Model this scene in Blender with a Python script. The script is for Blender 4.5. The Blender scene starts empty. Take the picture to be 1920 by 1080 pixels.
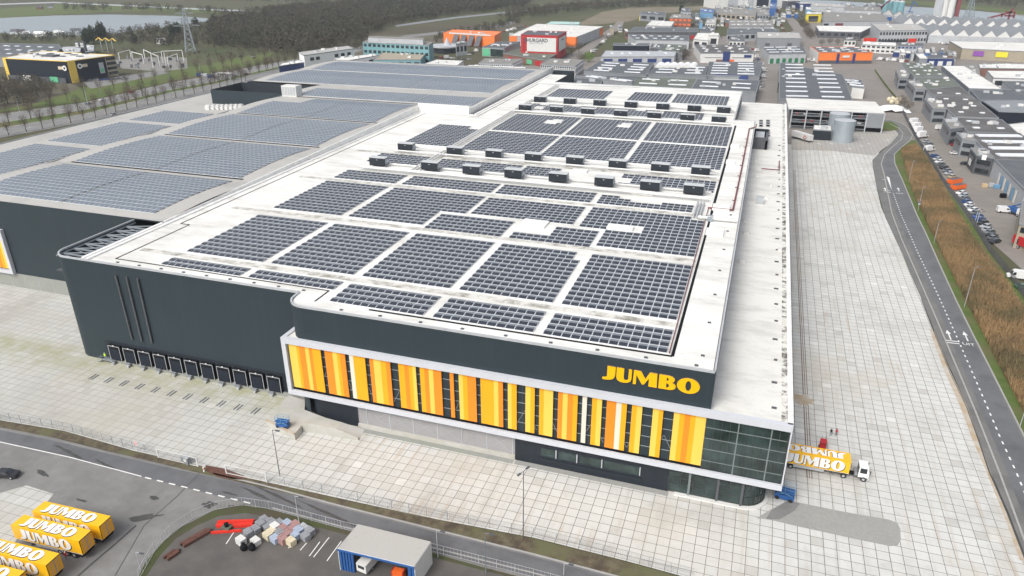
import bpy, math, random
import numpy as np
from mathutils import Vector, Matrix
random.seed(7); rng = np.random.default_rng(7)
PI = math.pi
# ---------------------------------------------------------------- camera
F = 1380.09; YAW, PIT, ROL = .32454952, .42701593, .00294382; H = 88.5
def _R():
    cy, sy, cp, sp = math.cos(YAW), math.sin(YAW), math.cos(PIT), math.sin(PIT)
    f = np.array([-sy*cp, cy*cp, -sp]); rt = np.array([cy, sy, 0.]); dn = np.cross(f, rt)
    cr, sr = math.cos(ROL), math.sin(ROL)
    return np.array([cr*rt+sr*dn, -sr*rt+cr*dn, f])
RM = _R()
scene = bpy.context.scene; col = scene.collection
cam = bpy.data.cameras.new('camera'); co = bpy.data.objects.new('camera', cam); col.objects.link(co)
cam.sensor_width = 36; cam.lens = F/1920*36; cam.clip_start = 1; cam.clip_end = 20000
m = Matrix(((RM[0][0], -RM[1][0], -RM[2][0], 0), (RM[0][1], -RM[1][1], -RM[2][1], 0), (RM[0][2], -RM[1][2], -RM[2][2], H), (0, 0, 0, 1)))
co.matrix_world = m; scene.camera = co
# ---------------------------------------------------------------- light
SUN_EL, SUN_AZ = math.radians(48), math.radians(200)
world = bpy.data.worlds.new("World"); scene.world = world; world.use_nodes = True
wn = world.node_tree; bg = wn.nodes['Background']; sky = wn.nodes.new('ShaderNodeTexSky')
sky.sky_type = 'NISHITA'; sky.sun_disc = False; sky.sun_elevation = SUN_EL; sky.sun_rotation = SUN_AZ
sky.air_density = 1.0; sky.dust_density = 4.0; sky.ozone_density = 1.0
hsv = wn.nodes.new('ShaderNodeHueSaturation'); hsv.inputs['Saturation'].default_value = .38
wn.links.new(sky.outputs[0], hsv.inputs['Color']); wn.links.new(hsv.outputs[0], bg.inputs[0]); bg.inputs[1].default_value = .15
sl = bpy.data.lights.new('sun', 'SUN'); so = bpy.data.objects.new('sun', sl); col.objects.link(so)
sl.energy = 1.5; sl.angle = math.radians(25); sl.color = (1, .96, .9)
sd = Vector((math.sin(SUN_AZ)*math.cos(SUN_EL), math.cos(SUN_AZ)*math.cos(SUN_EL), math.sin(SUN_EL)))
so.rotation_euler = sd.to_track_quat('Z', 'Y').to_euler()
scene.view_settings.view_transform = 'Standard'; scene.view_settings.look = 'None'
scene.view_settings.exposure = 0.40; scene.view_settings.gamma = 1
scene.render.resolution_x = 1024; scene.render.resolution_y = 576
# ---------------------------------------------------------------- helpers
def ray(x, y): return RM.T @ np.array([(x-960)/F, (y-540)/F, 1.])
def at(x, y, z=0.):
    d = ray(x, y); t = (z-H)/d[2]; return (d[0]*t, d[1]*t, z)
def onY(x, y, Y):
    d = ray(x, y); t = Y/d[1]; return d[0]*t, H+d[2]*t
def onX(x, y, X):
    d = ray(x, y); t = X/d[0]; return d[1]*t, H+d[2]*t
def hgt(base, top):
    b = at(*base); d = ray(*top); t = math.hypot(b[0], b[1])/math.hypot(d[0], d[1]); return H+d[2]*t
def tag(o, label=None, cat=None, group=None, kind=None):
    if label: o['label'] = label
    if cat: o['category'] = cat
    if group: o['group'] = group
    if kind: o['kind'] = kind
    return o
def empty(name, loc, rz=0, label=None, cat=None, group=None):
    o = bpy.data.objects.new(name, None); col.objects.link(o); o.location = loc; o.rotation_euler = (0, 0, rz)
    o.empty_display_size = .5
    return tag(o, label, cat, group)
def copy_tree(o, parent=None):
    c = o.copy(); col.objects.link(c)
    if parent: c.parent = parent
    for ch in list(o.children): copy_tree(ch, c)
    return c
class MB:
    def __init__(s): s.v = []; s.f = []; s.mi = []; s.mats = []; s.sm = []
    def mat(s, m):
        if m not in s.mats: s.mats.append(m)
        return s.mats.index(m)
    def face(s, pts, m, smooth=False):
        b = len(s.v); s.v += [tuple(map(float, p)) for p in pts]; s.f.append(tuple(range(b, b+len(pts)))); s.mi.append(s.mat(m)); s.sm.append(smooth)
    def box(s, x0, x1, y0, y1, z0, z1, m, top=None, bottom=True):
        s.prism([(x0, y0), (x1, y0), (x1, y1), (x0, y1)], z0, z1, m, top, bottom)
    def prism(s, poly, z0, z1, m, top=None, bottom=True, smooth=False):
        a = sum(poly[i][0]*poly[(i+1) % len(poly)][1]-poly[(i+1) % len(poly)][0]*poly[i][1] for i in range(len(poly)))
        if a < 0: poly = poly[::-1]
        n = len(poly); b = len(s.v)
        s.v += [(p[0], p[1], z0) for p in poly]+[(p[0], p[1], z1) for p in poly]
        k = s.mat(m); kt = s.mat(top) if top else k
        for i in range(n):
            j = (i+1) % n; s.f.append((b+i, b+j, b+n+j, b+n+i)); s.mi.append(k); s.sm.append(smooth)
        s.f.append(tuple(b+n+i for i in range(n))); s.mi.append(kt); s.sm.append(False)
        if bottom: s.f.append(tuple(b+n-1-i for i in range(n))); s.mi.append(k); s.sm.append(False)
    def walls(s, poly, z0, z1, m, closed=True, th=.3, smooth=False):
        n = len(poly)
        for i in range(n if closed else n-1):
            a, b = poly[i], poly[(i+1) % n]; s.bar2(a, b, th, z0, z1, m)
    def bar2(s, a, b, th, z0, z1, m):
        dx, dy = b[0]-a[0], b[1]-a[1]; L = math.hypot(dx, dy) or 1; nx, ny = -dy/L*th/2, dx/L*th/2
        s.prism([(a[0]+nx, a[1]+ny), (a[0]-nx, a[1]-ny), (b[0]-nx, b[1]-ny), (b[0]+nx, b[1]+ny)], z0, z1, m)
    def bar(s, a, b, w, m, h=None):
        a = Vector(a); b = Vector(b); d = (b-a)
        if d.length < 1e-6: return
        d.normalize(); up = Vector((0, 0, 1)) if abs(d.z) < .95 else Vector((0, 1, 0))
        u = d.cross(up).normalized()*w/2; v = d.cross(u).normalized()*(h or w)/2
        q = [a+u+v, a-u+v, a-u-v, a+u-v, b+u+v, b-u+v, b-u-v, b+u-v]
        bb = len(s.v); s.v += [tuple(p) for p in q]; k = s.mat(m)
        for f in ((0, 1, 2, 3), (7, 6, 5, 4), (0, 4, 5, 1), (1, 5, 6, 2), (2, 6, 7, 3), (3, 7, 4, 0)):
            s.f.append(tuple(bb+i for i in f)); s.mi.append(k); s.sm.append(False)
    def tube(s, pts, rs, m, n=8, cap=True, smooth=True):
        pts = [Vector(p) for p in pts]
        if not isinstance(rs, (list, tuple)): rs = [rs]*len(pts)
        k = s.mat(m); rings = []
        for i, p in enumerate(pts):
            d = (pts[min(i+1, len(pts)-1)]-pts[max(i-1, 0)])
            d = d.normalized() if d.length > 1e-9 else Vector((0, 0, 1))
            up = Vector((0, 0, 1)) if abs(d.z) < .95 else Vector((1, 0, 0))
            u = d.cross(up).normalized(); v = d.cross(u).normalized(); b = len(s.v)
            for j in range(n):
                a = 2*PI*j/n; s.v.append(tuple(p+(u*math.cos(a)+v*math.sin(a))*rs[i]))
            rings.append(b)
        for a, b in zip(rings, rings[1:]):
            for j in range(n):
                s.f.append((a+j, a+(j+1) % n, b+(j+1) % n, b+j)); s.mi.append(k); s.sm.append(smooth)
        if cap:
            for r0, rev in ((rings[0], True), (rings[-1], False)):
                q = len(s.v); s.v += [s.v[r0+j] for j in range(n)]
                s.f.append(tuple(q+n-1-j for j in range(n)) if rev else tuple(q+j for j in range(n))); s.mi.append(k); s.sm.append(False)
    def ball(s, c, r, m, sx=1, sy=1, sz=1, n=8, k2=5):
        rows = []
        k = s.mat(m)
        for i in range(k2+1):
            t = PI*i/k2; b = len(s.v)
            for j in range(n):
                a = 2*PI*j/n; s.v.append((c[0]+r*sx*math.sin(t)*math.cos(a), c[1]+r*sy*math.sin(t)*math.sin(a), c[2]+r*sz*math.cos(t)))
            rows.append(b)
        for a, b in zip(rows, rows[1:]):
            for j in range(n): s.f.append((a+j, b+j, b+(j+1) % n, a+(j+1) % n)); s.mi.append(k); s.sm.append(True)
    def build(s, name, parent=None, world=True, label=None, cat=None, group=None, kind=None):
        v = s.v
        if parent is not None and world:
            l = parent.location; g = parent.parent
            ox, oy, oz = l
            while g is not None: ox += g.location[0]; oy += g.location[1]; oz += g.location[2]; g = g.parent
            v = [(a-ox, b-oy, c-oz) for a, b, c in v]
        me = bpy.data.meshes.new(name); me.from_pydata(v, [], s.f)
        for mm in s.mats: me.materials.append(mm)
        me.polygons.foreach_set('material_index', s.mi); me.polygons.foreach_set('use_smooth', s.sm); me.update()
        o = bpy.data.objects.new(name, me); col.objects.link(o)
        if parent is not None: o.parent = parent
        return tag(o, label, cat, group, kind)
def npmesh(name, V, Fq, mats, mi=None, **kw):
    me = bpy.data.meshes.new(name); nv, nf = len(V), len(Fq); k = Fq.shape[1]
    me.vertices.add(nv); me.vertices.foreach_set('co', V.astype(np.float32).ravel())
    me.loops.add(nf*k); me.loops.foreach_set('vertex_index', Fq.astype(np.int32).ravel())
    me.polygons.add(nf); me.polygons.foreach_set('loop_start', np.arange(0, nf*k, k, dtype=np.int32))
    for mm in mats: me.materials.append(mm)
    if mi is not None: me.polygons.foreach_set('material_index', mi.astype(np.int32))
    me.update(calc_edges=True); me.validate()
    o = bpy.data.objects.new(name, me); col.objects.link(o); return tag(o, **kw)
# ---------------------------------------------------------------- materials
def newmat(name):
    m = bpy.data.materials.new(name); m.use_nodes = True; nt = m.node_tree
    return m, nt, nt.nodes['Principled BSDF']
def N(nt, t, **kw):
    n = nt.nodes.new(t)
    for k, v in kw.items():
        if k in n.inputs: n.inputs[k].default_value = v
        else: setattr(n, k, v)
    return n
def c4(c): return (c[0], c[1], c[2], 1)
def noise(nt, vec, scale, detail=4, rough=.6):
    n = N(nt, 'ShaderNodeTexNoise'); n.inputs['Scale'].default_value = scale; n.inputs['Detail'].default_value = detail; n.inputs['Roughness'].default_value = rough
    nt.links.new(vec, n.inputs['Vector']); return n.outputs['Fac']
def ramp(nt, fac, lo, hi):
    r = N(nt, 'ShaderNodeMapRange'); r.inputs['From Min'].default_value = lo; r.inputs['From Max'].default_value = hi
    nt.links.new(fac, r.inputs['Value']); return r.outputs[0]
def mix(nt, fac, a, b, mode='MIX'):
    x = N(nt, 'ShaderNodeMix', data_type='RGBA', blend_type=mode)
    if isinstance(fac, (int, float)): x.inputs[0].default_value = fac
    else: nt.links.new(fac, x.inputs[0])
    for i, c in ((6, a), (7, b)):
        if isinstance(c, tuple): x.inputs[i].default_value = c4(c)
        else: nt.links.new(c, x.inputs[i])
    return x.outputs[2]
def mul(nt, a, b):
    x = N(nt, 'ShaderNodeMath', operation='MULTIPLY')
    for i, c in ((0, a), (1, b)):
        if isinstance(c, (int, float)): x.inputs[i].default_value = c
        else: nt.links.new(c, x.inputs[i])
    return x.outputs[0]
def pos(nt, sx=1, sy=1, sz=1):
    g = N(nt, 'ShaderNodeNewGeometry')
    if (sx, sy, sz) == (1, 1, 1): return g.outputs['Position']
    mp = N(nt, 'ShaderNodeMapping'); mp.inputs['Scale'].default_value = (sx, sy, sz); nt.links.new(g.outputs['Position'], mp.inputs['Vector']); return mp.outputs[0]
def flat(name, c, rough=.7, var=.12, scale=.6, metal=0, spec=.5, dirt=None, damt=.4, dscale=.15, bump=0, coat=0):
    m, nt, b = newmat(name); p = pos(nt)
    f = noise(nt, p, scale)
    cc = mix(nt, ramp(nt, f, .25, .75), tuple(x*(1-var) for x in c), tuple(min(1, x*(1+var)) for x in c))
    if dirt:
        d = mul(nt, ramp(nt, noise(nt, p, dscale, 6, .7), .45, .8), damt); cc = mix(nt, d, cc, dirt)
    nt.links.new(cc, b.inputs['Base Color']); b.inputs['Roughness'].default_value = rough; b.inputs['Metallic'].default_value = metal
    b.inputs['Specular IOR Level'].default_value = spec; b.inputs['Coat Weight'].default_value = coat
    if bump:
        bp = N(nt, 'ShaderNodeBump'); bp.inputs['Strength'].default_value = bump; nt.links.new(noise(nt, p, scale*4), bp.inputs['Height']); nt.links.new(bp.outputs[0], b.inputs['Normal'])
    return m
def slabmat(name, base, ox=.85, oy=1.3, sz=2.0, joint=(.085, .072, .06)):
    m, nt, b = newmat(name); p = pos(nt)
    mp = N(nt, 'ShaderNodeMapping'); mp.inputs['Location'].default_value = (-ox, -oy, 0); nt.links.new(p, mp.inputs['Vector'])
    br = N(nt, 'ShaderNodeTexBrick', offset=0.0, squash=1.0); nt.links.new(mp.outputs[0], br.inputs['Vector'])
    br.inputs['Scale'].default_value = 1; br.inputs['Brick Width'].default_value = sz; br.inputs['Row Height'].default_value = sz
    br.inputs['Mortar Size'].default_value = .052; br.inputs['Mortar Smooth'].default_value = .3; br.inputs['Bias'].default_value = -.1
    br.inputs['Color1'].default_value = c4([x*1.02 for x in base]); br.inputs['Color2'].default_value = c4([x*.945 for x in base]); br.inputs['Mortar'].default_value = c4(joint)
    sn = N(nt, 'ShaderNodeVectorMath', operation='SNAP'); nt.links.new(mp.outputs[0], sn.inputs[0]); sn.inputs[1].default_value = (sz, sz, 100)
    wnz = N(nt, 'ShaderNodeTexWhiteNoise', noise_dimensions='2D'); nt.links.new(sn.outputs[0], wnz.inputs['Vector'])
    inv = N(nt, 'ShaderNodeMath', operation='SUBTRACT'); inv.inputs[0].default_value = 1; nt.links.new(br.outputs['Fac'], inv.inputs[1]); tile = inv.outputs[0]
    c0 = mix(nt, mul(nt, mul(nt, ramp(nt, wnz.outputs[0], .978, .984), .45), tile), br.outputs[0], (.74, .73, .71))
    c0 = mix(nt, mul(nt, mul(nt, ramp(nt, wnz.outputs[0], .05, .04), .5), tile), c0, (.40, .385, .35))
    big = noise(nt, sn.outputs[0], .035, 5, .7); c0 = mix(nt, mul(nt, ramp(nt, big, .52, .68), .5), c0, (.45, .40, .32))
    big2 = noise(nt, p, .018, 5, .65); cc = mix(nt, mul(nt, ramp(nt, big2, .5, .7), .4), c0, (.44, .385, .30))
    g2 = noise(nt, p, .045, 5, .7)
    cc = mix(nt, mul(nt, ramp(nt, g2, .5, .72), .6), cc, (.31, .305, .285))
    cc = mix(nt, mul(nt, ramp(nt, noise(nt, p, .11, 7, .75), .58, .74), .45), cc, (.25, .24, .215))
    cc = mix(nt, mul(nt, mul(nt, ramp(nt, noise(nt, pos(nt, .9, .05, 1), 1, 3, .5), .55, .7), ramp(nt, noise(nt, p, .03, 3), .45, .6)), .5), cc, (.40, .31, .21))
    track = noise(nt, pos(nt, .5, .012, 1), 1, 4, .6); cc = mix(nt, mul(nt, ramp(nt, track, .55, .75), .3), cc, (.30, .27, .23))
    cc = mix(nt, mul(nt, ramp(nt, noise(nt, p, .6, 6, .75), .5, .85), .35), cc, (.28, .26, .23))
    # moss near the dock wall
    sep = N(nt, 'ShaderNodeSeparateXYZ'); nt.links.new(p, sep.inputs[0])
    my = ramp(nt, sep.outputs[1], 103, 113); mx = ramp(nt, sep.outputs[0], -60, -92)
    mm = mul(nt, mul(nt, mul(nt, my, ramp(nt, sep.outputs[1], 119, 115)), mx), ramp(nt, noise(nt, p, .25, 4), .3, .6)); cc = mix(nt, mul(nt, mm, .75), cc, (.28, .28, .10))
    # left part is greyer
    mz = mul(nt, ramp(nt, sep.outputs[0], -40, -110), .35); cc = mix(nt, mz, cc, (.36, .36, .33))
    nt.links.new(cc, b.inputs['Base Color']); b.inputs['Roughness'].default_value = .85
    return m
def roofmat(name, base, dirt=(.34, .33, .31), amt=.5, stre=(1, 1), dsc=.09, lo=.5, hi=.78):
    m, nt, b = newmat(name); p = pos(nt); p2 = pos(nt, stre[0], stre[1], 1)
    f = noise(nt, p2, dsc, 7, .7); f2 = noise(nt, p, 1.3, 5, .7)
    cc = mix(nt, mul(nt, ramp(nt, f, lo, hi), amt), base, dirt)
    cc = mix(nt, mul(nt, ramp(nt, f2, .55, .85), amt*.6), cc, dirt)
    nt.links.new(cc, b.inputs['Base Color']); b.inputs['Roughness'].default_value = .6
    return m
def claddmat(name, c, axis='x', rib=.5):
    m, nt, b = newmat(name); p = pos(nt)
    cc = mix(nt, noise(nt, p, .12, 5), tuple(x*.92 for x in c), tuple(x*1.08 for x in c))
    cc = mix(nt, mul(nt, ramp(nt, noise(nt, pos(nt, 1, 1, .05), 1.2, 4), .5, .8), .18), cc, tuple(x*1.5+.02 for x in c))
    nt.links.new(cc, b.inputs['Base Color']); b.inputs['Roughness'].default_value = .6; b.inputs['Specular IOR Level'].default_value = .35
    w = N(nt, 'ShaderNodeTexWave', bands_direction='DIAGONAL', wave_profile='SAW'); w.inputs['Scale'].default_value = rib
    mp = N(nt, 'ShaderNodeMapping'); mp.inputs['Scale'].default_value = (1, 1, 0); nt.links.new(p, mp.inputs['Vector']); nt.links.new(mp.outputs[0], w.inputs['Vector'])
    bp = N(nt, 'ShaderNodeBump'); bp.inputs['Strength'].default_value = .12; bp.inputs['Distance'].default_value = .04
    nt.links.new(w.outputs[1], bp.inputs['Height']); nt.links.new(bp.outputs[0], b.inputs['Normal'])
    return m
def twotone(name, a, bcol, scale, lo=.4, hi=.6, rough=.9, c3=None, s3=.02, detail=6):
    m, nt, b = newmat(name); p = pos(nt)
    cc = mix(nt, ramp(nt, noise(nt, p, scale, detail, .7), lo, hi), a, bcol)
    if c3: cc = mix(nt, ramp(nt, noise(nt, p, s3, 5, .6), .48, .62), cc, c3)
    nt.links.new(cc, b.inputs['Base Color']); b.inputs['Roughness'].default_value = rough; b.inputs['Specular IOR Level'].default_value = .2
    return m
M = {}
M['slab'] = slabmat('concrete_slabs', (.562, .565, .545))
M['slab2'] = slabmat('worn_concrete', (.36, .35, .33))
M['asphalt'] = flat('asphalt', (.16, .158, .153), .85, .12, .25, dirt=(.055, .055, .055), damt=.55, dscale=.12)
M['asphalt_dark'] = flat('asphalt_dark', (.13, .134, .142), .8, .12, .3, dirt=(.05, .05, .05), damt=.65, dscale=.1)
M['asphalt_light'] = flat('asphalt_light', (.205, .203, .197), .85, .14, .3, dirt=(.10, .10, .10), damt=.7, dscale=.09)
M['yard_asphalt'] = flat('yard_asphalt', (.095, .09, .085), .8, .2, .2, dirt=(.16, .14, .11), damt=.5, dscale=.1)
M['paving'] = flat('brick_paving', (.22, .20, .18), .85, .12, .25, dirt=(.13, .12, .11), damt=.5, dscale=.04)
M['pave_light'] = flat('small_paving', (.30, .30, .28), .85, .1, 1.5, dirt=(.2, .2, .19), damt=.4)
M['worn'] = twotone('worn_concrete_patch', (.50, .50, .485), (.30, .295, .275), .3, .35, .75)
M['kerb'] = flat('kerb_stone', (.33, .33, .32), .85, .1, 1)
M['marking'] = flat('road_paint', (.75, .75, .73), .7, .06, 2, dirt=(.3, .3, .3), damt=.25, dscale=1)
M['soil'] = twotone('soil_verge', (.075, .06, .045), (.14, .12, .08), .5, c3=(.12, .12, .065), s3=.15)
M['verge'] = twotone('dull_verge', (.062, .07, .036), (.085, .072, .05), .35, c3=(.07, .085, .034), s3=.1)
M['tan'] = twotone('tan_dirt', (.46, .42, .36), (.40, .31, .21), .3)
M['shrubfloor'] = twotone('scrub_floor', (.10, .09, .06), (.13, .12, .09), .05)
M['stain'] = flat('oil_stain', (.065, .064, .063), .7, .3, 1)
M['rust'] = flat('rusty_strip', (.17, .12, .09), .8, .25, 1.5)
M['terrain'] = twotone('terrain_grass', (.075, .09, .04), (.10, .09, .055), .015, c3=(.085, .075, .05), s3=.004)
M['grass'] = twotone('grass', (.075, .12, .03), (.11, .14, .045), .25, c3=(.13, .12, .06), s3=.05)
M['far_grass'] = twotone('far_grass', (.06, .075, .032), (.085, .08, .05), .05, c3=(.07, .09, .035), s3=.02)
M['field'] = twotone('brown_field', (.17, .145, .10), (.21, .18, .13), .02)
M['reedsoil'] = twotone('reed_floor', (.17, .11, .05), (.10, .09, .04), .12)
M['reed'] = twotone('reed', (.37, .245, .125), (.23, .165, .09), .10, .38, .62, c3=(.17, .14, .075), s3=.06)
m, nt, b = newmat('water'); b.inputs['Base Color'].default_value = (.25, .29, .31, 1); b.inputs['Roughness'].default_value = .25; M['water'] = m
M['white_roof'] = roofmat('white_roof', (.74, .735, .70), (.36, .34, .30), .8, (.5, 1.6), .10, lo=.46, hi=.8)
M['low_roof'] = roofmat('low_roof', (.70, .69, .65), (.30, .29, .26), .75, (.5, 1.3), .16, lo=.47, hi=.85)
M['grey_roof'] = roofmat('grey_light_roof', (.42, .41, .385), (.24, .235, .22), .7)
M['coping'] = flat('coping', (.78, .78, .76), .5, .05, .4, dirt=(.35, .33, .3), damt=.5, dscale=.5)
M['dark_clad'] = claddmat('slate_cladding', (.022, .035, .043))
M['dark_clad2'] = claddmat('anthracite_cladding', (.016, .022, .030))
M['frame'] = flat('facade_frame', (.54, .56, .60), .45, .04, .3)
M['frame_in'] = flat('facade_frame_inside', (.10, .10, .12), .6)
M['ly'] = flat('light_yellow_panel', (.84, .55, .085), .5, .03, .3)
M['y'] = flat('yellow_panel', (.82, .385, .006), .5, .03, .3)
M['o'] = flat('orange_panel', (.82, .25, .012), .5, .03, .3)
M['w'] = flat('cream_panel', (.72, .66, .55), .5, .04, .3)
def glassmat(name, c, rough=.08):
    m, nt, b = newmat(name); p = pos(nt)
    cc = mix(nt, ramp(nt, noise(nt, p, .25, 3), .35, .7), tuple(x*.5 for x in c), tuple(x*1.6 for x in c))
    nt.links.new(cc, b.inputs['Base Color']); b.inputs['Roughness'].default_value = rough; b.inputs['Specular IOR Level'].default_value = .6; return m
M['glass'] = glassmat('dark_green_glass', (.026, .044, .042)); M['win'] = glassmat('window_glass', (.03, .036, .042), .15)
M['glassblue'] = glassmat('blue_glass', (.04, .07, .10), .15)
M['mullion'] = flat('mullion', (.05, .06, .06), .5)
M['mull_l'] = flat('light_mullion', (.17, .20, .20), .5)
M['mesh_grey'] = flat('grey_mesh', (.30, .295, .30), .7, .05, .2)
M['steel'] = flat('galvanised_steel', (.33, .37, .40), .45, .1, .4, metal=.3)
M['steel_d'] = flat('painted_steel', (.16, .19, .21), .5)
M['black'] = flat('black_paint', (.009, .010, .012), .8, spec=.15)
M['rubber'] = flat('rubber', (.02, .02, .02), .8)
M['white'] = flat('white_paint', (.80, .80, .80), .4, .04, .5)
M['offwhite'] = flat('offwhite', (.62, .62, .60), .6, .08, .5)
M['lgrey'] = flat('light_grey', (.42, .44, .46), .6, .1, .2, dirt=(.25, .25, .25), damt=.4)
M['coolgrey'] = flat('cover_grey', (.50, .52, .53), .5, .06, .5)
M['mgrey'] = flat('mid_grey', (.22, .235, .25), .6, .1, .2)
M['dgrey'] = flat('dark_grey', (.085, .09, .10), .6, .15, .2)
M['bitumen'] = roofmat('bitumen_roof', (.088, .097, .105), (.19, .20, .205), .6, dsc=.05)
M['bitbrown'] = roofmat('brown_bitumen', (.09, .082, .078), (.22, .23, .23), .8, dsc=.06)
M['bitmoss'] = roofmat('mossy_bitumen', (.10, .115, .085), (.20, .21, .19), .8, dsc=.06)
M['gravel'] = roofmat('gravel_roof', (.22, .21, .19), (.30, .29, .27), .7, dsc=.06)
M['plinth'] = flat('plinth_concrete', (.27, .28, .26), .8, .1, .3, dirt=(.2, .22, .12), damt=.4)
M['concrete'] = flat('concrete', (.46, .45, .42), .8, .08, .4, dirt=(.3, .3, .18), damt=.5, dscale=.3)
M['yellow'] = flat('trailer_yellow', (.86, .47, .006), .35, .03, .5, coat=.2)
M['sign_y'] = flat('sign_yellow', (.85, .46, .0), .4, .02, .5)
M['blue'] = flat('blue_paint', (.025, .10, .30), .45, .1, 1)
M['dblue'] = flat('dark_blue', (.02, .04, .15), .5, .1, 1)
M['lblue'] = flat('light_blue', (.15, .32, .50), .5, .1, 1)
M['red'] = flat('red_paint', (.42, .02, .025), .5, .1, 1)
M['bred'] = flat('bright_red', (.65, .03, .015), .55, .1, 1)
M['dred'] = flat('dark_red_pipe', (.17, .035, .04), .6, .1, 1)
M['orange'] = flat('orange_paint', (.75, .13, .02), .5, .08, 1)
M['hallorange'] = flat('orange_wall', (.80, .20, .04), .5, .05, .3)
M['teal'] = flat('teal_wall', (.16, .33, .36), .6, .08, .2)
M['green'] = flat('green_door', (.02, .16, .07), .5, .1, .5)
M['lgreen'] = flat('light_green', (.12, .45, .25), .5, .1, .5)
M['aqua'] = flat('aqua_roof', (.40, .62, .57), .5, .05, .3)
M['beige'] = flat('beige_wall', (.33, .29, .22), .8, .08, .3)
M['brick'] = flat('brick_wall', (.19, .10, .075), .85, .15, .6)
M['purple'] = flat('purple', (.22, .07, .33), .6); M['byellow'] = flat('bright_yellow', (.75, .62, .03), .6)
M['syellow'] = flat('storage_yellow', (.78, .55, .09), .6, .06, .4)
M['navy'] = flat('navy_black', (.012, .017, .028), .7, spec=.25)
M['hivis'] = flat('hivis', (.55, .85, .02), .7); M['skin'] = flat('skin', (.45, .25, .17), .7)
M['bark'] = flat('bark', (.10, .08, .06), .9, .2, 2); M['twig'] = twotone('twigs', (.115, .088, .066), (.075, .068, .05), .08)
M['twig2'] = twotone('forest_twigs', (.085, .072, .052), (.052, .058, .038), .012, .35, .65)
M['fir'] = twotone('evergreen', (.025, .045, .022), (.045, .06, .03), .3)
M['bush'] = twotone('bush', (.07, .10, .035), (.13, .13, .05), .3)
M['bright_tree'] = flat('fresh_green', (.14, .24, .05), .8, .2, .4)
M['wood'] = flat('timber', (.52, .40, .24), .8, .1, 1)
M['redstone'] = flat('red_stone', (.34, .20, .19), .85, .12, 1); M['bluestone'] = flat('blue_stone', (.34, .40, .50), .85, .1, 1)
M['greystone'] = flat('grey_stone', (.25, .26, .28), .85, .12, 1); M['cream'] = flat('cream_stone', (.60, .53, .38), .8, .1, 1)
M['rubble'] = flat('brick_rubble', (.11, .05, .036), .9, .35, 2)
# solar panels
m, nt, b = newmat('solar_cells'); p = pos(nt)
cc = mix(nt, noise(nt, p, .2, 4), (.007, .009, .018), (.024, .029, .043)); nt.links.new(cc, b.inputs['Base Color'])
b.inputs['Roughness'].default_value = .25; b.inputs['IOR'].default_value = 1.8; b.inputs['Coat Weight'].default_value = .6; b.inputs['Coat Roughness'].default_value = .15; M['pv'] = m
m, nt, b = newmat('solar_cells_painted_sky'); p = pos(nt)
cc = mix(nt, noise(nt, p, .2, 4), (.07, .085, .105), (.11, .13, .155)); nt.links.new(cc, b.inputs['Base Color'])
b.inputs['Roughness'].default_value = .3; M['pv_sky'] = m  # lighter copy of the cells, sky reflection put into the base colour
m, nt, b = newmat('blue_solar_cells'); p = pos(nt)
cc = mix(nt, noise(nt, p, .05, 4), (.10, .125, .158), (.14, .17, .205)); nt.links.new(cc, b.inputs['Base Color'])
b.inputs['Roughness'].default_value = .3; b.inputs['IOR'].default_value = 1.75; b.inputs['Coat Weight'].default_value = .6; b.inputs['Coat Roughness'].default_value = .25; M['pv_blue'] = m
M['valley'] = twotone('dirty_roof_valley', (.62, .61, .57), (.22, .21, .18), .35, .42, .66)
M['rear_slope'] = flat('rear_slope_grey', (.18, .205, .235), .35, .12, .3)  # lighter blue-grey for the rear slope of each panel row
M['edge_dirt'] = twotone('mossy_roof_edge', (.66, .65, .61), (.09, .08, .07), .5, .47, .6)
M['alu'] = flat('aluminium_rail', (.66, .69, .72), .4, .05, .5, metal=.3)
M['skylight'] = flat('skylight', (.75, .78, .82), .3, .05, .5)
M['silo'] = flat('galvanised_tank', (.42, .48, .52), .35, .08, .3, metal=.4)
# ---------------------------------------------------------------- setting sheets
def sheet(name, pts, z, mat, px=True, sub=False, label=None):
    P = [at(x, y, 0)[:2] if px else (x, y) for x, y in pts]
    b = MB(); b.face([(x, y, z) for x, y in P], mat)
    if sum(P[i][0]*P[(i+1) % len(P)][1]-P[(i+1) % len(P)][0]*P[i][1] for i in range(len(P))) < 0: b.f[0] = b.f[0][::-1]
    return b.build(name, kind='structure')
def strip(name, L, R, z, mat, kind='structure'):
    b = MB()
    for i in range(len(L)-1):
        a, c, d, e = [at(*p)[:2] for p in (L[i], R[i], R[i+1], L[i+1])]
        q = [a, c, d, e]
        if sum(q[k][0]*q[(k+1) % 4][1]-q[(k+1) % 4][0]*q[k][1] for k in range(4)) < 0: q = q[::-1]
        b.face([(x, y, z) for x, y in q], mat)
    return b.build(name, kind=kind)
def line_w(name, pts, w, z, mat, dash=None, kind='structure', h=0):
    """a painted line or kerb of width w along world points"""
    b = MB(); P = [Vector(p[:2]) for p in pts]
    segs = []
    if dash:
        on, off = dash; t = 0; acc = 0
        L = [0]
        for a, c in zip(P, P[1:]): L.append(L[-1]+(c-a).length)
        def pt(s):
            for i in range(len(P)-1):
                if s <= L[i+1] or i == len(P)-2: return P[i]+(P[i+1]-P[i])*((s-L[i])/(L[i+1]-L[i]))
        s = 0
        while s+on < L[-1]: segs.append((pt(s), pt(s+on))); s += on+off
    else: segs = list(zip(P, P[1:]))
    for a, c in segs:
        if h: b.bar2(a, c, w, 0, z+h, mat); continue
        d = (c-a).normalized(); n = Vector((-d.y, d.x))*w/2
        b.face([(*(a-n), z), (*(c-n), z), (*(c+n), z), (*(a+n), z)], mat)
    return b.build(name, kind=kind)
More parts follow.
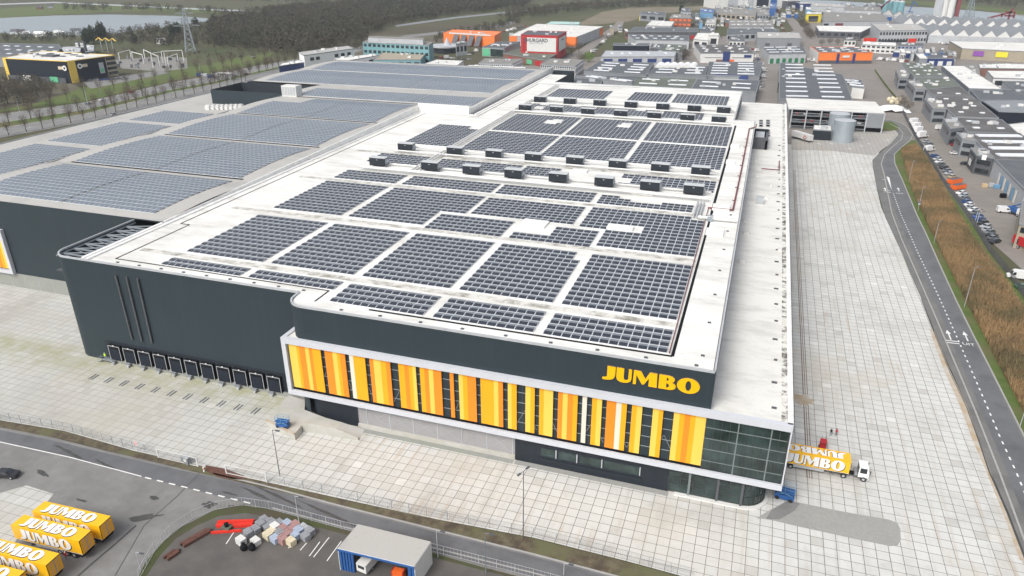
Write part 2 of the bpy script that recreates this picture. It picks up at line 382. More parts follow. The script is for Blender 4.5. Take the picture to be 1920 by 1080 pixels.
g = MB(); g.face([(-6000, -800, -.25), (6000, -800, -.25), (6000, 9000, -.25), (-6000, 9000, -.25)], M['terrain']); g.build('ground', kind='structure')
# the industrial paving to the right and behind the warehouse
g = MB(); g.face([(x, y, -.15) for x, y in [(-132, 395), (62, 395), (95, 150), (420, 120), (900, 500), (760, 1000), (620, 1300), (260, 1480), (100, 1480), (20, 1000), (-40, 960), (-180, 640), (-330, 560), (-330, 420)]], M['paving']); g.build('industrial_pavement', kind='structure')
yard = [(-120, 762), (0, 788), (120, 808), (250, 845), (370, 872), (470, 897), (640, 935), (800, 970), (1000, 1008), (1175, 1052), (1300, 1086), (1500, 1150), (1925, 1150), (1921, 1050), (1893, 966), (1857, 884), (1836, 824), (1813, 761), (1783.5, 700), (1752, 625), (1727.5, 560), (1706, 511), (1692, 476), (1678, 447), (1664, 416), (1652, 388), (1643, 349), (1636, 310), (1636, 300), (1646.5, 289), (1671, 268), (1685, 252), (1675, 242), (1640, 244)]
Y = [at(*p)[:2] for p in yard]+[(60, 395), (-330, 395), (-330, 128)]
g = MB(); g.face([(x, y, .0) for x, y in Y], M['slab']); g.build('concrete_yard', kind='structure')
sheet('worn_yard_end', [(1484, 281), (1560, 283), (1640, 292), (1646, 287), (1671, 268), (1685, 252), (1675, 244), (1600, 248), (1484, 262)], .03, M['slab2'])
# asphalt forecourt and road at the lower left
sheet('forecourt', [(-150, 772), (0, 800), (100, 820), (200, 845), (300, 868), (400, 890), (490, 908), (640, 948), (800, 988), (1000, 1038), (1150, 1078), (1300, 1120), (1300, 1240), (1060, 1103), (900, 1062), (760, 1022), (640, 990), (560, 968), (500, 953), (455, 945), (400, 957), (340, 988), (300, 1020), (272, 1055), (240, 1120), (-150, 1120)], -.05, M['asphalt_light'])
sheet('road', [(-150, 778), (0, 806), (100, 826), (200, 850), (300, 873), (400, 895), (490, 913), (640, 953), (800, 993), (1000, 1043), (1150, 1083), (1300, 1125), (1300, 1172), (1150, 1120), (1000, 1080), (800, 1030), (640, 990), (540, 962), (430, 935), (265, 893), (130, 857), (0, 828), (-150, 800)], -.03, M['asphalt_dark'])
line_w('lane_line', [at(*p) for p in [(-150, 799), (0, 828.5), (130, 857), (265, 893)]], .22, -.01, M['marking'])
line_w('lane_dashes', [at(*p) for p in [(272, 895), (350, 914), (430, 934), (480, 946)]], .28, -.01, M['marking'], dash=(1.4, 1.3))
line_w('kerb', [at(*p) for p in [(400, 888), (490, 909), (640, 949), (800, 989), (1000, 1039), (1150, 1079), (1300, 1121)]], .35, 0, M['kerb'], h=.04)
line_w('gutter', [at(*p) for p in [(510, 952), (640, 987), (800, 1024), (1000, 1074), (1200, 1130)]], .3, 0, M['kerb'], h=.02)
# soil verges beside the yard
strip('verge', [(-150, 764), (0, 789), (120, 809), (250, 846), (370, 872), (470, 897), (640, 936), (800, 971), (1000, 1010), (1175, 1054), (1300, 1088)],
      [(-150, 775), (0, 801), (120, 824), (250, 857), (370, 886), (470, 909), (640, 949), (800, 989), (1000, 1039), (1175, 1085), (1300, 1121)], .01, M['soil'])
sheet('concrete_pad', [(-90, 960), (-20, 930), (50, 910), (101, 926), (60, 975), (10, 1040), (-90, 1060)], .0, M['slab'])
sheet('storage_yard', [(268, 1090), (300, 1042), (330, 1010), (370, 985), (410, 968), (460, 962), (520, 972), (600, 990), (700, 1016), (900, 1068), (1060, 1108), (1060, 1200), (268, 1200)], .02, M['yard_asphalt'])
strip('grass_verge', [(240, 1120), (272, 1055), (300, 1020), (340, 988), (400, 957), (455, 945), (500, 953), (560, 968), (640, 990), (760, 1022), (900, 1062), (1060, 1103)],
      [(275, 1120), (300, 1050), (325, 1018), (362, 990), (410, 970), (460, 964), (505, 971), (560, 983), (640, 1004), (760, 1034), (900, 1072), (1060, 1112)], -.01, M['verge'])
for k, (a, b_) in enumerate([((424, 1020), (442, 993)), ((580, 1043), (600, 1016)), ((563, 1032), (588, 1003)), ((588, 1045), (617, 1008)), ((613, 1052), (640, 1015)), ((541, 1028), (547, 1018))]):
    line_w('bay_line', [at(*a), at(*b_)], .15, .04, M['marking'])
sheet('stain', [(165, 987), (195, 1002), (186, 1012), (250, 984), (280, 965), (270, 960), (250, 970)], -.02, M['stain']) if 0 else None
def blob(name, x, y, rx, ry, mat, z, rot=0, n=22, seed=0):
    r = random.Random(seed); c = at(x, y); b = MB(); pts = []
    for i in range(n):
        a = 2*PI*i/n; q = 1+r.uniform(-.3, .3); u, v = rx*q*math.cos(a), ry*q*math.sin(a)
        pts.append((c[0]+u*math.cos(rot)-v*math.sin(rot), c[1]+u*math.sin(rot)+v*math.cos(rot), z))
    b.face(pts, mat); return b.build(name, kind='structure')
for k, (x, y, rx, ry, ro) in enumerate([(289, 933, .9, .45, 0), (392, 946, 1.3, .8, .2), (270, 970, 2.6, .7, .5), (440, 951, 1.2, .4, 0), (80, 887, 2.2, .4, -.2), (152, 938, 1.2, .25, 0), (430, 925, 1.5, .25, 0), (480, 925, 4, .35, -.2), (130, 848, 5, .35, -.2), (520, 930, 6, .3, -.2), (620, 965, 7, .3, -.2), (200, 872, 4, .25, -.2)]):
    blob('oil_stain', x, y, rx, ry, M['stain'], -.012, ro, seed=k)
line_w('asphalt_joint', [at(*p) for p in [(375, 886), (330, 932), (270, 985), (215, 1080)]], .12, -.014, M['stain'])
line_w('drain_channel', [at(*p) for p in [(255, 985), (218, 1018), (180, 1050), (140, 1085)]], .35, -.014, M['stain'])
# ------ access road on the right
RR = [(1925, 828), (1892.6, 763), (1861, 700), (1823, 625), (1791, 560), (1759, 490), (1737, 440), (1720, 405), (1692, 338), (1678, 307), (1676.5, 290), (1689, 277), (1706, 264), (1711, 253), (1703, 241), (1692, 232), (1671, 225), (1650, 223)]
RL = [(1921, 1050), (1857, 884), (1813, 761), (1770, 665), (1727.5, 560), (1692, 476), (1674, 438), (1660, 408), (1643, 349), (1636, 310), (1637, 300), (1646.5, 289), (1671, 268), (1685, 253), (1682, 245), (1675, 242), (1664, 238), (1650, 236)]
strip('access_road', RL, RR, .02, M['asphalt'])
strip('access_road_lane', [(1925, 985), (1890, 890), (1848, 790), (1810, 700), (1772, 610), (1748, 552), (1722, 495), (1700, 448), (1682, 405), (1669, 363), (1662, 330), (1655, 308), (1662, 290), (1680, 275)],
      [(1925, 840), (1888, 763), (1857, 700), (1819, 625), (1787, 560), (1756, 490), (1734, 440), (1717, 405), (1690, 338), (1676, 307), (1675, 290), (1687, 277), (1695, 270), (1700, 266)], .04, M['asphalt_dark'])
line_w('kerb', [at(*p) for p in [(1921, 1015), (1875, 890), (1830, 775), (1790, 680), (1752, 590), (1712, 498), (1690, 448), (1672, 400), (1664, 360), (1657, 325), (1652, 308), (1658, 290), (1676, 273), (1690, 262), (1693, 250), (1686, 241), (1670, 233)]], .35, .02, M['kerb'], h=.12)
line_w('road_edge', [at(*p) for p in RR], .35, .02, M['kerb'], h=.1)
dl = [(1930, 945), (1905, 885), (1875, 820), (1850, 761), (1827.5, 709), (1793, 630), (1758.5, 553), (1720, 472), (1703, 433), (1689, 402), (1675, 363)]
line_w('lane_dashes', [at(*p) for p in dl], .3, .06, M['marking'], dash=(1.0, 1.6))
sheet('median_marking', [(1667.5, 333), (1672, 357), (1662, 331)], .06, M['marking'])
def LDIR(cy):
    a_, c_ = ((1700, 428), (1675, 363)) if cy < 450 else ((1810, 669), (1776, 592))
    a_, c_ = at(*a_), at(*c_); return Vector((c_[0]-a_[0], c_[1]-a_[1])).normalized()
def arrow(cx, cy, L=5.5):
    c = at(cx, cy); d = LDIR(cy); n = Vector((d.y, -d.x)); b = MB(); c = Vector(c[:2])
    for q in ([(-.16, 0), (.16, 0), (.16, L*.62), (-.16, L*.62)], [(-.62, L*.6), (.62, L*.6), (0, L)]):
        b.face([(*(c+n*u+d*v), .06) for u, v in q], M['marking'])
    b.build('lane_arrow', kind='structure')
for p in [(1783, 637), (1815, 640), (1661, 359), (1686, 359)]: arrow(*p)
def textmesh(txt, size, ext=0, font=None):
    cu = bpy.data.curves.new('t', 'FONT'); cu.body = txt; cu.size = size; cu.extrude = ext; cu.align_x = 'CENTER'; cu.align_y = 'CENTER'; cu.resolution_u = 3; cu.offset = size*.03 if size > 1.85 else 0
    o = bpy.data.objects.new('t', cu); col.objects.link(o); bpy.context.view_layer.update()
    me = bpy.data.meshes.new_from_object(o.evaluated_get(bpy.context.evaluated_depsgraph_get())); bpy.data.objects.remove(o); return me
def putmesh(name, me, mat, M4, parent=None, **kw):
    me = me.copy(); me.materials.clear(); me.materials.append(mat); me.transform(M4)
    if parent is not None: me.transform(Matrix.Translation(-Vector(parent.location)))
    me.name = name; o = bpy.data.objects.new(name, me); col.objects.link(o)
    if parent is not None: o.parent = parent
    return tag(o, **kw)
uit = textmesh('UIT', 1.8)
for p in [(1816, 646), (1687, 363)]:
    c = at(*p); putmesh('road_lettering', uit, M['marking'], Matrix.Translation((c[0], c[1], .065)) @ Matrix.Rotation(math.atan2(LDIR(p[1]).y, LDIR(p[1]).x)-PI/2, 4, 'Z') @ Matrix.Diagonal((1, 1.1, 1, 1)), kind='structure')
for a, c in [((1773, 638), (1796, 641)), ((1773, 642), (1799, 645)), ((1656, 357), (1669, 358)), ((1657, 360), (1671, 361)), ((1654, 337), (1663, 337.5))]: line_w('stop_line', [at(*a), at(*c)], .4, .06, M['marking'])
# grass strip, reed bed, parking on the right
GL = [(p[0]+1, p[1]) for p in RR[:12]]
sheet('grass', [(1990, 900)]+GL+[(1706, 263), (1717, 263), (1741.6, 300), (1766, 342), (1794, 380), (1826, 426), (1854, 472), (1882, 507), (1920, 560), (1990, 650)], .0, M['grass'])
REED = [(1689, 284), (1699, 321), (1713, 363), (1738, 419), (1763, 469), (1787, 518), (1808, 560), (1840, 620), (1875, 690), (1915, 765), (1990, 880), (1990, 690), (1920, 592), (1900, 562), (1882, 532), (1829, 462), (1798, 412), (1759, 342), (1735, 300), (1716, 276)]
sheet('reed_ground', REED, .04, M['reedsoil'])
sheet('grass', [(1672, 228), (1684, 236), (1683, 243), (1668, 246), (1653, 246), (1652, 228)], .05, M['grass'])
# ------ motorway on the left, verge, lake, river, fields
hwn = [[(-200, 262), (0, 240), (160, 213), (320, 173), (400, 158), (480, 138), (545, 124)], [(-200, 284), (0, 258), (160, 228), (320, 190), (400, 172), (480, 152), (560, 128)]]
hwf = [[(-200, 232), (0, 214), (160, 192), (320, 155), (400, 141), (480, 124), (560, 110)], [(-200, 252), (0, 230), (160, 205), (320, 168), (400, 153), (480, 134), (545, 120)]]
strip('motorway', hwn[0], hwn[1], -.1, M['asphalt_light']); strip('motorway', hwf[0], hwf[1], -.1, M['asphalt_light'])
strip('median_grass', hwf[1], hwn[0], -.08, M['grass'])
for o_, hw in enumerate((hwn, hwf)):
    md = [at((a[0]+b_[0])/2, (a[1]+b_[1])/2) for a, b_ in zip(*hw)]; line_w('lane_dashes', md, .35, -.06, M['marking'], dash=(3, 9))
    for e in (0, 1):
        line_w('edge_line', [at(*p) for p in hw[e]], .3, -.055, M['marking'])
sheet('grass', [(-100, 205), (0, 195), (120, 170), (200, 150), (300, 128), (380, 122), (450, 108), (520, 96), (480, 120), (320, 152), (160, 189), (0, 210), (-100, 222)], -.12, M['grass'])
sheet('grass', [(-100, 80), (90, 74), (250, 82), (420, 90), (560, 96), (560, 104), (420, 100), (250, 92), (90, 86), (-100, 90)], -.14, M['far_grass'])
sheet('grass', [(-100, 33), (0, 33), (200, 22), (320, 21), (420, 26), (420, 18), (300, 10), (100, 8), (0, 17), (-100, 20)], -.14, M['grass'])
sheet('lake', [(-150, 40), (0, 33.5), (100, 29), (200, 27), (330, 29.5), (400, 35), (385, 41), (330, 46), (300, 52), (262, 55), (225, 62), (185, 66), (120, 66), (60, 64), (0, 62), (-150, 66)], -.1, M['water'])
sheet('river', [(1400, -3), (1560, 1), (1640, 6), (1700, 12), (1760, 15), (1840, 21), (1920, 30), (2100, 48), (2100, 72), (1920, 50), (1860, 48), (1780, 38), (1700, 30), (1640, 22), (1560, 14), (1400, 6)], -.1, M['water'])
sheet('grass', [(1560, -8), (1660, 2), (1760, 12), (1840, 18.5), (1920, 28), (2100, 46), (2100, 38), (1920, 20), (1840, 12), (1760, 5), (1660, -3), (1560, -14)], -.11, M['grass'])
sheet('field', [(1075, 48), (1130, 22), (1180, 14), (1300, 12), (1500, 2), (1500, 9), (1350, 16), (1290, 20), (1210, 30), (1180, 40), (1130, 45)], -.13, M['field'])
sheet('field', [(1000, 20), (1080, 12), (1180, 10), (1120, 22), (1060, 33), (990, 38)], -.135, M['far_grass'])
strip('country_road', [(740, 47), (850, 32), (950, 22), (1080, 11), (1200, 5)], [(744, 50), (854, 34.5), (954, 24), (1084, 12.5), (1204, 6)], -.1, M['mgrey'])
strip('country_road', [(640, 98), (700, 80), (760, 66), (850, 56), (940, 45), (960, 38)], [(655, 102), (712, 84), (770, 70), (860, 60), (950, 49), (972, 41)], -.09, M['asphalt_light'])
strip('far_road', [(-100, 10), (100, 3.5), (250, 10), (400, 17), (500, 20)], [(-100, 12.5), (100, 5.5), (250, 12), (400, 19.5), (500, 23)], -.1, M['lgrey'])
strip('industrial_road', [(1010, 130), (1060, 106), (1090, 90), (1130, 62), (1150, 48), (1158, 40)], [(1032, 140), (1085, 110), (1110, 92), (1150, 64), (1168, 48), (1170, 40)], -.1, M['paving'])
strip('industrial_road', [(1560, 175), (1547, 150), (1520, 100), (1480, 45), (1465, 25)], [(1600, 175), (1570, 140), (1530, 92), (1495, 40), (1478, 25)], -.1, M['paving'])
sheet('substation_gravel', [(215, 112), (300, 106), (350, 108), (352, 128), (300, 134), (228, 128)], -.11, M['gravel'])
sheet('car_park', [(150, 150), (240, 140), (300, 132), (320, 136), (250, 150), (170, 166)], -.10, M['asphalt_light'])
sheet('scrub_ground', [(-100, 160), (0, 150), (120, 148), (150, 166), (60, 196), (-100, 218)], -.105, M['shrubfloor'])
sheet('scrub_ground', [(560, 100), (700, 66), (830, 62), (960, 40), (1000, 50), (940, 62), (830, 100), (700, 112), (600, 112)], -.12, M['shrubfloor'])
# small-paved tongue by the entrance
sheet('paved_tongue', [(1418, 972), (1446, 955), (1478, 938), (1537, 951), (1600, 963), (1665, 974), (1682, 980), (1688, 992), (1689, 1012), (1683, 1023), (1668, 1024), (1600, 1010), (1500, 988), (1440, 974)], .03, M['pave_light'])
sheet('wet_patch', [(1446, 957), (1478, 939), (1500, 944), (1490, 958), (1462, 974), (1436, 974)], .045, M['asphalt_light'])
blob('sand_patch', 1504, 749, 2.4, 2.2, M['tan'], .02, 0, seed=40)
sheet('sand_patch', [(1487, 741), (1502, 742), (1502, 756), (1487, 754)], .03, M['cream']) if 0 else None
# steel rails along the right yard
for dx in (-.45, 0, .45):
    line_w('rail_track', [(17.2+dx, 121, 0), (17.2+dx, 345, 0)], .15, .012, M['rust'])
strip('yard_edge_soil', [(1925, 1050), (1893, 966), (1857, 884), (1836, 824), (1813, 761), (1783, 700), (1752, 622)], [(1912, 1050), (1882, 966), (1849, 884), (1823, 824), (1800, 761), (1772, 700), (1742, 616)], .02, M['tan'])
strip('yard_edge_ditch', [(1925, 1052), (1893, 968), (1857, 886), (1836, 826), (1813, 763), (1783, 702), (1752, 624), (1727, 560)], [(1921, 1050), (1889, 966), (1853, 884), (1833, 824), (1810.5, 761), (1781, 700), (1750, 622), (1726, 560)], .03, M['stain'])
# ---------------------------------------------------------------- the warehouse
ZR, ZL, YF, YS, YD = 26.1, 18.7, 108.15, 109.05, 114.7
W = empty('distribution_warehouse', (-70, 109, 0), 0, 'vast dark grey distribution warehouse with white roofs and a yellow striped facade', 'warehouse')
def arc(cx, cy, r, a0, a1, n=8): return [(cx+r*math.cos(math.radians(a0+(a1-a0)*i/n)), cy+r*math.sin(math.radians(a0+(a1-a0)*i/n))) for i in range(n+1)]
main_poly = arc(-146.1, YD+4.3, 4.3, 180, 270)+[(-84.2, YD)]+arc(-80.2, YS+4, 4, 180, 270)+[(-1.6, YS), (-1.6, 316), (-10, 316), (-10, 388), (-106, 388), (-106, 430), (-141, 430), (-141, 140.1), (-150.4, 140.1)]
def pwall(poly, z0, z1, mat, thick, parent, name='wall'):
    b = MB(); b.prism(poly, z0, z1, mat, bottom=False, smooth=False); return b
# main volume: dark walls with white roof 0.35 m below the coping
b = MB(); n = len(main_poly)
a = sum(main_poly[i][0]*main_poly[(i+1) % n][1]-main_poly[(i+1) % n][0]*main_poly[i][1] for i in range(n)); P = main_poly if a > 0 else main_poly[::-1]
for i in range(n):
    j = (i+1) % n
    if abs(P[i][0]+141) < .01 and abs(P[j][0]+141) < .01: continue
    z0 = 5.5 if (P[i][1] < 109.3 and P[j][1] < 109.3) else 0
    sm = math.hypot(P[i][0]-P[j][0], P[i][1]-P[j][1]) < 1.5
    b.face([(P[i][0], P[i][1], z0), (P[j][0], P[j][1], z0), (P[j][0], P[j][1], ZR), (P[i][0], P[i][1], ZR)], M['dark_clad'], sm)
b.build('wall', W)
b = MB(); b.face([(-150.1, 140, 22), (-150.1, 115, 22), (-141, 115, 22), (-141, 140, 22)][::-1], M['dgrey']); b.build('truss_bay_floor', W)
def inset(x, y):
    return x, y
roofp = arc(-146.1, YD+4.3, 3.9, 245, 270, 2)[:0]+[(-141, YD+.35), (-84.2, YD+.35)]+arc(-80.2, YS+4, 3.6, 180, 270)+[(-2, YS+.4), (-2, 316.4), (-10.4, 316.4), (-10.4, 387.6), (-106, 387.6), (-106, 415), (-116, 415), (-116, 293), (-139.8, 293), (-139.8, 140), (-141, 140)]
b = MB(); b.face([(x, y, ZR-.3) for x, y in roofp], M['white_roof']); b.build('roof', W)
# coping strips
def coping(name, pts, w, z, h, mat, closed=False):
    b = MB(); q = pts+[pts[0]] if closed else pts
    for p, r in zip(q, q[1:]): b.bar2(p, r, w, z, z+h, mat)
    return b.build(name, W)
coping('coping', arc(-146.1, YD+4.3, 4.2, 180, 270)+[(-84.2, YD+.1)]+arc(-80.2, YS+4, 3.9, 180, 270)+[(-1.7, YS+.1), (-1.7, 316), (-10.1, 316), (-10.1, 387.8), (-106, 387.8)], .35, ZR-.35, .4, M['lgrey'])
coping('coping', [(-150.2, 119), (-150.2, 140)], .7, ZR-.35, .4, M['mgrey'])
coping('upstand', [(-141, YD+.5), (-141, 140)], .9, ZR-.3, .5, M['coping'])
coping('roof_edge', [(-140.1, YD+.5), (-140.1, 293.3), (-115.5, 293.3), (-115.5, 415)], 1.2, ZR-.3, .32, M['coping'])
# truss in the rounded corner bay
b = MB(); X0, X1 = -149.8, -141.6
ys = [117.5+i*3.2 for i in range(8)]
for i in range(7):
    for z in (25.3, 23.4):
        b.bar((X0, ys[i], z), (X1, ys[i]+.2, z), .28, M['steel']); b.bar((X0, ys[i], z), (X1, ys[i+1], z), .22, M['steel'])
    b.bar((X0, ys[i], 25.3), (X1, ys[i], 23), .2, M['steel']); b.bar((X1, ys[i], 25.4), (X1, ys[i], 22), .25, M['steel'])
b.bar((X0, 116, 25.3), (X0, 140, 25.3), .3, M['steel']); b.bar((X1, 116, 25.3), (X1, 140, 25.3), .3, M['steel'])
b.build('roof_truss', W)
# black roof drain channels
def drain(pts, w=.45, z=ZR-.27, mat='black', name='roof_gutter', h=.02):
    b = MB()
    for p, r in zip(pts, pts[1:]): b.bar2(p, r, w, z, z+h, M[mat])
    return b.build(name, W)
drain([(-79, 112.3), (-79, 117.6), (-134.2, 117.8), (-134.2, 141.8), (-137, 141.8), (-137, 291.7), (-113.2, 291.7), (-113.2, 381), (-60, 385)], .35)
drain([(-67, 112.35), (-9, 112.4), (-9, 192), ], .55); drain([(-9, 192), (-9, 306)], .7)
for y in (124.3, 157.2, 189.2, 224.2): drain([(-133, y), (-9.5, y)], 1.9, ZR-.285, 'valley', 'roof_valley')
# --- lower roof, L shaped
b = MB(); LP = [(-85, 108.5), (11.3, 108.5), (11.3, 402), (-1.6, 402), (-10, 402), (-10, 316), (-1.6, 316), (-1.6, YS-.01), (-85, YS-.01)]
b.face([(x, y, ZL-.25) for x, y in LP], M['low_roof']); b.face([(x, y, ZL-.235) for x, y in [(-84.2, 109.04), (-84.2, 108.62), (-1.6, 108.62), (-1.6, 109.04)]][::-1], M['valley']); b.build('lower_roof', W)
b = MB(); b.box(9.7, 10.7, 109, 401, ZL-.24, ZL-.22, M['edge_dirt']); b.build('roof_gutter', W)
b = MB(); b.bar2((11.1, 108.6), (11.1, 402), .9, ZL-.5, ZL+.12, M['coping']); b.build('lower_coping', W)
b = MB(); b.prism([(10.9, 118), (11.3, 118), (11.3, 402), (10.9, 402)], 0, ZL-.3, M['dark_clad']); b.box(-10, 11.3, 401.6, 402, 0, ZL-.3, M['dark_clad']); b.build('side_wall', W)
# --- facade frame
b = MB(); x0, x1, z0, z1 = -85.25, 11.5, 5.65, ZL+.12
b.box(x0, x1, YF, YF+.85, z1-1.25, z1, M['frame']); b.box(x0, x1, YF, YF+.85, z0, z0+1.05, M['frame'])
b.box(x0, x0+.95, YF, YF+6.5, z0+1.05, z1-1.25, M['frame']); b.box(x1-.22, x1, YF, YF+9, z0+1.05, z1-1.25, M['frame'])
b.box(x0, x0+.95, YF+.85, YF+6.5, z1-1.25, z1, M['frame']); b.box(x1-1.3, x1, YF+.85, YF+10, z0, z0+1.05, M['frame_in'])
b.box(x0+.9, x0+4, YF+.85, YD+0, z0, z0+1.0, M['frame_in']); b.box(x0+.95, -80, YF+.85, YD-.02, z1-.45, z1-.25, M['low_roof'])
b.build('facade_frame', W)
# dark glazing behind the stripes
YG = YF+.95
b = MB(); b.box(x0+.95, x1-.3, YG, YG+.2, z0+1.05, z1-1.25, M['win']); b.box(x0+.95, 11.2, YF+.5, YG, z0+1.06, z0+1.2, M['black']); b.build('glazing_band', W)
b = MB()
for i in range(60):
    x = x0+1.6+i*1.58
    b.box(x-.04, x+.04, YG-.1, YG, z0+1.2, z1-1.25, M['mullion'])
for z in (8.9, 11.0, 13.2, 15.4): b.box(x0+1, x1-.4, YG-.12, YG-.01, z-.05, z+.05, M['steel'])
for i in range(0, 38):
    x = x0+3+i*2.1
    if i % 3 != 0: b.bar((x, YG-.2, 8+(i % 2)*4), (x+2, YG-.2, 12-(i % 2)*4), .09, M['mgrey'])
b.build('facade_mullions', W)
s3 = lambda x, y: (480+x/3.6, 600+y/3.6); s4 = lambda x, y: (940+x/3.177, 640+y/3.177)
G1 = [[(220, 272, 'ly'), (272, 290, 'y'), (290, 330, 'o'), (330, 355, 'ly'), (355, 378, 'o'), (378, 435, 'y')], [(462, 515, 'o'), (515, 545, 'ly'), (545, 565, 'y'), (565, 600, 'o')], [(628, 655, 'w'), (655, 735, 'y')],
      [(765, 792, 'o'), (792, 840, 'ly'), (840, 875, 'y'), (875, 905, 'o')], [(960, 1000, 'y'), (1000, 1030, 'o'), (1030, 1055, 'y'), (1055, 1078, 'ly')], [(1105, 1135, 'y'), (1135, 1165, 'o'), (1165, 1195, 'ly'), (1195, 1250, 'o')],
      [(1307, 1333, 'o')], [(1368, 1395, 'ly'), (1395, 1425, 'y'), (1425, 1485, 'o')], [(1515, 1605, 'y'), (1605, 1635, 'ly'), (1635, 1667, 'o')], [(1700, 1725, 'ly'), (1725, 1760, 'y')]]
G2 = [[(145, 175, 'ly'), (175, 200, 'y')], [(228, 255, 'y'), (255, 310, 'ly')], [(340, 368, 'o'), (368, 397, 'ly'), (397, 430, 'o'), (430, 457, 'y')], [(485, 512, 'w')], [(543, 572, 'y'), (572, 602, 'ly')],
      [(630, 687, 'o'), (687, 718, 'w'), (718, 750, 'y')], [(780, 810, 'y'), (810, 842, 'ly')], [(905, 940, 'ly'), (940, 967, 'y')], [(1030, 1065, 'ly'), (1065, 1095, 'y'), (1095, 1130, 'o'), (1130, 1160, 'y'), (1160, 1222, 'ly')]]
YP = YF+.55; XG = 0
names = {'ly': 'light yellow', 'y': 'yellow', 'o': 'orange', 'w': 'cream'}
for G, f, y0, yk in ((G1, s3, 165-.175*220, .175), (G2, s4, 245-.177*36, .177)):
    for g_ in G:
        p = empty('stripe_screen', (0, 0, 0)); p.parent = W; p.location = (0, 0, 0)
        bb = MB()
        for u, v, c in g_:
            xa = onY(*f(u, y0+yk*u), YP)[0]; xb = onY(*f(v, y0+yk*v), YP)[0]
            bb.box(xa, xb, YP-.08, YP+.1, z0+1.65, z1-1.28, M[c]); XG = max(XG, xb) if f is s4 else 0
        o = bb.build('stripe_screen', W); bpy.data.objects.remove(p)
# corner glazing (upper)
XG = onY(*s4(1222, 455), YP)[0]
b = MB(); b.box(XG+.05, x1-.35, YF+.5, YF+.62, z0+1.1, z1-1.25, M['glass']); b.box(x1-.42, x1-.3, YF+.62, YF+9, z0+1.1, z1-1.25, M['glass']); b.build('corner_glazing', W)
b = MB()
for i in range(11):
    x = XG+.1+i*(x1-.5-XG)/10; w_ = .1 if i in (4, 8) else .035
    b.box(x-w_, x+w_, YF+.4, YF+.5, z0+1.1, z1-1.26, M['mull_l'] if w_ > .05 else M['mullion'])
for z in (8.6, 11, 13.2, 15.4): b.box(XG, x1-.4, YF+.38, YF+.5, z-.05, z+.05, M['mull_l'])
b.build('glazing_bars', W)
# --- ground floor under the frame
YB = 109.35
b = MB(); gp = arc(-78.5, YB+3.6, 3.6, 180, 270)+[(-70, YB), (-70, YB+5), (-82, YB+5)]
b.prism(gp, 0, z0, M['dark_clad2']); b.build('base_wall', W)
b = MB(); b.box(-70, -36.2, YB+.1, YB+.4, .9, z0, M['mesh_grey']); b.build('mesh_screen', W)
b = MB()
for i in range(7): x = -68+i*5.2; b.box(x-.08, x+.08, YB+.02, YB+.1, .9, z0, M['lgrey'])
for i in range(6): x = -68+i*5.2; b.bar((x, YB+.06, 1.2), (x+5.2, YB+.06, 5), .05, M['lgrey']); b.bar((x, YB+.06, 5), (x+5.2, YB+.06, 1.2), .05, M['lgrey'])
b.build('mesh_posts', W)
b = MB(); b.box(-70, -36.2, YB-.35, YB+.4, 0, .9, M['concrete']); b.build('base_kerb', W)
b = MB(); b.box(-36.2, -7.2, YB-.25, YB+.4, 0, z0, M['dark_clad2']); b.build('base_wall', W)
for k, (xa, xb) in enumerate([(-31, -28.2), (-27.6, -24.2), (-23.6, -19.5), (-19, -12.5)]):
    b = MB(); b.box(xa, xb, YB-.3, YB-.24, 2.3, 4.0, M['glass']); o = b.build('window', W)
    b = MB(); b.box(xb, xb+.18, YB-.34, YB-.24, 2.2, 4.1, M['lgrey']); b.build('window_frame', o)
b = MB(); b.box(-31.5, -12, YB-.45, YB-.25, 1.0, 1.7, M['dark_clad2']); b.build('wall_ledge', W)
gp = [(-7.2, YB+.3), (-7.2, YB-.2), (5.5, YB-.2)]+arc(5.5, YB+3.6, 3.8, 270, 360)+[(9.3, 118), (-7.2, 118)]
b = MB(); b.prism(gp, .3, z0, M['glass'], smooth=False); b.build('entrance_glazing', W)
b = MB()
for (px_, py_) in [(-7.2+i*2.1, YB-.25) for i in range(7)]+arc(5.5, YB+3.6, 3.88, 276, 360, 6): b.tube([(px_, py_, .3), (px_, py_, z0)], .07, M['mullion'], 5)
for z in (.4, 2.0, 3.4, 4.6):
    q = [(-7.2, YB-.25), (5.5, YB-.25)]+arc(5.5, YB+3.6, 3.88, 270, 360, 8)
    for p, r in zip(q, q[1:]): b.bar((p[0], p[1], z), (r[0], r[1], z), .09, M['mullion'])
for x in (-3.6, 1.3, 5.4): b.box(x-.2, x+.2, YB-.5, YB-.22, 0, z0, M['dgrey'] if x != -3.6 else M['mull_l'])
b.build('entrance_mullions', W)
b = MB(); b.prism(arc(5.5, YB+3.6, 4.6, 270, 355)+[(8, 117), (-6, 117), (-6, YB-1.0)], 0, .25, M['offwhite']); b.build('entrance_step', W)
b = MB(); b.box(-36, -7, YB-1.6, YB-.3, 0, .05, M['pave_light']); b.box(-70, -36.3, YB-1.6, YB-.4, 0, .05, M['plinth']); b.build('base_strip', W)
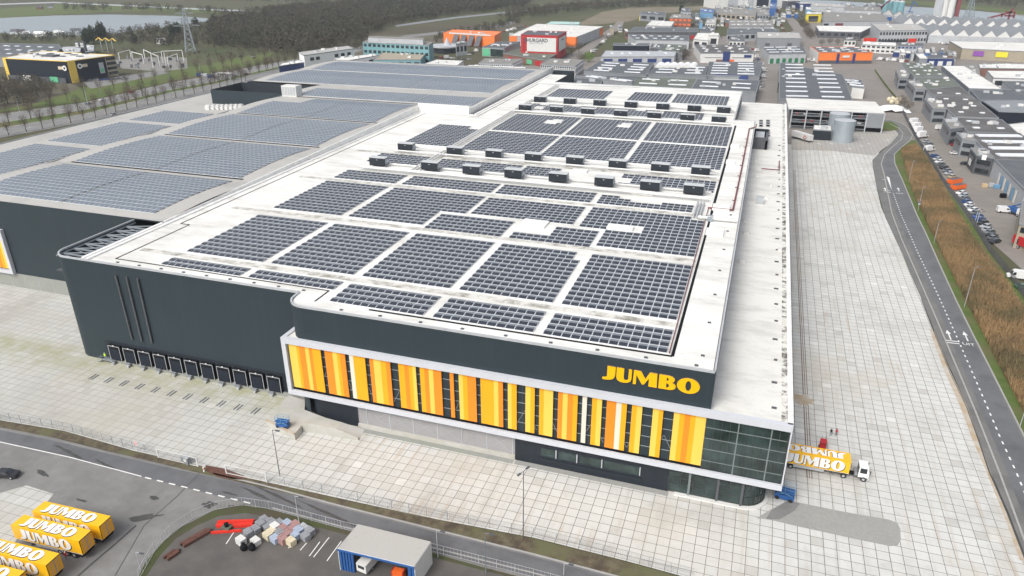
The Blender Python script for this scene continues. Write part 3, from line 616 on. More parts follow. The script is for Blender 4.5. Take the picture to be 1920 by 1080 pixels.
# --- JUMBO lettering
def curve_mesh(loops, ext):
    cu = bpy.data.curves.new('c', 'CURVE'); cu.dimensions = '2D'; cu.fill_mode = 'BOTH'; cu.extrude = ext
    for L in loops:
        s = cu.splines.new('POLY'); s.points.add(len(L)-1); s.use_cyclic_u = True
        for i, p in enumerate(L): s.points[i].co = (p[0], p[1], 0, 1)
    o = bpy.data.objects.new('c', cu); col.objects.link(o); bpy.context.view_layer.update()
    me = bpy.data.meshes.new_from_object(o.evaluated_get(bpy.context.evaluated_depsgraph_get())); bpy.data.objects.remove(o); return me
def ell(cx, cy, rx, ry, n=28, a0=0, a1=360): return [(cx+rx*math.cos(math.radians(a0+(a1-a0)*i/n)), cy+ry*math.sin(math.radians(a0+(a1-a0)*i/n))) for i in range(n if a1-a0 == 360 else n+1)]
LET = {'J': ([[(.24, 1), (.66, 1), (.66, .42), (.64, .28), (.58, .15), (.46, .05), (.3, 0), (.1, -.02), (0, .0), (0, .13), (.1, .14), (.2, .18), (.24, .27)]], .72),
       'U': ([[(0, 1), (.38, 1), (.38, .3), (.42, .19), (.5, .15), (.58, .19), (.62, .3), (.62, 1), (.78, 1), (.78, .3), (.72, .12), (.58, .01), (.4, -.03), (.2, .0), (.06, .1), (0, .28)]], .86),
       'M': ([[(0, 0), (.02, 1), (.38, 1), (.62, .48), (.82, 1), (1.2, 1), (1.22, 0), (.8, 0), (.8, .58), (.56, .08), (.46, .08), (.16, .72), (.16, 0)]], 1.3),
       'B': ([[(0, 0), (0, 1), (.48, 1), (.64, .96), (.76, .86), (.78, .72), (.72, .6), (.62, .54), (.76, .48), (.85, .36), (.85, .22), (.76, .07), (.6, 0)],
              [(.38, .88), (.44, .86), (.48, .78), (.47, .66), (.42, .61), (.38, .6)], [(.38, .46), (.46, .44), (.52, .36), (.52, .2), (.46, .13), (.38, .12)]], .9),
       'O': ([ell(.56, .5, .56, .54), ell(.56, .5, .14, .38)], 1.14)}
def jumbo(place, mat, name, parent, ext=.06, adv=1.0, shrink=1.0, ind=True):
    """five separate letters; place(x, y, z) matrix for unit letter box"""
    x = 0; tot = sum(LET[c][1] for c in 'JUMBO')
    objs = []
    for c in 'JUMBO':
        me = curve_mesh(LET[c][0], ext); me.transform(Matrix.Translation((x/tot, 0, 0)) @ Matrix.Diagonal((1/tot, 1, 1, 1)))
        o = putmesh(name, me, mat, place, parent); objs.append(o); x += LET[c][1]
    return objs
xa = onY(1130, 704, YS)[0]; xb = onY(1312, 735, YS)[0]; zt = onY(1130, 684, YS)[1]; zb = onY(1130, 709, YS)[1]
place = Matrix.Translation((xa, YS-.12, zb)) @ Matrix.Rotation(PI/2, 4, 'X') @ Matrix.Diagonal((xb-xa, (zt-zb), 1, 1))
jumbo(place, M['sign_y'], 'sign_letter', W, .1)
place2 = Matrix.Translation((xa-.08, YS-.03, zb-.1)) @ Matrix.Rotation(PI/2, 4, 'X') @ Matrix.Diagonal((xb-xa+.16, (zt-zb)+.2, 1, 1))
jumbo(place2, M['rust'], 'letter_backing', W, .03)
# --- dock wall details
g7 = lambda x, y: (160+x/6.75, 600+y/6.75)
dx0 = onY(*g7(410, 415), YD)[0]; dx1 = onY(*g7(1575, 632), YD)[0]; dp = (dx1-dx0)/6
b = MB(); xr = -84.3; b.box(dx0-3.2, xr, YD-.06, YD+.02, 1.0, 5.6, M['dark_clad2']); b.build('dock_recess', W)
b = MB(); b.box(dx0-2.2, xr, YD-.5, YD, 0, .95, M['plinth']); b.build('dock_plinth', W)
for i in range(11):
    x = dx0+i*dp
    if x+1.7 > xr: x = xr-1.8
    b = MB(); b.box(x-1.75, x+1.75, YD-.75, YD-.05, .95, 4.9, M['black']); o = b.build('dock_door', W)
    b = MB()
    for s in (-1, 1): b.box(x+s*1.62-.06, x+s*1.62+.06, YD-.83, YD-.76, 1.0, 4.75, M['lgrey'])
    b.box(x-1.62, x+1.62, YD-.83, YD-.76, 4.62, 4.75, M['lgrey']); b.build('door_frame', o)
    b = MB(); b.box(x-1.3, x+1.3, YD-.8, YD-.76, 1.15, 3.9, M['navy']); b.build('door_leaf', o)
    b = MB(); b.box(x-1.5, x-.2, YD-1.3, YD-.5, .55, .95, M['mgrey']); b.box(x-.9, x-.3, YD-1.6, YD-1.2, .1, .5, M['lgrey']); b.build('dock_leveller', o)
    b = MB(); b.box(x-.15, x+.15, YD-.9, YD-.76, 4.75, 4.95, M['white']); b.build('dock_lamp', o)
    for s in (-.9, -.1):
        b = MB(); b.bar2((x+s, YD-8.4), (x+s, YD-6.2), .2, 0, .16, M['mgrey']); b.build('wheel_guide', o)
for (ta, tb) in (((216.7, 516.7), (248, 637)), ((237, 519.5), (266, 640)), ((257.7, 522.7), (285, 643))):
    xa_, za_ = onY(*ta, YD-.3); xb_, zb_ = onY(*tb, YD-.3)
    b = MB(); b.tube([(xb_, YD-.3, zb_), (xa_+(xb_-xa_)*0, YD-.3, za_)], .22, M['dgrey'], 8)
    for t in (.3, .66): b.tube([(xb_+(xa_-xb_)*t, YD-.3, zb_+(za_-zb_)*t-.15), (xb_+(xa_-xb_)*t, YD-.3, zb_+(za_-zb_)*t+.15)], .3, M['dgrey'], 8)
    b.build('downpipe', W)
# --- rooftop fall-arrest anchors, hatches and small vents
def onroof(px, py, sx, sy, h, mat, name, z=ZR-.3, par=W):
    c = at(px, py, z); b = MB(); b.box(c[0]-sx/2, c[0]+sx/2, c[1]-sy/2, c[1]+sy/2, z, z+h, M[mat]); return b.build(name, par)
for i in range(14): onroof(275+i*0, 502, .1, .1, .1, 'dgrey', 'x') if 0 else None
for i in range(9):
    x = -132+i*6; b = MB(); b.box(x-.3, x+.3, 115.9, 116.3, ZR-.3, ZR-.1, M['dgrey']); b.build('roof_anchor', W)
for i in range(9):
    x = -72+i*8.4; b = MB(); b.box(x-.3, x+.3, 110.3, 110.7, ZR-.3, ZR-.1, M['dgrey']); b.build('roof_anchor', W)
for i in range(14):
    y = 114+i*13; b = MB(); b.box(-4.4, -3.8, y, y+.4, ZR-.3, ZR-.1, M['dgrey']); b.build('roof_anchor', W)
for i in range(24):
    y = 113+i*8.5; b = MB(); b.box(8.2+random.uniform(-.3, .3), 8.9, y, y+.4, ZL-.25, ZL, M['dgrey']); b.build('roof_anchor', W)
for px_, py_, s in [(1392, 491, 1.4), (1400, 438, 1.4), (1398, 415, 1.2), (1418, 300, 1), (1420, 330, 1), (1462, 470, 1), (1437, 372, .9), (1445, 350, .8), (1405, 340, .9)]:
    onroof(px_, py_, s, s, .7, 'offwhite', 'roof_vent', ZL-.25)
onroof(1424, 381, 2.2, 2.4, 2, 'lgrey', 'roof_unit', ZL-.25); onroof(1410, 380, 3, .8, .6, 'offwhite', 'roof_duct', ZL-.25)
for px_, py_, sx, sy in [(1002, 421, 6.5, 5), (1340, 437, 4.2, 4.5), (1352, 391, 4.5, 5), (1087, 322, 5, 3), (1163, 428, 6.5, 3), (1206, 363, 6, 3), (1370, 305, 3, 4), (1378, 275, 3, 4)]:
    onroof(px_, py_, sx, sy, .5, 'coping', 'roof_hatch')
for px_, py_ in [(1046, 229), (1175, 236), (1024, 196), (1083, 199), (1203, 207), (1012, 204)]:
    onroof(px_, py_, 4.2, 4.4, .7, 'offwhite', 'roof_hatch')
# red pipe run and white gantry pipes
def pipe(name, pts, r, mat, z):
    b = MB(); b.tube([(x, y, z) for x, y in pts], r, M[mat], 6); return b.build(name, W)
c1 = [at(*p, ZR+.2)[:2] for p in [(1341, 372), (1372, 373), (1385, 320), (1412, 241), (1400, 238)]]
pipe('red_pipe', [(-10.3, 195.5), (-3.8, 195.5), (-3.6, 240), (-3.6, 300), (-1.2, 304), (-1.2, 309)], .22, 'dred', ZR+.1)
pipe('red_pipe', [(-10.1, 195), (-9.6, 112.8)], .1, 'dred', ZR+.05)
for y, zz in ((201.2, 26.9), (202.3, 26.9), (209, 26.5), (225.2, 26.6), (230.2, 26.9)): pipe('service_pipe', [(-119, y), (-10.5, y)], .3, 'offwhite', zz)
for y, zz in ((304.5, 26.7), (305.7, 26.5), (325.5, 26.4), (332.8, 26.7), (334, 26.5)): pipe('service_pipe', [(-103, y), (-11, y)], .35, 'offwhite', zz)
for x in (-101.9, -100.6): pipe('service_pipe', [(x, 203), (x, 375)], .35, 'offwhite', 26.6)
pipe('service_pipe', [(-12, 186), (-2.5, 186)], .5, 'offwhite', 26.5)
for x in (-13.2, -12.4, -11.6): pipe('service_pipe', [(x, 186), (x, 199)], .25, 'lgrey', 26.5)
b = MB(); b.box(-9.6, -8.2, 185, 187.5, 25.8, 26.9, M['steel']); b.build('gutter_bridge', W)
# rooftop lift box and cooling rows on the lower roof
b = MB(); b.box(-1.6, 3.8, 300, 301, ZL-.2, 23, M['dgrey']); b.box(3, 4, 300, 317, ZL-.2, 22, M['dgrey']); b.box(-1.6, 3.8, 316, 317, ZL-.2, 23, M['dark_clad2']); b.build('roof_wall', W)
b = MB(); b.box(-1, 2.4, 302, 314, ZL-.2, 22.5, M['lgrey']); b.build('roof_house', W)
for i in range(2):
    for j in range(6):
        c = at(1427+i*13, 226+j*4.2+(6 if j > 2 else 0), ZL+.5); b = MB(); b.box(c[0]-.9, c[0]+.9, c[1]-1, c[1]+.2, ZL, ZL+1, M['lgrey']); b.box(c[0]-.7, c[0]+.7, c[1]-1.05, c[1]-1, ZL+.15, ZL+.85, M['black']); b.build('cooling_fan', W)
pipe('cooling_pipe', [(2.6, 268), (8.5, 268), (8.5, 280)], .2, 'dred', 19.2)
# ---------------------------------------------------------------- left hall
BAY = [141, 178.3, 220.7, 263.6, 305.6, 341, 385, 428]
def zl(y):
    for a_, b_ in zip(BAY, BAY[1:]):
        if a_ <= y <= b_: return 26.3+.8*math.sin(PI*(y-a_)/(b_-a_))
    return 26.3
b = MB(); ys = sorted(set([140.3]+[a_+(b_-a_)*k/8 for a_, b_ in zip(BAY, BAY[1:]) for k in range(9)]))
for y0_, y1_ in zip(ys, ys[1:]):
    xl = -219 if y0_ < 337 else -262
    xr = -141 if y0_ < 290 else -118
    b.face([(xl, y0_, zl(y0_)), (xr, y0_, zl(y0_)), (xr, y1_, zl(y1_)), (xl, y1_, zl(y1_))], M['grey_roof'])
b.build('hall_roof', W)
b = MB(); b.box(-288, -141, 140.1, 140.35, 4.4, 26.35, M['dark_clad']); b.build('hall_wall', W)
b = MB(); b.box(-288, -150, 139.95, 140.1, 0, 4.4, M['plinth'])
for i in range(26): b.box(-286+i*5.3, -285.93+i*5.3, 139.92, 139.96, 0, 4.4, M['lgrey'])
b.build('hall_plinth', W)
b = MB(); b.prism([(-141.1, 140.5), (-140.7, 140.5), (-140.7, 293), (-141.1, 293)], 25.5, 27.2, M['coping'])
for i in (4, 5): b.v[i] = (b.v[i][0], b.v[i][1], 26.5)
for i in (6, 7): b.v[i] = (b.v[i][0], b.v[i][1], 28.6)
b.box(-141.1, -140.7, 292.6, 293, 25.5, 25.6, M['coping']); b.box(-141.1, -117.6, 292.6, 293, 25.5, 29.6, M['coping']); b.box(-118, -117.6, 293, 426, 25.5, 28.6, M['coping']); b.build('hall_upstand', W)
b = MB(); b.box(-219.4, -219, 140.4, 337, 18, 26.6, M['mgrey']); b.box(-262.4, -262, 337, 428, 0, 26.6, M['mgrey']); b.box(-262, -118, 427.6, 428, 0, 26.7, M['mgrey']); b.box(-262, -219, 336.9, 337.1, 18, 26.4, M['dark_clad2']); b.build('hall_side', W)
for y in BAY[1:5]: drain([(-213, y+.9), (-146, y+.9)], .9, 26.42, 'black', 'roof_valley')
drain([(-218, 330), (-119, 330)], .5, 26.9, 'dgrey', 'roof_valley'); drain([(-258, 385), (-119, 385)], .5, 26.35, 'dgrey', 'roof_valley')
b = MB(); b.box(-289, -219.4, 140.4, 345, 18.6, 19, M['grey_roof']); b.box(-289.4, -288.6, 140.1, 345, 0, 19.3, M['mgrey']); b.build('low_hall_roof', W)
# roof enclosure with dark screens
b = MB(); b.box(-266.4, -266, 313, 338, 19, 25.9, M['dark_clad2']); b.box(-266, -219.5, 312.8, 313.2, 19, 25.9, M['dark_clad']); b.box(-266, -219.5, 336.4, 336.8, 19, 26, M['dark_clad2']); b.build('plant_screen', W)
for i in range(16):
    c = at(391+(i % 8)*8.5, 199.5+(i//8)*3.4-(i % 8)*.2, 19.6); b = MB(); b.box(c[0]-1.3, c[0]+1.3, c[1]-1.2, c[1]+1.2, 19, 20.3, M['offwhite']); b.build('vent_cowl', W)
# neighbour facade frame at far left
b = MB(); xa_ = onY(25, 508, 139.3)[0]
zf0, zf1 = 4.5, 18
b.box(-290, xa_, 139.0, 140.0, zf0, zf0+1, M['frame']); b.box(-290, xa_, 139.0, 140.0, zf1-1.2, zf1, M['frame']); b.box(xa_-1, xa_, 139.0, 140.0, zf0+1, zf1-1.2, M['frame']); b.build('side_facade_frame', W)
for i, c in enumerate(['o', 'ly', 'y', 'o', 'ly', 'y', 'o', 'y']):
    b = MB(); b.box(xa_-1.6-i*1.1, xa_-.6-i*1.1, 139.5, 139.7, zf0+1.4, zf1-1.3, M[c]); b.build('stripe_panel', W)
# louvred box on hall roof
BX = empty('rooftop_cabin', (-222, 300, 26.5), 0, 'small beige ventilation cabin on the left roof beside the dark screened plant', 'cabin')
c = at(547, 178, 26.8); BX.location = c
b = MB(); b.box(c[0]-4, c[0]+4, c[1]-2, c[1]+3, 26.3, 31.3, M['offwhite']); b.build('casing', BX)
b = MB(); 
for i in range(5): b.box(c[0]-3.7+i*1.5, c[0]-2.5+i*1.5, c[1]-2.1, c[1]-2, 27, 30.8, M['lgrey'])
b.build('louvre', BX)
# ramp beside the dock wall
R = empty('loading_ramp', at(560, 800), 0, 'pale concrete loading ramp curving up to the dock left of the striped facade', 'ramp')
b = MB(); zp = 1.5
pl = [at(*p, zp)[:2] for p in [(499, 788), (541, 741), (572, 750), (571, 768), (610, 783), (642, 792), (627, 806), (567, 796), (552, 814)]]
b.prism(pl, 0, zp, M['concrete']); b.build('platform', R)
b = MB(); q0, q1 = at(627, 806, zp), at(642, 792, zp); q2, q3 = at(684, 806, 0), at(672, 824, 0)
b.v = [q0, q1, (q2[0], q2[1], .04), (q3[0], q3[1], .04), (q0[0], q0[1], 0), (q1[0], q1[1], 0)]; b.v[0] = (q0[0], q0[1], zp-.01); b.v[1] = (q1[0], q1[1], zp-.01)
for f in ((0, 3, 2, 1), (4, 3, 0), (5, 1, 2), (4, 0, 1, 5)): b.f.append(f); b.mi.append(b.mat(M['concrete'])); b.sm.append(False)
b.build('slope', R)
b = MB(); w1, w2, w3 = at(567, 797, zp), at(627, 807, zp), at(672, 825, 0)
b.bar2(w1[:2], w2[:2], .25, 0, zp+.7, M['concrete'])
k0 = len(b.v); b.bar2(w2[:2], w3[:2], .25, 0, zp+.7, M['concrete'])
for i in (5, 6, 7, 4):
    x, y, z = b.v[k0+i]
    if math.hypot(x-w3[0], y-w3[1]) < .5: b.v[k0+i] = (x, y, .6)
b.build('retaining_wall', R)
b = MB(); w_ = [at(*p, zp)[:2] for p in [(552, 814), (499, 788)]]; b.bar2(w_[0], w_[1], .3, zp-.1, zp+.25, M['tan']); b.build('platform_edge', R)
# ---------------------------------------------------------------- solar arrays
ROWORD = ['nearest', 'second', 'third', 'fourth', 'fifth', 'sixth', 'seventh', 'eighth', 'ninth', 'tenth']
def solar(x0, x1, y0, y1, zf, label, holes=(), cw=1.74, rp=2.3, group='solar arrays on the warehouse roofs'):
    pvm = M['pv'] if zf is zr else M['pv_blue']
    nc = max(1, round((x1-x0)/cw)); nr = max(1, round((y1-y0)/rp)); cw = (x1-x0)/nc; rp = (y1-y0)/nr
    b = MB(); kd = b.mat(M['rear_slope'] if zf is zr else M['pv_blue']); km, ka = b.mat(pvm), b.mat(M['alu'])
    for r in range(nr):
        ya = y0+r*rp; yb = ya+rp*.47; yc = ya+rp*.93
        for k, (p, q, za, zb) in enumerate(((ya, yb, .08, .26), (yb, yc, .26, .08))):
            runs = []; cur = None
            for c in range(nc):
                xm = x0+(c+.5)*cw; ym = (ya+yc)/2
                ok = not any(h[0] < xm < h[1] and h[2] < ym < h[3] for h in holes)
                if ok:
                    s, e = x0+c*cw, x0+(c+1)*cw; j = len(b.v)
                    i_ = .085
                    t0, t1 = i_/(q-p)*(zb-za)*.5, 0
                    b.v += [(s+i_, p+.05, zf(p)+za+.03), (e-i_, p+.05, zf(p)+za+.03), (e-i_, q-.05, zf(q)+zb+.03), (s+i_, q-.05, zf(q)+zb+.03)]
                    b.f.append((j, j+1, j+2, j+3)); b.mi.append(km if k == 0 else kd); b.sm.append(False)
                    cur = (cur[0], e) if cur else (s, e)
                if (not ok or c == nc-1) and cur:
                    j = len(b.v); s, e = cur; b.v += [(s, p, zf(p)+za), (e, p, zf(p)+za), (e, q, zf(q)+zb), (s, q, zf(q)+zb)]
                    b.f.append((j, j+1, j+2, j+3)); b.mi.append(ka); b.sm.append(False); cur = None
                    if k == 0: b.v += [(s, p, zf(p)), (e, p, zf(p))]; b.f.append((j+4, j+5, j+1, j)); b.mi.append(ka); b.sm.append(False)
    if b.f:
        return b.build('solar_array', None, label=label, cat='solar panels', group=group)
zr = lambda y: ZR-.3
cols = {'A': (-122, -101.3), 'B': (-99.1, -78.4), 'C': (-76.3, -56), 'D': (-54, -34.1), 'E': (-32.3, -10)}
wide = {'A': (-122, -101.3), 'B': (-99, -70.7), 'C': (-69.4, -41.5), 'E': (-39.8, -10)}
pos5 = dict(A='far left', B='second from left', C='middle', D='second from right', E='far right')
pos4 = dict(A='far left', B='second from left', C='second from right', E='far right')
def S(c, y0, y1, row, table, names, holes=(), ex=''):
    solar(table[c][0], table[c][1], y0, y1, zr, '%s block of dark panels, %s row on the white roof%s' % (names[c], row, ex), holes)
for c in 'AB': S(c, 118.2, 122.6, 'frontmost', cols, pos5)
S('C', 113.2, 122.3, 'frontmost', cols, pos5, ex=', at the rounded corner'); S('D', 113.2, 122.3, 'frontmost', cols, pos5); S('E', 113.2, 122.3, 'frontmost', cols, pos5, ex=', above the yellow letters')
for c in 'ABCDE': S(c, 126.3, 154.2, 'second', cols, pos5, holes=[(-36, -34, 149, 155)] if c == 'D' else ())
S('A', 160, 187.8, 'third', cols, pos5)
solar(-99.1, -70.7, 160, 187.6, zr, 'second from left block of the third panel row, notched at its right corner', [(-78.3, -70, 159, 171.5)])
solar(-76.4, -56.2, 158, 169.8, zr, 'low block of dark panels set into the third row left of the square hatch')
solar(-69.4, -41.6, 172, 187, zr, 'broad block of the third panel row right of the notched one')
solar(-54, -34.1, 158, 169.5, zr, 'block of dark panels wrapping round the square roof hatch', [(-54, -45.4, 163, 170)])
solar(-39.8, -10.1, 159.4, 187.7, zr, 'far right block of the third panel row with a cut-out around a long hatch', [(-40, -32.4, 158, 171.8), (-32.6, -23.3, 171.6, 176.4), (-14, -10, 185.6, 189)])
for c in 'AB': S(c, 191, 200.6, 'narrow fourth', wide, pos4)
S('C', 191, 200.6, 'narrow fourth', wide, pos4)
solar(-39.8, -14, 191, 199.6, zr, 'stepped far right block of the narrow fourth panel row', [(-34.5, -14, 197.3, 200), (-32, -22.3, 194.5, 200)])
S('A', 211.5, 223.4, 'fifth', wide, pos4, ex=', between air units'); S('B', 210.6, 222.6, 'fifth', wide, pos4, ex=', between air units')
solar(-69.4, -57.8, 210.6, 222.6, zr, 'short second from right block of the fifth panel row, between air units'); solar(-38, -10, 210.6, 223, zr, 'far right block of the fifth panel row, between air units', [(-38, -34.5, 213, 219)])
S('A', 238.7, 272.6, 'sixth', wide, pos4, [(-109, -101, 268, 274)])
for c in 'BCE': S(c, 236.4, 266.9, 'sixth', wide, pos4); S(c, 269.2, 302.6, 'seventh', wide, pos4, [(-83, -78, 288, 293)] if c == 'B' else [(-53, -48.8, 288.5, 293)] if c == 'C' else ())
for c in 'BC': S(c, 312.6, 328.8, 'eighth', wide, pos4)
solar(-39.8, -22.8, 312.6, 330, zr, 'short far right block of the eighth panel row between the far black air units')
solar(-98.8, -71, 346, 370, zr, 'left block of the hindmost panel row on the white roof'); solar(-60.3, -41.6, 348, 371, zr, 'middle block of the hindmost panel row on the white roof'); solar(-39.8, -15.2, 348, 372, zr, 'right block of the hindmost panel row on the white roof')
lw = [('nearest', 144.5, 176.6), ('second', 180, 219), ('third', 222.6, 261.8), ('fourth', 265.3, 303.6)]
for nm_, y0_, y1_ in lw:
    solar(-212.5, -179.2, y0_, y1_, zl, '%s block in the left column of panels on the grey hall roof' % nm_, [(-213, -203, 140, 147)] if nm_ == 'nearest' else [(-213, -198, 290, 310)] if nm_ == 'fourth' else ())
    solar(-178.6, -147.6, y0_, y1_, zl, '%s block in the right column of panels on the grey hall roof' % nm_)
LC = [('left', -212.5, -181.5), ('middle', -181, -151), ('right', -150.5, -122)]
for nm_, xa_, xb_ in LC: solar(xa_, xb_, 309, 327, zl, '%s block of the fifth panel row on the grey hall roof' % nm_)
LC = [('left', -255, -213), ('middle', -212.4, -170), ('right', -169.4, -126)]
for nm_, xa_, xb_ in LC:
    solar(xa_, xb_, 343.5, 383.6, zl, '%s block of the sixth, bluish panel row on the grey hall roof' % nm_)
    solar(xa_, xb_, 387, 419, zl, '%s block of the hindmost, bluish panel row on the grey hall roof' % nm_)
z19 = lambda y: 19.02
for nm_, y0_, y1_ in (('nearest', 176, 218), ('second', 223, 262), ('third', 266.5, 290)):
    solar(-275.5, -247, y0_, y1_, z19, '%s panel block on the lower left roof beside the motorway trees' % nm_)
# ---------------------------------------------------------------- air handling units
A0 = empty('air_handling_unit', (0, 0, ZR-.3))
b = MB(); b.box(-2.75, 2.75, 0, 2.6, .7, 3.05, M['dark_clad2']); b.build('casing', A0, world=False)
b = MB(); b.box(-2.85, 2.85, -.1, 2.7, 3.05, 3.13, M['coolgrey']); b.build('top_cover', A0, world=False)
b = MB()
for x in (-2.6, 2.6):
    for y in (.1, 2.5): q = MB(); q.box(x-.07, x+.07, y-.07, y+.07, 0, .62, M['steel']); q.build('leg', A0, world=False)
b.box(-2.7, 2.7, -.05, .1, .62, .75, M['black']); b.build('support_beam', A0, world=False)
b = MB(); b.face([(2.76, .3, 1), (2.76, 2.4, 1), (2.76, 2.4, 2.8), (2.76, .3, 2.8)], M['steel']); b.tube([(2.76, 1.6, 1.9), (3.1, 1.6, 1.9)], .55, M['lgrey'], 8); b.build('side_vent', A0, world=False)
b = MB(); b.face([(-.3, -.02, 2.6), (0, -.02, 2.3), (.3, -.02, 2.6)], M['lgrey']); b.build('badge', A0, world=False)
xc = [-114.9, -96.6, -82.6, -68.9, -54.9, -41, -27.6, -15.3]
ORD = ['first', 'second', 'third', 'fourth', 'fifth', 'sixth', 'seventh', 'eighth']; first = True
for nm_, y, lst, o4 in (('nearest', 205.9, xc, 0), ('second', 226.2, xc, 0), ('third', 306.5, xc[1:], 1), ('farthest', 327.5, xc[1:], 1)):
    for i, x in enumerate(lst):
        o = A0 if first else copy_tree(A0); first = False
        o.location = (x+(-.5 if nm_ == 'third' else 0), y, ZR-.3)
        tag(o, 'black rooftop air unit, %s from the left in the %s of four rows' % (ORD[i], nm_), 'air unit', 'black air handling units on the white roof')
# ---------------------------------------------------------------- vehicles
CAR = {}
carcols = {'white': (.72, .72, .72), 'silver': (.38, .40, .42), 'grey': (.14, .15, .16), 'black': (.02, .02, .024), 'blue': (.03, .08, .25), 'red': (.35, .02, .02), 'beige': (.45, .38, .26), 'green': (.05, .12, .07)}
cm = {k: flat('car_paint_'+k, v, .25, .02, 1, coat=.5) for k, v in carcols.items()}
def car_proto(c):
    if c in CAR: return CAR[c]
    b = MB(); prof = [(-2.15, .3), (2.15, .3), (2.2, .62), (2.05, .8), (1.1, .95), (.45, 1.42), (-1.15, 1.45), (-1.9, .98), (-2.2, .9)]
    n = len(prof)
    def loft(b, prof, ws, m):
        k = b.mat(m); j = len(b.v); n = len(prof)
        b.v += [(x, -w, z) for (x, z), w in zip(prof, ws)]+[(x, w, z) for (x, z), w in zip(prof, ws)]
        for i in range(n): q = (i+1) % n; b.f.append((j+i, j+n+i, j+n+q, j+q)); b.mi.append(k); b.sm.append(False)
        b.f.append(tuple(j+i for i in range(n))); b.mi.append(k); b.sm.append(False); b.f.append(tuple(j+2*n-1-i for i in range(n))); b.mi.append(k); b.sm.append(False)
    loft(b, prof, [.86, .86, .88, .88, .86, .66, .66, .84, .86], cm[c]); body = b
    gl = MB(); 
    gl.face([(1.08, -.7, .98), (1.08, .7, .98), (.5, .6, 1.40), (.5, -.6, 1.40)], M['win']); gl.face([(-1.86, .68, 1.02), (-1.86, -.68, 1.02), (-1.2, -.58, 1.43), (-1.2, .58, 1.43)], M['win'])
    for s in (-1, 1):
        q = [(.95, s*.86, .99), (-1.7, s*.86, 1.0), (-1.15, s*.71, 1.38), (.42, s*.71, 1.36)]; gl.face(q if s < 0 else q[::-1], M['win'])
    for i in range(len(gl.v)): x, y, z = gl.v[i]; gl.v[i] = (x*1.015, y*1.02, z+.012)
    w = MB(); w.tube([(0, -.12, 0), (0, .12, 0)], .32, M['rubber'], 10); w.tube([(0, -.13, 0), (0, .13, 0)], .17, M['lgrey'], 8)
    CAR[c] = (body, gl, w); return CAR[c]
MESH = {}
def inst(key, mb, name, parent, loc=(0, 0, 0)):
    if key not in MESH:
        o = mb.build(name, parent, world=False); MESH[key] = o.data
    else:
        o = bpy.data.objects.new(name, MESH[key]); col.objects.link(o); o.parent = parent
    o.location = loc; return o
def car(x, y, rz, c, label, group=None, z=0, simple=False, wh=True):
    t = empty('parked_car' if group != 'moving' else 'car', (x, y, z), rz, label, 'car', group if group != 'moving' else None)
    body, gl, w = car_proto(c)
    inst('cb'+c, body, 'body', t); inst('cg', gl, 'windows', t)
    if not simple:
        for dx in (-1.35, 1.35):
            for dy in (-.8, .8): inst('cw', w, 'wheel', t, (dx, dy, .32))
    return t
VAN = {}
def van(x, y, rz, c, label, group=None, z=0, L=6, Hh=2.6, box=False, simple=False):
    t = empty('van', (x, y, z), rz, label, 'van', group)
    k = (c, L, Hh, box)
    if k not in VAN:
        b = MB(); kk = b.mat(cm[c]); f = L/2
        prof = [(-f, .4), (f, .4), (f, .95), (f-.9, 1.25), (f-1.5, Hh-.5 if box else Hh-.1), (f-1.9, Hh-.4 if box else Hh), (-f, Hh-.4 if box else Hh)]
        if box: prof = [(f-2.2, .4), (f, .4), (f, .95), (f-.7, 1.3), (f-1.2, 2.1), (f-2.2, 2.15)]
        n = len(prof); b.v += [(a, -.98, z_) for a, z_ in prof]+[(a, .98, z_) for a, z_ in prof]
        for i in range(n): q = (i+1) % n; b.f.append((i, n+i, n+q, q)); b.mi.append(kk); b.sm.append(False)
        b.f += [tuple(range(n)), tuple(2*n-1-i for i in range(n))]; b.mi += [kk, kk]; b.sm += [False, False]
        if box: b.box(-f, f-2.3, -1.08, 1.08, .7, Hh+.5, M['white'])
        g = MB(); z1 = 2.0 if box else Hh-.35; xx = f-1.16 if box else f-1.42
        g.face([(f-.85, -.85, 1.32), (f-.85, .85, 1.32), (xx+.03, .8, z1), (xx+.03, -.8, z1)], M['win'])
        for s in (-1, 1):
            q = [(f-1.0, s*1.0, 1.3), (f-2.1, s*1.0, 1.3), (f-2.1, s*1.0, z1-.1), (f-1.5, s*1.0, z1-.1)]; g.face(q if s < 0 else q[::-1], M['win'])
        w = MB(); w.tube([(0, -.14, 0), (0, .14, 0)], .36, M['rubber'], 10)
        VAN[k] = (b, g, w)
    b, g, w = VAN[k]
    inst(('vb',)+k, b, 'body', t); inst(('vg',)+k, g, 'windows', t)
    if not simple:
        for dx in (-L/2+1, L/2-1):
            for dy in (-.88, .88): inst('vw', w, 'wheel', t, (dx, dy, .36))
    return t
def wheelset(t, xs, y=1.15, r=.5):
    w = MB(); w.tube([(0, -.18, 0), (0, .18, 0)], r, M['rubber'], 14); w.tube([(0, -.19, 0), (0, .19, 0)], r*.5, M['lgrey'], 10)
    for x in xs:
        for s in (-1, 1):
            o = inst('tw%.2f' % r, w, 'wheel', t, (x, s*(y-.18), r))
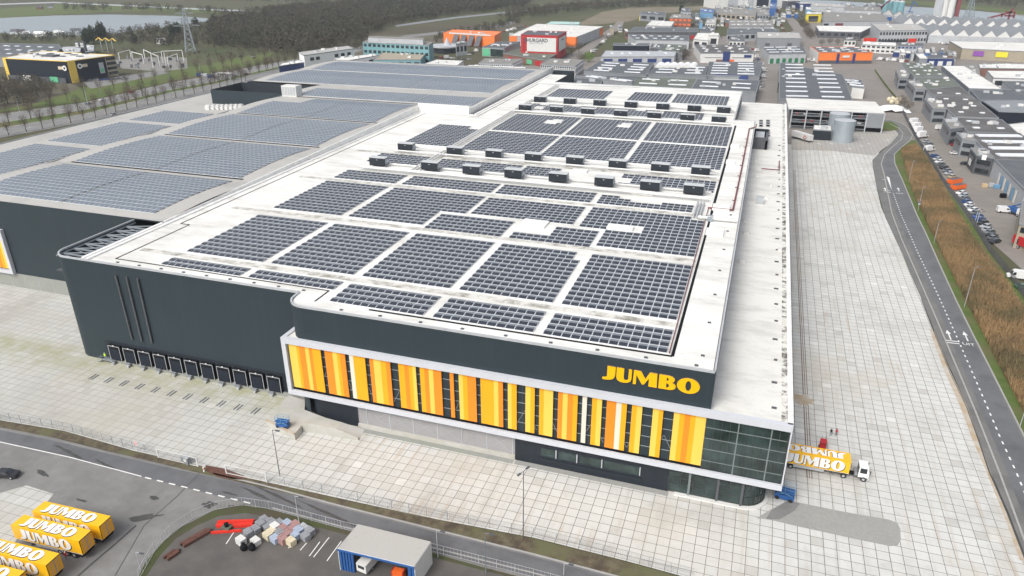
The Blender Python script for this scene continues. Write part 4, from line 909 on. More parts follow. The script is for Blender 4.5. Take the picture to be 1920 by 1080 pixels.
def trailer(x, y, rz, label, L=13.6, flip=False, z=0, group='yellow lettered trailers'):
    """rear doors at +x end unless flip"""
    t = empty('semi_trailer', (x, y, z), rz, label, 'trailer', group)
    b = MB(); b.box(-L/2, L/2, -1.27, 1.27, 1.2, 4.0, M['yellow']); b.build('box_body', t, world=False)
    b = MB()
    for y_ in (-1.27, 1.27):
        b.bar((-L/2, y_, 3.98), (L/2, y_, 3.98), .08, M['sign_y']); b.bar((-L/2, y_, 1.22), (L/2, y_, 1.22), .08, M['lgrey'])
    b.build('edge_trim', t, world=False)
    e = -1 if flip else 1
    b = MB(); 
    for s in (-1, 1): b.box(min(e*L/2, e*(L/2+.06)), max(e*L/2, e*(L/2+.06)), min(s*.05, s*1.2), max(s*.05, s*1.2), 1.3, 3.9, M['y'])
    b.build('rear_doors', t, world=False)
    b = MB()
    for yy in (-.6, -.08, .08, .6): b.bar((e*(L/2+.09), yy, 1.3), (e*(L/2+.09), yy, 3.9), .05, M['lgrey'])
    b.box(min(e*L/2, e*(L/2+.05)), max(e*L/2, e*(L/2+.05)), -1.28, 1.28, 3.9, 4.02, M['black']); b.box(min(e*L/2, e*(L/2+.05)), max(e*L/2, e*(L/2+.05)), -1.3, -1.2, 1.2, 4, M['black']); b.build('door_bars', t, world=False)
    b = MB(); b.box(-L/2+.3, L/2-.1, -.5, .5, .95, 1.2, M['black']); b.box(-2.8, 2.6, -1.2, -1.15, .55, 1.1, M['lgrey']); b.box(-2.8, 2.6, 1.15, 1.2, .55, 1.1, M['lgrey']); b.box(e*(L/2-.4)-.1, e*(L/2-.4)+.1, -1.2, 1.2, .5, .8, M['black'])
    b.box(-e*(L/2-2.6)-.08, -e*(L/2-2.6)+.08, -.9, .9, 0, 1.2, M['steel_d']); b.build('chassis', t, world=False)
    wheelset(t, [e*(L/2-2.0), e*(L/2-3.4), e*(L/2-4.8)] if not flip else [e*(L/2-1.6), e*(L/2-3.6)], 1.22, .48)
    sx, wd = L*.76, 2.1
    off = -.3 if not flip else .8
    for dz, mt, dd in ((.0, M['black'], .0), (.03, M['white'], .10)):
        for side in (-1, 1):
            R_ = Matrix.Rotation(PI/2, 4, 'X') if side < 0 else Matrix.Rotation(PI, 4, 'Z') @ Matrix.Rotation(PI/2, 4, 'X')
            s0 = -sx/2+off if side < 0 else -(sx/2+off)
            P = Matrix.Translation((0, side*(1.275+dz), 0)) @ R_ @ Matrix.Translation((s0+(0 if dd else .12), 1.55-(0 if dd else .12), 0)) @ Matrix.Diagonal((sx, wd, 1, 1))
            letters('side_letter', P, mt, t)
        if not flip: P = Matrix.Translation((-sx/2+off+(0 if dd else .1), -.92-(0 if dd else .12), 4.01+dz)) @ Matrix.Diagonal((sx, 1.9, 1, 1))
        else: P = Matrix.Rotation(PI, 4, 'Z') @ Matrix.Translation((-sx/2-off+(0 if dd else .1), -.92-(0 if dd else .12), 4.01+dz)) @ Matrix.Diagonal((sx, 1.9, 1, 1))
        letters('roof_letter', P, mt, t)
    return t
LM = {}
def letters(name, P, mat, t):
    x = 0; tot = sum(LET[c][1] for c in 'JUMBO')
    nm = name if mat is M['white'] else name.replace('letter', 'letter_shadow')
    for c in 'JUMBO':
        if c not in LM: LM[c] = curve_mesh(LET[c][0], 0)
        me = LM[c].copy(); me.transform(P @ Matrix.Translation((x/tot, 0, 0)) @ Matrix.Diagonal((1/tot, 1, 1, 1)))
        me.materials.clear(); me.materials.append(mat); o = bpy.data.objects.new(nm, me); col.objects.link(o); o.parent = t; x += LET[c][1]
rz = math.radians(2.8)
trailer(-100.0, 67.4, rz, 'rear-most yellow trailer of the parked four, nearest the road')
trailer(-100.4, 63.8, rz, 'second yellow trailer from the road, its whole side lettering in view')
trailer(-101.0, 58.3, rz, 'third yellow trailer from the road, its front end cut by the left edge')
trailer(-102.9, 53.9, rz, 'yellow trailer at the bottom left corner, mostly out of view')
tr = trailer(17.0, 124.1, math.radians(.6), 'yellow trailer with upside-down roof lettering behind the white shunting tractor', flip=True, group='yellow lettered trailers')
# shunting tractor
T = empty('shunting_tractor', (25.2, 124.1, 0), math.radians(.6), 'white shunting tractor unit coupled in front of the yellow trailer', 'truck')
b = MB(); pr = [(.2, .9), (1.9, .9), (1.95, 1.9), (1.75, 3.1), (.2, 3.15)]
for s in (0,):
    j = len(b.v); n = len(pr); b.v += [(x, -1.1, z) for x, z in pr]+[(x, 1.1, z) for x, z in pr]; k = b.mat(M['white'])
    for i in range(n): q = (i+1) % n; b.f.append((i, n+i, n+q, q)); b.mi.append(k); b.sm.append(False)
    b.f += [tuple(range(n)), tuple(2*n-1-i for i in range(n))]; b.mi += [k, k]; b.sm += [False, False]
b.build('cab', T, world=False)
b = MB(); b.face([(1.97, -.9, 1.95), (1.97, .9, 1.95), (1.8, .9, 2.95), (1.8, -.9, 2.95)], M['win']); b.face([(.4, -1.12, 1.8), (1.6, -1.12, 1.8), (1.55, -1.12, 2.9), (.4, -1.12, 2.9)], M['win']); b.face([(1.6, 1.12, 1.8), (.4, 1.12, 1.8), (.4, 1.12, 2.9), (1.5, 1.12, 2.9)], M['win']); b.face([(.18, .9, 1.6), (.18, -.9, 1.6), (.18, -.9, 2.9), (.18, .9, 2.9)], M['win']); b.build('windows', T, world=False)
b = MB(); b.box(-3.2, 1.9, -.45, .45, .7, .95, M['black']); b.box(1.9, 2.1, -1.15, 1.15, .45, .95, M['offwhite']); b.box(-.4, .1, -.9, .9, .95, 1.6, M['mgrey']); b.build('chassis', T, world=False)
wheelset(T, [1.2, -2.2], 1.15, .5)
for s in (-1, 1):
    b = MB(); b.box(1.96, 2.02, s*.85-.14, s*.85+.14, 1.05, 1.3, M['skylight']); b.build('headlight', T, world=False)
    b = MB(); b.bar((1.9, s*1.1, 2.6), (2.1, s*1.4, 2.5), .05, M['black']); b.box(2.05, 2.12, s*1.4-.1, s*1.4+.1, 2.1, 2.7, M['black']); b.build('mirror', T, world=False)
# white trailer by the tanks
T = empty('white_trailer', at(1503, 263), 0, 'white trailer with a red round emblem parked askew by the steel tanks', 'trailer')
p0, p1 = at(1484, 252), at(1521, 263); T.rotation_euler.z = math.atan2(p1[1]-p0[1], p1[0]-p0[0])
b = MB(); b.box(-6.5, 6.5, -1.25, 1.25, 1.2, 3.9, M['offwhite']); b.build('box_body', T, world=False)
b = MB(); b.tube([(3.2, -1.26, 2.3), (3.2, -1.30, 2.3)], .95, M['red'], 16); b.tube([(3.4, -1.29, 2.3), (3.4, -1.33, 2.3)], .5, M['white'], 12); b.bar((3.8, -1.31, 2.0), (4.9, -1.31, 2.6), .15, M['black']); b.build('emblem', T, world=False)
b = MB(); b.box(-6.3, 6.3, -.5, .5, .9, 1.2, M['black']); b.box(4.3, 4.5, -.9, .9, 0, 1.2, M['steel_d']); b.build('chassis', T, world=False); wheelset(T, [-3, -4.4, -5.6], 1.22, .48)
# ---------------------------------------------------------------- people
def person(x, y, z, rz, shirt, trousers, label, stride=.28, hair='black', helmet=None, bag=None):
    t = empty('person', (x, y, z), rz, label, 'person')
    V = []; E = []; Rr = []
    def v(p, r, par=None):
        V.append(p); Rr.append(r)
        if par is not None: E.append((par, len(V)-1))
        return len(V)-1
    pel = v((0, 0, .95), .15); ch = v((0, .02, 1.22), .16, pel); sh = v((0, .0, 1.42), .14, ch); nk = v((0, .0, 1.53), .055, sh); hd = v((0, .02, 1.64), .10, nk); v((0, .02, 1.73), .085, hd)
    for s in (-1, 1):
        hp = v((s*.10, 0, .90), .10, pel); kn = v((s*.11, s*stride*.6+.03, .50), .065, hp); an = v((s*.11, s*stride, .10), .045, kn); v((s*.12, s*stride+.17, .04), .04, an)
        so_ = v((s*.20, 0, 1.40), .065, sh); el = v((s*.27, -s*stride*.3, 1.13), .048, so_); wr = v((s*.27, -s*stride*.8+.08, .90), .035, el); v((s*.26, -s*stride*.8+.12, .80), .038, wr)
    me = bpy.data.meshes.new('body'); me.from_pydata(V, E, []); o = bpy.data.objects.new('body', me); col.objects.link(o)
    sk = o.modifiers.new('s', 'SKIN'); me.skin_vertices[0].data[0].use_root = True
    for i, r in enumerate(Rr): me.skin_vertices[0].data[i].radius = (r, r*.85)
    ss = o.modifiers.new('u', 'SUBSURF'); ss.levels = 1; ss.render_levels = 1
    bpy.context.view_layer.update(); m2 = bpy.data.meshes.new_from_object(o.evaluated_get(bpy.context.evaluated_depsgraph_get())); bpy.data.objects.remove(o)
    for mm in (M['skin'], shirt, trousers, M['black']): m2.materials.append(mm)
    for p in m2.polygons:
        z_ = p.center.z; ax = abs(p.center.x)
        p.material_index = 0 if z_ > 1.5 or (ax > .22 and z_ < .88) else (1 if z_ > .93 or ax > .2 else (3 if z_ < .12 else 2))
    o = bpy.data.objects.new('body', m2); col.objects.link(o); o.parent = t
    b = MB(); b.ball((0, 0, 1.68), .105, M[helmet or hair], 1, 1.08, .95); b.v = [(x, y if y < .09 else .09, max(z, 1.64)) for x, y, z in b.v]; b.build('helmet' if helmet else 'hair', t, world=False)
    if bag: b = MB(); b.box(-.17, .17, -.3, -.12, 1.05, 1.45, M[bag]); b.build('backpack', t, world=False)
    return t
p = at(1557, 817); person(p[0], p[1], 0, 2.9, M['black'], M['steel_d'], 'person in black top walking across the right yard, left of the pair')
p = at(1567, 817); person(p[0], p[1], 0, 3.0, M['red'], M['dgrey'], 'person in red jacket walking across the right yard, right of the pair')
p = onY(199, 676, 113.6); person(p[0], 113.6, .9, .3, M['hivis'], M['dgrey'], 'worker in lime high-visibility jacket on the steps by the leftmost dock', .08, helmet='white')
p = at(126, 1050); person(p[0], p[1], 0, 1.2, M['red'], M['dgrey'], 'person in red standing between the parked yellow trailers', .1, helmet='white')
# steps where the worker stands
X_ = onY(202, 678, 113.8)[0]
T = empty('dock_steps', (X_, 113.5, 0), 0, 'grey steel stairs with handrails left of the leftmost dock', 'stairs')
b = MB()
b.box(X_-1.0, X_+2.2, 113.2, 114.2, .8, .9, M['steel'])
for i in range(4): b.box(X_-1.0-.3*(i+1), X_-1.0-.3*i, 113.2, 114.2, .65-.2*i, .7-.2*i, M['steel'])
b.build('treads', T)
b = MB()
for x in (X_-2.2, X_-1, X_+.6, X_+2.2): b.bar((x, 113.2, 0 if x < X_-1.5 else .9), (x, 113.2, 1.0 if x < X_-1.5 else 1.9), .06, M['steel'])
b.bar((X_-1, 113.2, 1.9), (X_+2.2, 113.2, 1.9), .06, M['steel']); b.bar((X_-2.2, 113.2, 1.0), (X_-1, 113.2, 1.9), .06, M['steel']); b.build('handrail', T)
# ---------------------------------------------------------------- yard machines
def lift(x, y, rz, label, z=0, s=1):
    t = empty('scissor_lift', (x, y, z), rz, label, 'scissor lift', 'blue scissor lifts')
    b = MB(); b.box(-1.3*s, 1.3*s, -.6*s, .6*s, .25, .9*s, M['blue']); b.build('base', t, world=False)
    b = MB(); b.box(-1.35*s, 1.35*s, -.62*s, .62*s, 1.35*s, 1.5*s, M['blue']); b.build('platform', t, world=False)
    b = MB()
    for k in (-1, 1):
        b.bar((-1.1*s, k*.4*s, .9*s), (1.1*s, k*.4*s, 1.35*s), .1, M['lblue']); b.bar((1.1*s, k*.4*s, .9*s), (-1.1*s, k*.4*s, 1.35*s), .1, M['lblue'])
    b.build('scissor_arms', t, world=False)
    b = MB(); 
    for x_ in (-1.3, 0, 1.3):
        for y_ in (-.6, .6): b.bar((x_*s, y_*s, 1.5*s), (x_*s, y_*s, 2.5*s), .05, M['lblue'])
    for z_ in (2.0, 2.5):
        for y_ in (-.6, .6): b.bar((-1.3*s, y_*s, z_*s), (1.3*s, y_*s, z_*s), .05, M['lblue'])
        for x_ in (-1.3, 1.3): b.bar((x_*s, -.6*s, z_*s), (x_*s, .6*s, z_*s), .05, M['lblue'])
    b.build('guard_rail', t, world=False)
    w = MB(); w.tube([(0, -.12, 0), (0, .12, 0)], .28*s, M['rubber'], 10)
    for x_ in (-.9, .9):
        for y_ in (-.6, .6): inst('lw%.1f' % s, w, 'wheel', t, (x_*s, y_*s, .28*s))
    return t
p = at(531, 800, 1.5); lift(p[0], p[1], .1, 'blue scissor lift on the end of the concrete loading ramp', 1.5)
p = at(1470, 934); lift(p[0], p[1], -.15, 'blue scissor lift by the glazed corner at the paved tongue', 0, 1.25)
p = at(1541, 843)
t = empty('forklift', p, 1.5, 'small red and white forklift standing beyond the yellow trailer in the right yard', 'forklift')
b = MB(); b.box(-1.0, .7, -.6, .6, .3, 1.0, M['bred']); b.box(-1.1, -.5, -.55, .55, 1.0, 1.35, M['red']); b.build('body', t, world=False)
b = MB(); b.box(-.8, .8, -.6, .6, 2.0, 2.1, M['red']); 
for x in (-.75, .75):
    for y in (-.55, .55): b.bar((x, y, 1), (x, y, 2), .07, M['black'])
b.build('overhead_guard', t, world=False)
b = MB(); b.bar((.95, -.3, .1), (.95, -.3, 2.6), .1, M['steel_d']); b.bar((.95, .3, .1), (.95, .3, 2.6), .1, M['steel_d']); b.box(.9, 2.1, -.35, -.2, .1, .15, M['steel_d']); b.box(.9, 2.1, .2, .35, .1, .15, M['steel_d']); b.build('mast', t, world=False)
w = MB(); w.tube([(0, -.1, 0), (0, .1, 0)], .3, M['rubber'], 10)
for x in (-.7, .6):
    for y in (-.6, .6): inst('fw', w, 'wheel', t, (x, y, .3))
# black car lower left
p = at(14, 893); car(p[0], p[1], .25, 'black', 'black car parked at the left edge beyond the yellow trailers')
# ---------------------------------------------------------------- open shed bottom centre
A_, B_, C_, D_ = at(633, 1028, 4.5), at(777, 1062, 4.5), at(808, 1016, 4.5), at(671, 983, 4.5)
T = empty('open_shed', (A_[0], A_[1], 0), 0, 'open-fronted shed with pale corrugated roof and blue end posts at the bottom edge', 'shed')
b = MB(); b.prism([q[:2] for q in (A_, B_, C_, D_)], 4.4, 4.55, M['offwhite'], M['shedroof'] if 'shedroof' in M else M['grey_roof']); b.build('roof', T)
b = MB(); b.bar2(D_, C_, .1, 0, 4.4, M['lgrey']); b.build('back_wall', T)
for q0, q1 in ((B_, C_), (A_, D_)): b = MB(); b.bar2(q0, q1, .1, 0, 4.4, M['offwhite']); b.build('end_wall', T)
u = Vector((B_[0]-A_[0], B_[1]-A_[1], 0)).normalized(); nrm = Vector((-u.y, u.x, 0))
b = MB()
for k in range(5):
    q = Vector(A_)+u*(.3+.5*k)+nrm*.2; b.box(q.x-.17, q.x+.17, q.y-.15, q.y+.15, 0, 3.9, M['blue'])
b.bar2((Vector(A_)+u*.0-nrm*.05)[:2], (Vector(B_)-nrm*.05)[:2], .15, 4.1, 4.4, M['blue'])
for k in range(2): q = Vector(B_)-u*(.3+.6*k)+nrm*.2; b.box(q.x-.25, q.x+.25, q.y-.2, q.y+.2, 0, 4.1, M['blue'])
b.build('blue_posts', T)
q = Vector(A_)+u*4+nrm*1.6
T2 = empty('caravan', (q.x, q.y, 0), math.atan2(u.y, u.x)+1.4, 'small cream trailer parked inside the open shed', 'trailer'); b = MB(); b.box(-1.6, 1.6, -.9, .9, .6, 2.2, M['offwhite']); b.build('body', T2, world=False); b = MB(); b.box(-1.61, -1.3, -.6, .6, 1.3, 1.9, M['win']); b.build('window', T2, world=False); wheelset(T2, [0], .95, .3)
q = Vector(A_)+u*9.5+nrm*1.2; T2 = empty('red_crate', (q.x, q.y, 0), math.atan2(u.y, u.x), 'orange-red slatted crate inside the open shed', 'crate'); b = MB()
for k in range(4): b.box(-1, 1, -.5, .5, .3+k*.35, .55+k*.35, M['orange'])
for x in (-.9, .9): b.box(x-.06, x+.06, -.52, .52, 0, 1.7, M['red'])
b.build('slats', T2, world=False)
# ---------------------------------------------------------------- stone pallets
def pallet(x, y, rz, mat, w, d, h, label):
    t = empty('stone_pallet', (x, y, 0.02), rz, label, 'pallet', 'pallets of paving stones in the storage yard')
    b = MB(); 
    for yy in (-.35, 0, .35): b.box(-w/2, w/2, yy-.06, yy+.06, 0, .12, M['wood'])
    b.build('timber_base', t, world=False)
    b = MB(); n = 3; rr = random.Random(int(x*100))
    for k in range(n):
        for i in range(3):
            j = rr.uniform(-.03, .03); b.box(-w/2+i*w/3+.015+j, -w/2+(i+1)*w/3-.015+j, -d/2+.0, d/2, .12+k*h/n, .12+(k+1)*h/n-.02, mat)
    b.build('stones', t, world=False); return t
z5 = lambda x, y: (380+x/3.692, 880+y/3.692)
PL = [(430, 355, 'greystone', 'grey'), (405, 390, 'greystone', 'dark grey'), (370, 425, 'greystone', 'grey'), (480, 375, 'greystone', 'pale grey'), (447, 405, 'greystone', 'dull grey'), (535, 380, 'greystone', 'mixed grey'), (590, 385, 'bluestone', 'pale blue'), (645, 395, 'redstone', 'pink'), (700, 412, 'lgrey', 'white-grey'), (745, 440, 'greystone', 'dark grey'), (715, 475, 'greystone', 'dark slate'),
      (505, 410, 'offwhite', 'white'), (560, 418, 'redstone', 'brown-grey'), (615, 427, 'redstone', 'reddish'), (670, 435, 'bluestone', 'blue'), (485, 440, 'cream', 'cream'), (535, 452, 'greystone', 'grey'), (587, 460, 'redstone', 'rose'), (643, 467, 'bluestone', 'light blue'), (455, 465, 'cream', 'sand-coloured'), (505, 490, 'bluestone', 'blue-grey'), (558, 497, 'redstone', 'plum'), (615, 510, 'cream', 'cream-topped'), (320, 450, 'greystone', 'grey wrapped'), (270, 505, 'offwhite', 'white wrapped'), (370, 505, 'offwhite', 'white tarpaulin')]
for i, (x, y, mt, cn) in enumerate(PL):
    p = at(*z5(x, y+12)); near = ['first', 'second', 'third', 'fourth', 'fifth', 'sixth', 'seventh', 'eighth', 'ninth', 'tenth', 'eleventh', 'twelfth', 'thirteenth', 'fourteenth', 'fifteenth', 'sixteenth', 'seventeenth', 'eighteenth', 'nineteenth', 'twentieth', 'twenty-first', 'twenty-second', 'twenty-third', 'twenty-fourth', 'twenty-fifth', 'twenty-sixth']
    order = sorted(range(len(PL)), key=lambda k: PL[k][0]).index(i)
    pallet(p[0], p[1], -.35+random.uniform(-.06, .06), M[mt], 1.5, 1.15, .85+random.uniform(0, .35), '%s pallet of paving stones, %s from the left in the storage yard' % (cn, near[order]))
for i, (x, y) in enumerate([(288, 545), (345, 545)]):
    p = at(*z5(x, y+15)); t = empty('waste_sack', (p[0], p[1], .02), 0, 'black bulky sack standing %s at the front of the stone pallets' % ('left' if i == 0 else 'right'), 'sack', 'black sacks'); b = MB(); b.ball((0, 0, .6), .6, M['black'], 1, 1, 1.1, 9, 6); b.build('sack_body', t, world=False); b = MB(); b.tube([(0, 0, 1.15), (.05, 0, 1.45)], [.18, .28], M['black'], 8); b.build('sack_neck', t, world=False)
def planks(ax, ay, bx, by, w, h, mat, name, label, cat, n=6):
    a_, b2 = Vector(at(ax, ay)), Vector(at(bx, by)); t = empty(name, a_, 0, label, cat); mb = MB(); d = (b2-a_).normalized(); nn = Vector((-d.y, d.x, 0))
    for k in range(n):
        o_ = nn*(k-(n-1)/2)*w/n; j = random.uniform(-.3, .3); mb.bar2((a_+o_+d*j)[:2], (b2+o_+d*j)[:2], w/n*.85, .04, h+random.uniform(-.05, .1), mat)
    mb.build('beams', t); return t
planks(410, 985, 478, 983, 1.6, .5, M['bred'], 'beam_stack', 'long stack of bright red beams behind the stone pallets', 'beams', 5)
planks(398, 1000, 455, 996, .5, .3, M['bred'], 'beam_stack', 'thin row of bright red beams in front of the longer red stack', 'beams', 2)
planks(342, 1025, 393, 996, 1.3, .5, M['rubble'], 'brick_row', 'long low heap of brown-red bricks along the storage yard verge', 'bricks', 3)
planks(312, 1049, 334, 1034, 1.4, .45, M['rubble'], 'brick_row', 'short low heap of brown-red bricks nearest the site corner', 'bricks', 3)
p = at(426, 992); t = empty('pallet_pump', p, 0, 'mossy green pallet with a black bucket beside the red beams', 'pallet'); b = MB(); b.box(p[0]-.8, p[0]+.8, p[1]-.6, p[1]+.6, .05, .6, M['bitmoss']); b.build('block', t); b = MB(); b.tube([(p[0], p[1], .6), (p[0], p[1], 1.2)], [.3, .4], M['black'], 10); b.build('bucket', t)
# ---------------------------------------------------------------- lamps, fences, posts
def lamp(x, y, h, label, heads=1, rz=0, group=None, mat='lgrey', r=.09):
    t = empty('street_lamp', (x, y, 0), rz, label, 'street lamp', group)
    b = MB(); b.tube([(0, 0, 0), (0, 0, h)], [r, r*.6], M[mat], 7); b.build('pole', t, world=False)
    b = MB()
    for k in range(heads):
        s = 1 if k == 0 else -1
        b.tube([(0, 0, h), (s*.8, 0, h+.1)], .05, M[mat], 5); b.box(min(s*.7, s*1.5), max(s*.7, s*1.5), -.16, .16, h+.02, h+.16, M['dgrey'])
    b.build('lamp_head', t, world=False); return t
def lamp_px(base, top, label, **k): p = at(*base); return lamp(p[0], p[1], hgt(base, top), label, **k)
lamp_px((981, 1010), (976, 884), 'tall double-headed lamp post in the yard before the striped facade', heads=2, rz=1.2, mat='dgrey')
lamp_px((525, 893), (512, 806), 'tall lamp post by the left end of the long yard fence', mat='dgrey')
lamp_px((562, 988), (554, 930), 'short lamp post on the verge above the stone pallets')
lamp_px((911, 1075), (907, 1000), 'lamp post with dark base at the bottom edge right of the shed', mat='steel_d')
lamp_px((821, 1045), (815, 995), 'pale lamp post directly right of the open shed', mat='lgrey')
lamp_px((1057, 1078), (1054, 1056), 'short pale post at the bottom edge on the roadside')
lamp_px((264, 1068), (256, 1035), 'post with small green sign at the site corner')
lamp_px((1469, 955), (1484, 755), 'slender lamp post at the right corner of the glazed building') if 0 else None
for i, (bx, by, tx, ty) in enumerate([(1704, 340, 1712, 301), (1721, 395, 1730, 350), (1751, 455, 1763, 415), (1808, 575, 1828, 500), (1912, 800, 1935, 690)]):
    lamp_px((bx, by), (tx, ty), '%s lamp post from the far end along the reed bed' % ['first', 'second', 'third', 'fourth', 'fifth'][i], group='slim lamp posts beside the reeds')
for i, (bx, by, tx, ty) in enumerate([(1826, 424, 1832, 392), (1829, 428, 1837, 396)]):
    lamp_px((bx, by), (tx, ty), 'pale flagpole among the parked cars, %s of two' % ('left' if i == 0 else 'right'), mat='offwhite')
for i, (bx, by, tx, ty) in enumerate([(38, 215, 31, 190), (165, 197, 154, 158), (189, 177, 184, 148), (245, 166, 239, 142), (318, 154, 312, 125), (378, 150, 370, 118), (430, 152, 419, 141), (507, 103, 505, 90)]):
    lamp_px((bx, by), (tx, ty), '%s lamp post from the left along the motorway' % ROWORD[i].replace('nearest', 'first'), group='motorway lamp posts', r=.14)
p = at(423, 150)
t = empty('gantry_sign', p, 0, 'white roof edge of a roadside shelter beside the motorway', 'shelter'); b = MB(); b.box(p[0]-6, p[0]+6, p[1]-2, p[1]+2, 5, 5.5, M['white']); b.build('roof', t); b = MB(); b.box(p[0]-5, p[0]-4.4, p[1]-.3, p[1]+.3, 0, 5, M['lgrey']); b.box(p[0]+4.4, p[0]+5, p[1]-.3, p[1]+.3, 0, 5, M['lgrey']); b.build('post', t)
def fence(pts, h, label, step=2.5, mat='steel', z=0, rails=(.1, 1), mesh=.9, wire=.02):
    P = [Vector(at(*p)) for p in pts]; t = empty('wire_fence', P[0], 0, label, 'fence'); b = MB(); w = MB()
    for a_, c in zip(P, P[1:]):
        L = (c-a_).length; n = max(1, round(L/step))
        for i in range(n):
            q = a_+(c-a_)*i/n; pb = MB(); pb.bar((q.x, q.y, 0), (q.x, q.y, h), .07, M[mat]); pb.build('post', t)
        for r in rails: w.bar((a_.x, a_.y, h*r), (c.x, c.y, h*r), .045, M[mat])
        m_ = max(1, int(L/mesh)) if mesh else 0
        for i in range(m_):
            q = a_+(c-a_)*i/m_; w.bar((q.x, q.y, h*rails[0]), (q.x, q.y, h*rails[-1]), wire, M[mat])
    w.build('mesh_panel', t); return t
fence([(500, 902), (640, 932), (800, 967), (1000, 1006), (1175, 1050), (1300, 1084)], 1.9, 'long grey wire fence between the concrete yard and the lower road', step=3.5, rails=(.08, .5, 1), mesh=.35)
fence([(-150, 760), (0, 786), (120, 806), (250, 843), (295, 853)], 1.9, 'grey wire fence at the left yard edge before the sliding gates', rails=(.08, .5, 1), mesh=.5)
fence([(262, 1085), (290, 1035), (322, 1000), (362, 973), (405, 956), (455, 948), (505, 955), (640, 992), (800, 1032), (1000, 1083), (1200, 1138)], 1.8, 'curving pale wire fence around the storage yard', step=3, rails=(.1, 1), mesh=.6, mat='lgrey')
fence([(1690, 208), (1717, 261), (1741.6, 299), (1766, 341), (1794, 379), (1826, 425), (1854, 471), (1882, 506), (1920, 559), (1990, 650)], 2.2, 'dark green fence between the reed bed and the parked cars', step=6, mat='dgrey', rails=(.05, .5, 1), mesh=.3, wire=.05)
# low hedge along the same fence
def gate(ax, ay, bx, by, label):
    a_, c = Vector(at(ax, ay)), Vector(at(bx, by)); t = empty('sliding_gate', a_, 0, label, 'gate', 'white sliding gates'); b = MB()
    for z in (.15, 2.0): b.bar((a_.x, a_.y, z), (c.x, c.y, z), .11, M['offwhite'])
    for s in (0, 1): q = a_+(c-a_)*s; b.bar((q.x, q.y, 0), (q.x, q.y, 2.0), .16, M['white'])
    b.build('frame', t); b = MB(); n = int((c-a_).length/.3)
    for i in range(n): q = a_+(c-a_)*i/n; b.bar((q.x, q.y, .15), (q.x, q.y, 2), .025, M['lgrey'])
    b.build('bars', t)
gate(297, 858, 371, 875, 'left white-framed sliding gate at the yard entrance'); gate(425, 888, 500, 904, 'right white-framed sliding gate at the yard entrance')
p = at(350, 868); t = empty('gate_cabinet', p, -.2, 'grey control cabinet just behind the left sliding gate', 'cabinet'); b = MB(); b.box(-1, 1, -.4, .4, 0, 1.5, M['mgrey']); b.box(-1.05, 1.05, -.45, .45, 1.5, 1.58, M['lgrey']); b.build('housing', t, world=False); b = MB(); b.box(-.1, .6, -.42, -.4, .6, 1.2, M['offwhite']); b.build('notice', t, world=False)
sheet('red_entrance_strip', [(385, 872), (425, 880), (460, 893), (455, 900), (412, 896), (388, 884)], .04, M['rubble'])
p = at(259, 845); t = empty('warning_sign', p, 0, 'red and white striped warning board on a post at the road verge', 'sign'); b = MB(); b.tube([(0, 0, 0), (0, 0, 1.8)], .05, M['lgrey'], 6); b.build('post', t, world=False)
b = MB(); b.box(-.3, .3, -.12, -.08, 1.3, 2.3, M['white'])
for k in range(3): b.face([(-.3, -.13, 1.35+k*.33), (.3, -.13, 1.5+k*.33), (.3, -.13, 1.66+k*.33), (-.3, -.13, 1.51+k*.33)], M['bred'])
b.build('board', t, world=False)
p = at(383, 884); t = empty('bollard', p, 0, 'small red and white bollard beside the entrance gap', 'bollard'); b = MB(); b.tube([(0, 0, 0), (0, 0, 1)], .16, M['white'], 8); b.build('shaft', t, world=False); b = MB(); b.tube([(0, 0, .55), (0, 0, .8)], .17, M['bred'], 8); b.build('band', t, world=False)
p = at(1735, 383); t = empty('information_board', at(1722, 390), 0, 'small blue and white board on the road verge by the reeds', 'sign'); b = MB(); b.tube([(0, 0, 0), (0, 0, 2.6)], .06, M['lgrey'], 6); b.build('post', t, world=False); b = MB(); b.box(-.35, .35, -.1, -.05, 2, 2.6, M['blue']); b.box(-.35, .35, -.1, -.05, 1.3, 1.8, M['white']); b.build('panel', t, world=False)
# ---------------------------------------------------------------- parking rows on the right
CL = [(1733, 267, 'silver', 'car'), (1738, 272, 'grey', 'car'), (1748, 294, 'blue', 'car'), (1753, 300, 'silver', 'car'), (1757, 305, 'white', 'car'), (1760, 310, 'grey', 'car'), (1765, 316, 'black', 'car'), (1770, 322, 'grey', 'car'), (1775, 327, 'silver', 'car'), (1781, 333, 'beige', 'car'),
      (1798, 364, 'white', 'car'), (1802, 369, 'silver', 'car'), (1805, 374, 'grey', 'car'), (1808, 380, 'blue', 'car'), (1812, 386, 'white', 'car'), (1815, 391, 'silver', 'car'), (1820, 396, 'white', 'car'), (1823, 401, 'grey', 'car'), (1828, 408, 'blue', 'car'), (1833, 413, 'blue', 'car'), (1838, 420, 'black', 'car'), (1844, 427, 'silver', 'car'), (1847, 433, 'silver', 'car'), (1850, 438, 'grey', 'car'), (1855, 444, 'black', 'car'), (1857, 448, 'grey', 'car'), (1860, 455, 'black', 'car')]
cnt = {}
rowang = math.atan2(at(1830, 410)[1]-at(1815, 413)[1], at(1830, 410)[0]-at(1815, 413)[0])
for i, (x, y, c, k) in enumerate(CL):
    p = at(x+4, y); cnt[c] = cnt.get(c, 0)+1
    car(p[0], p[1], rowang+PI*random.choice([0, 1])+random.uniform(-.05, .05), c, '%s car, %s %s one from the far end along the reed fence' % (c, ['first', 'second', 'third', 'fourth', 'fifth', 'sixth', 'seventh', 'eighth', 'ninth'][cnt[c]-1], c), 'cars parked along the reed fence')
VL = [(1710, 229, 'farthest'), (1715, 237, 'second farthest'), (1719, 245, 'third farthest'), (1725, 254, 'fourth and nearest')]
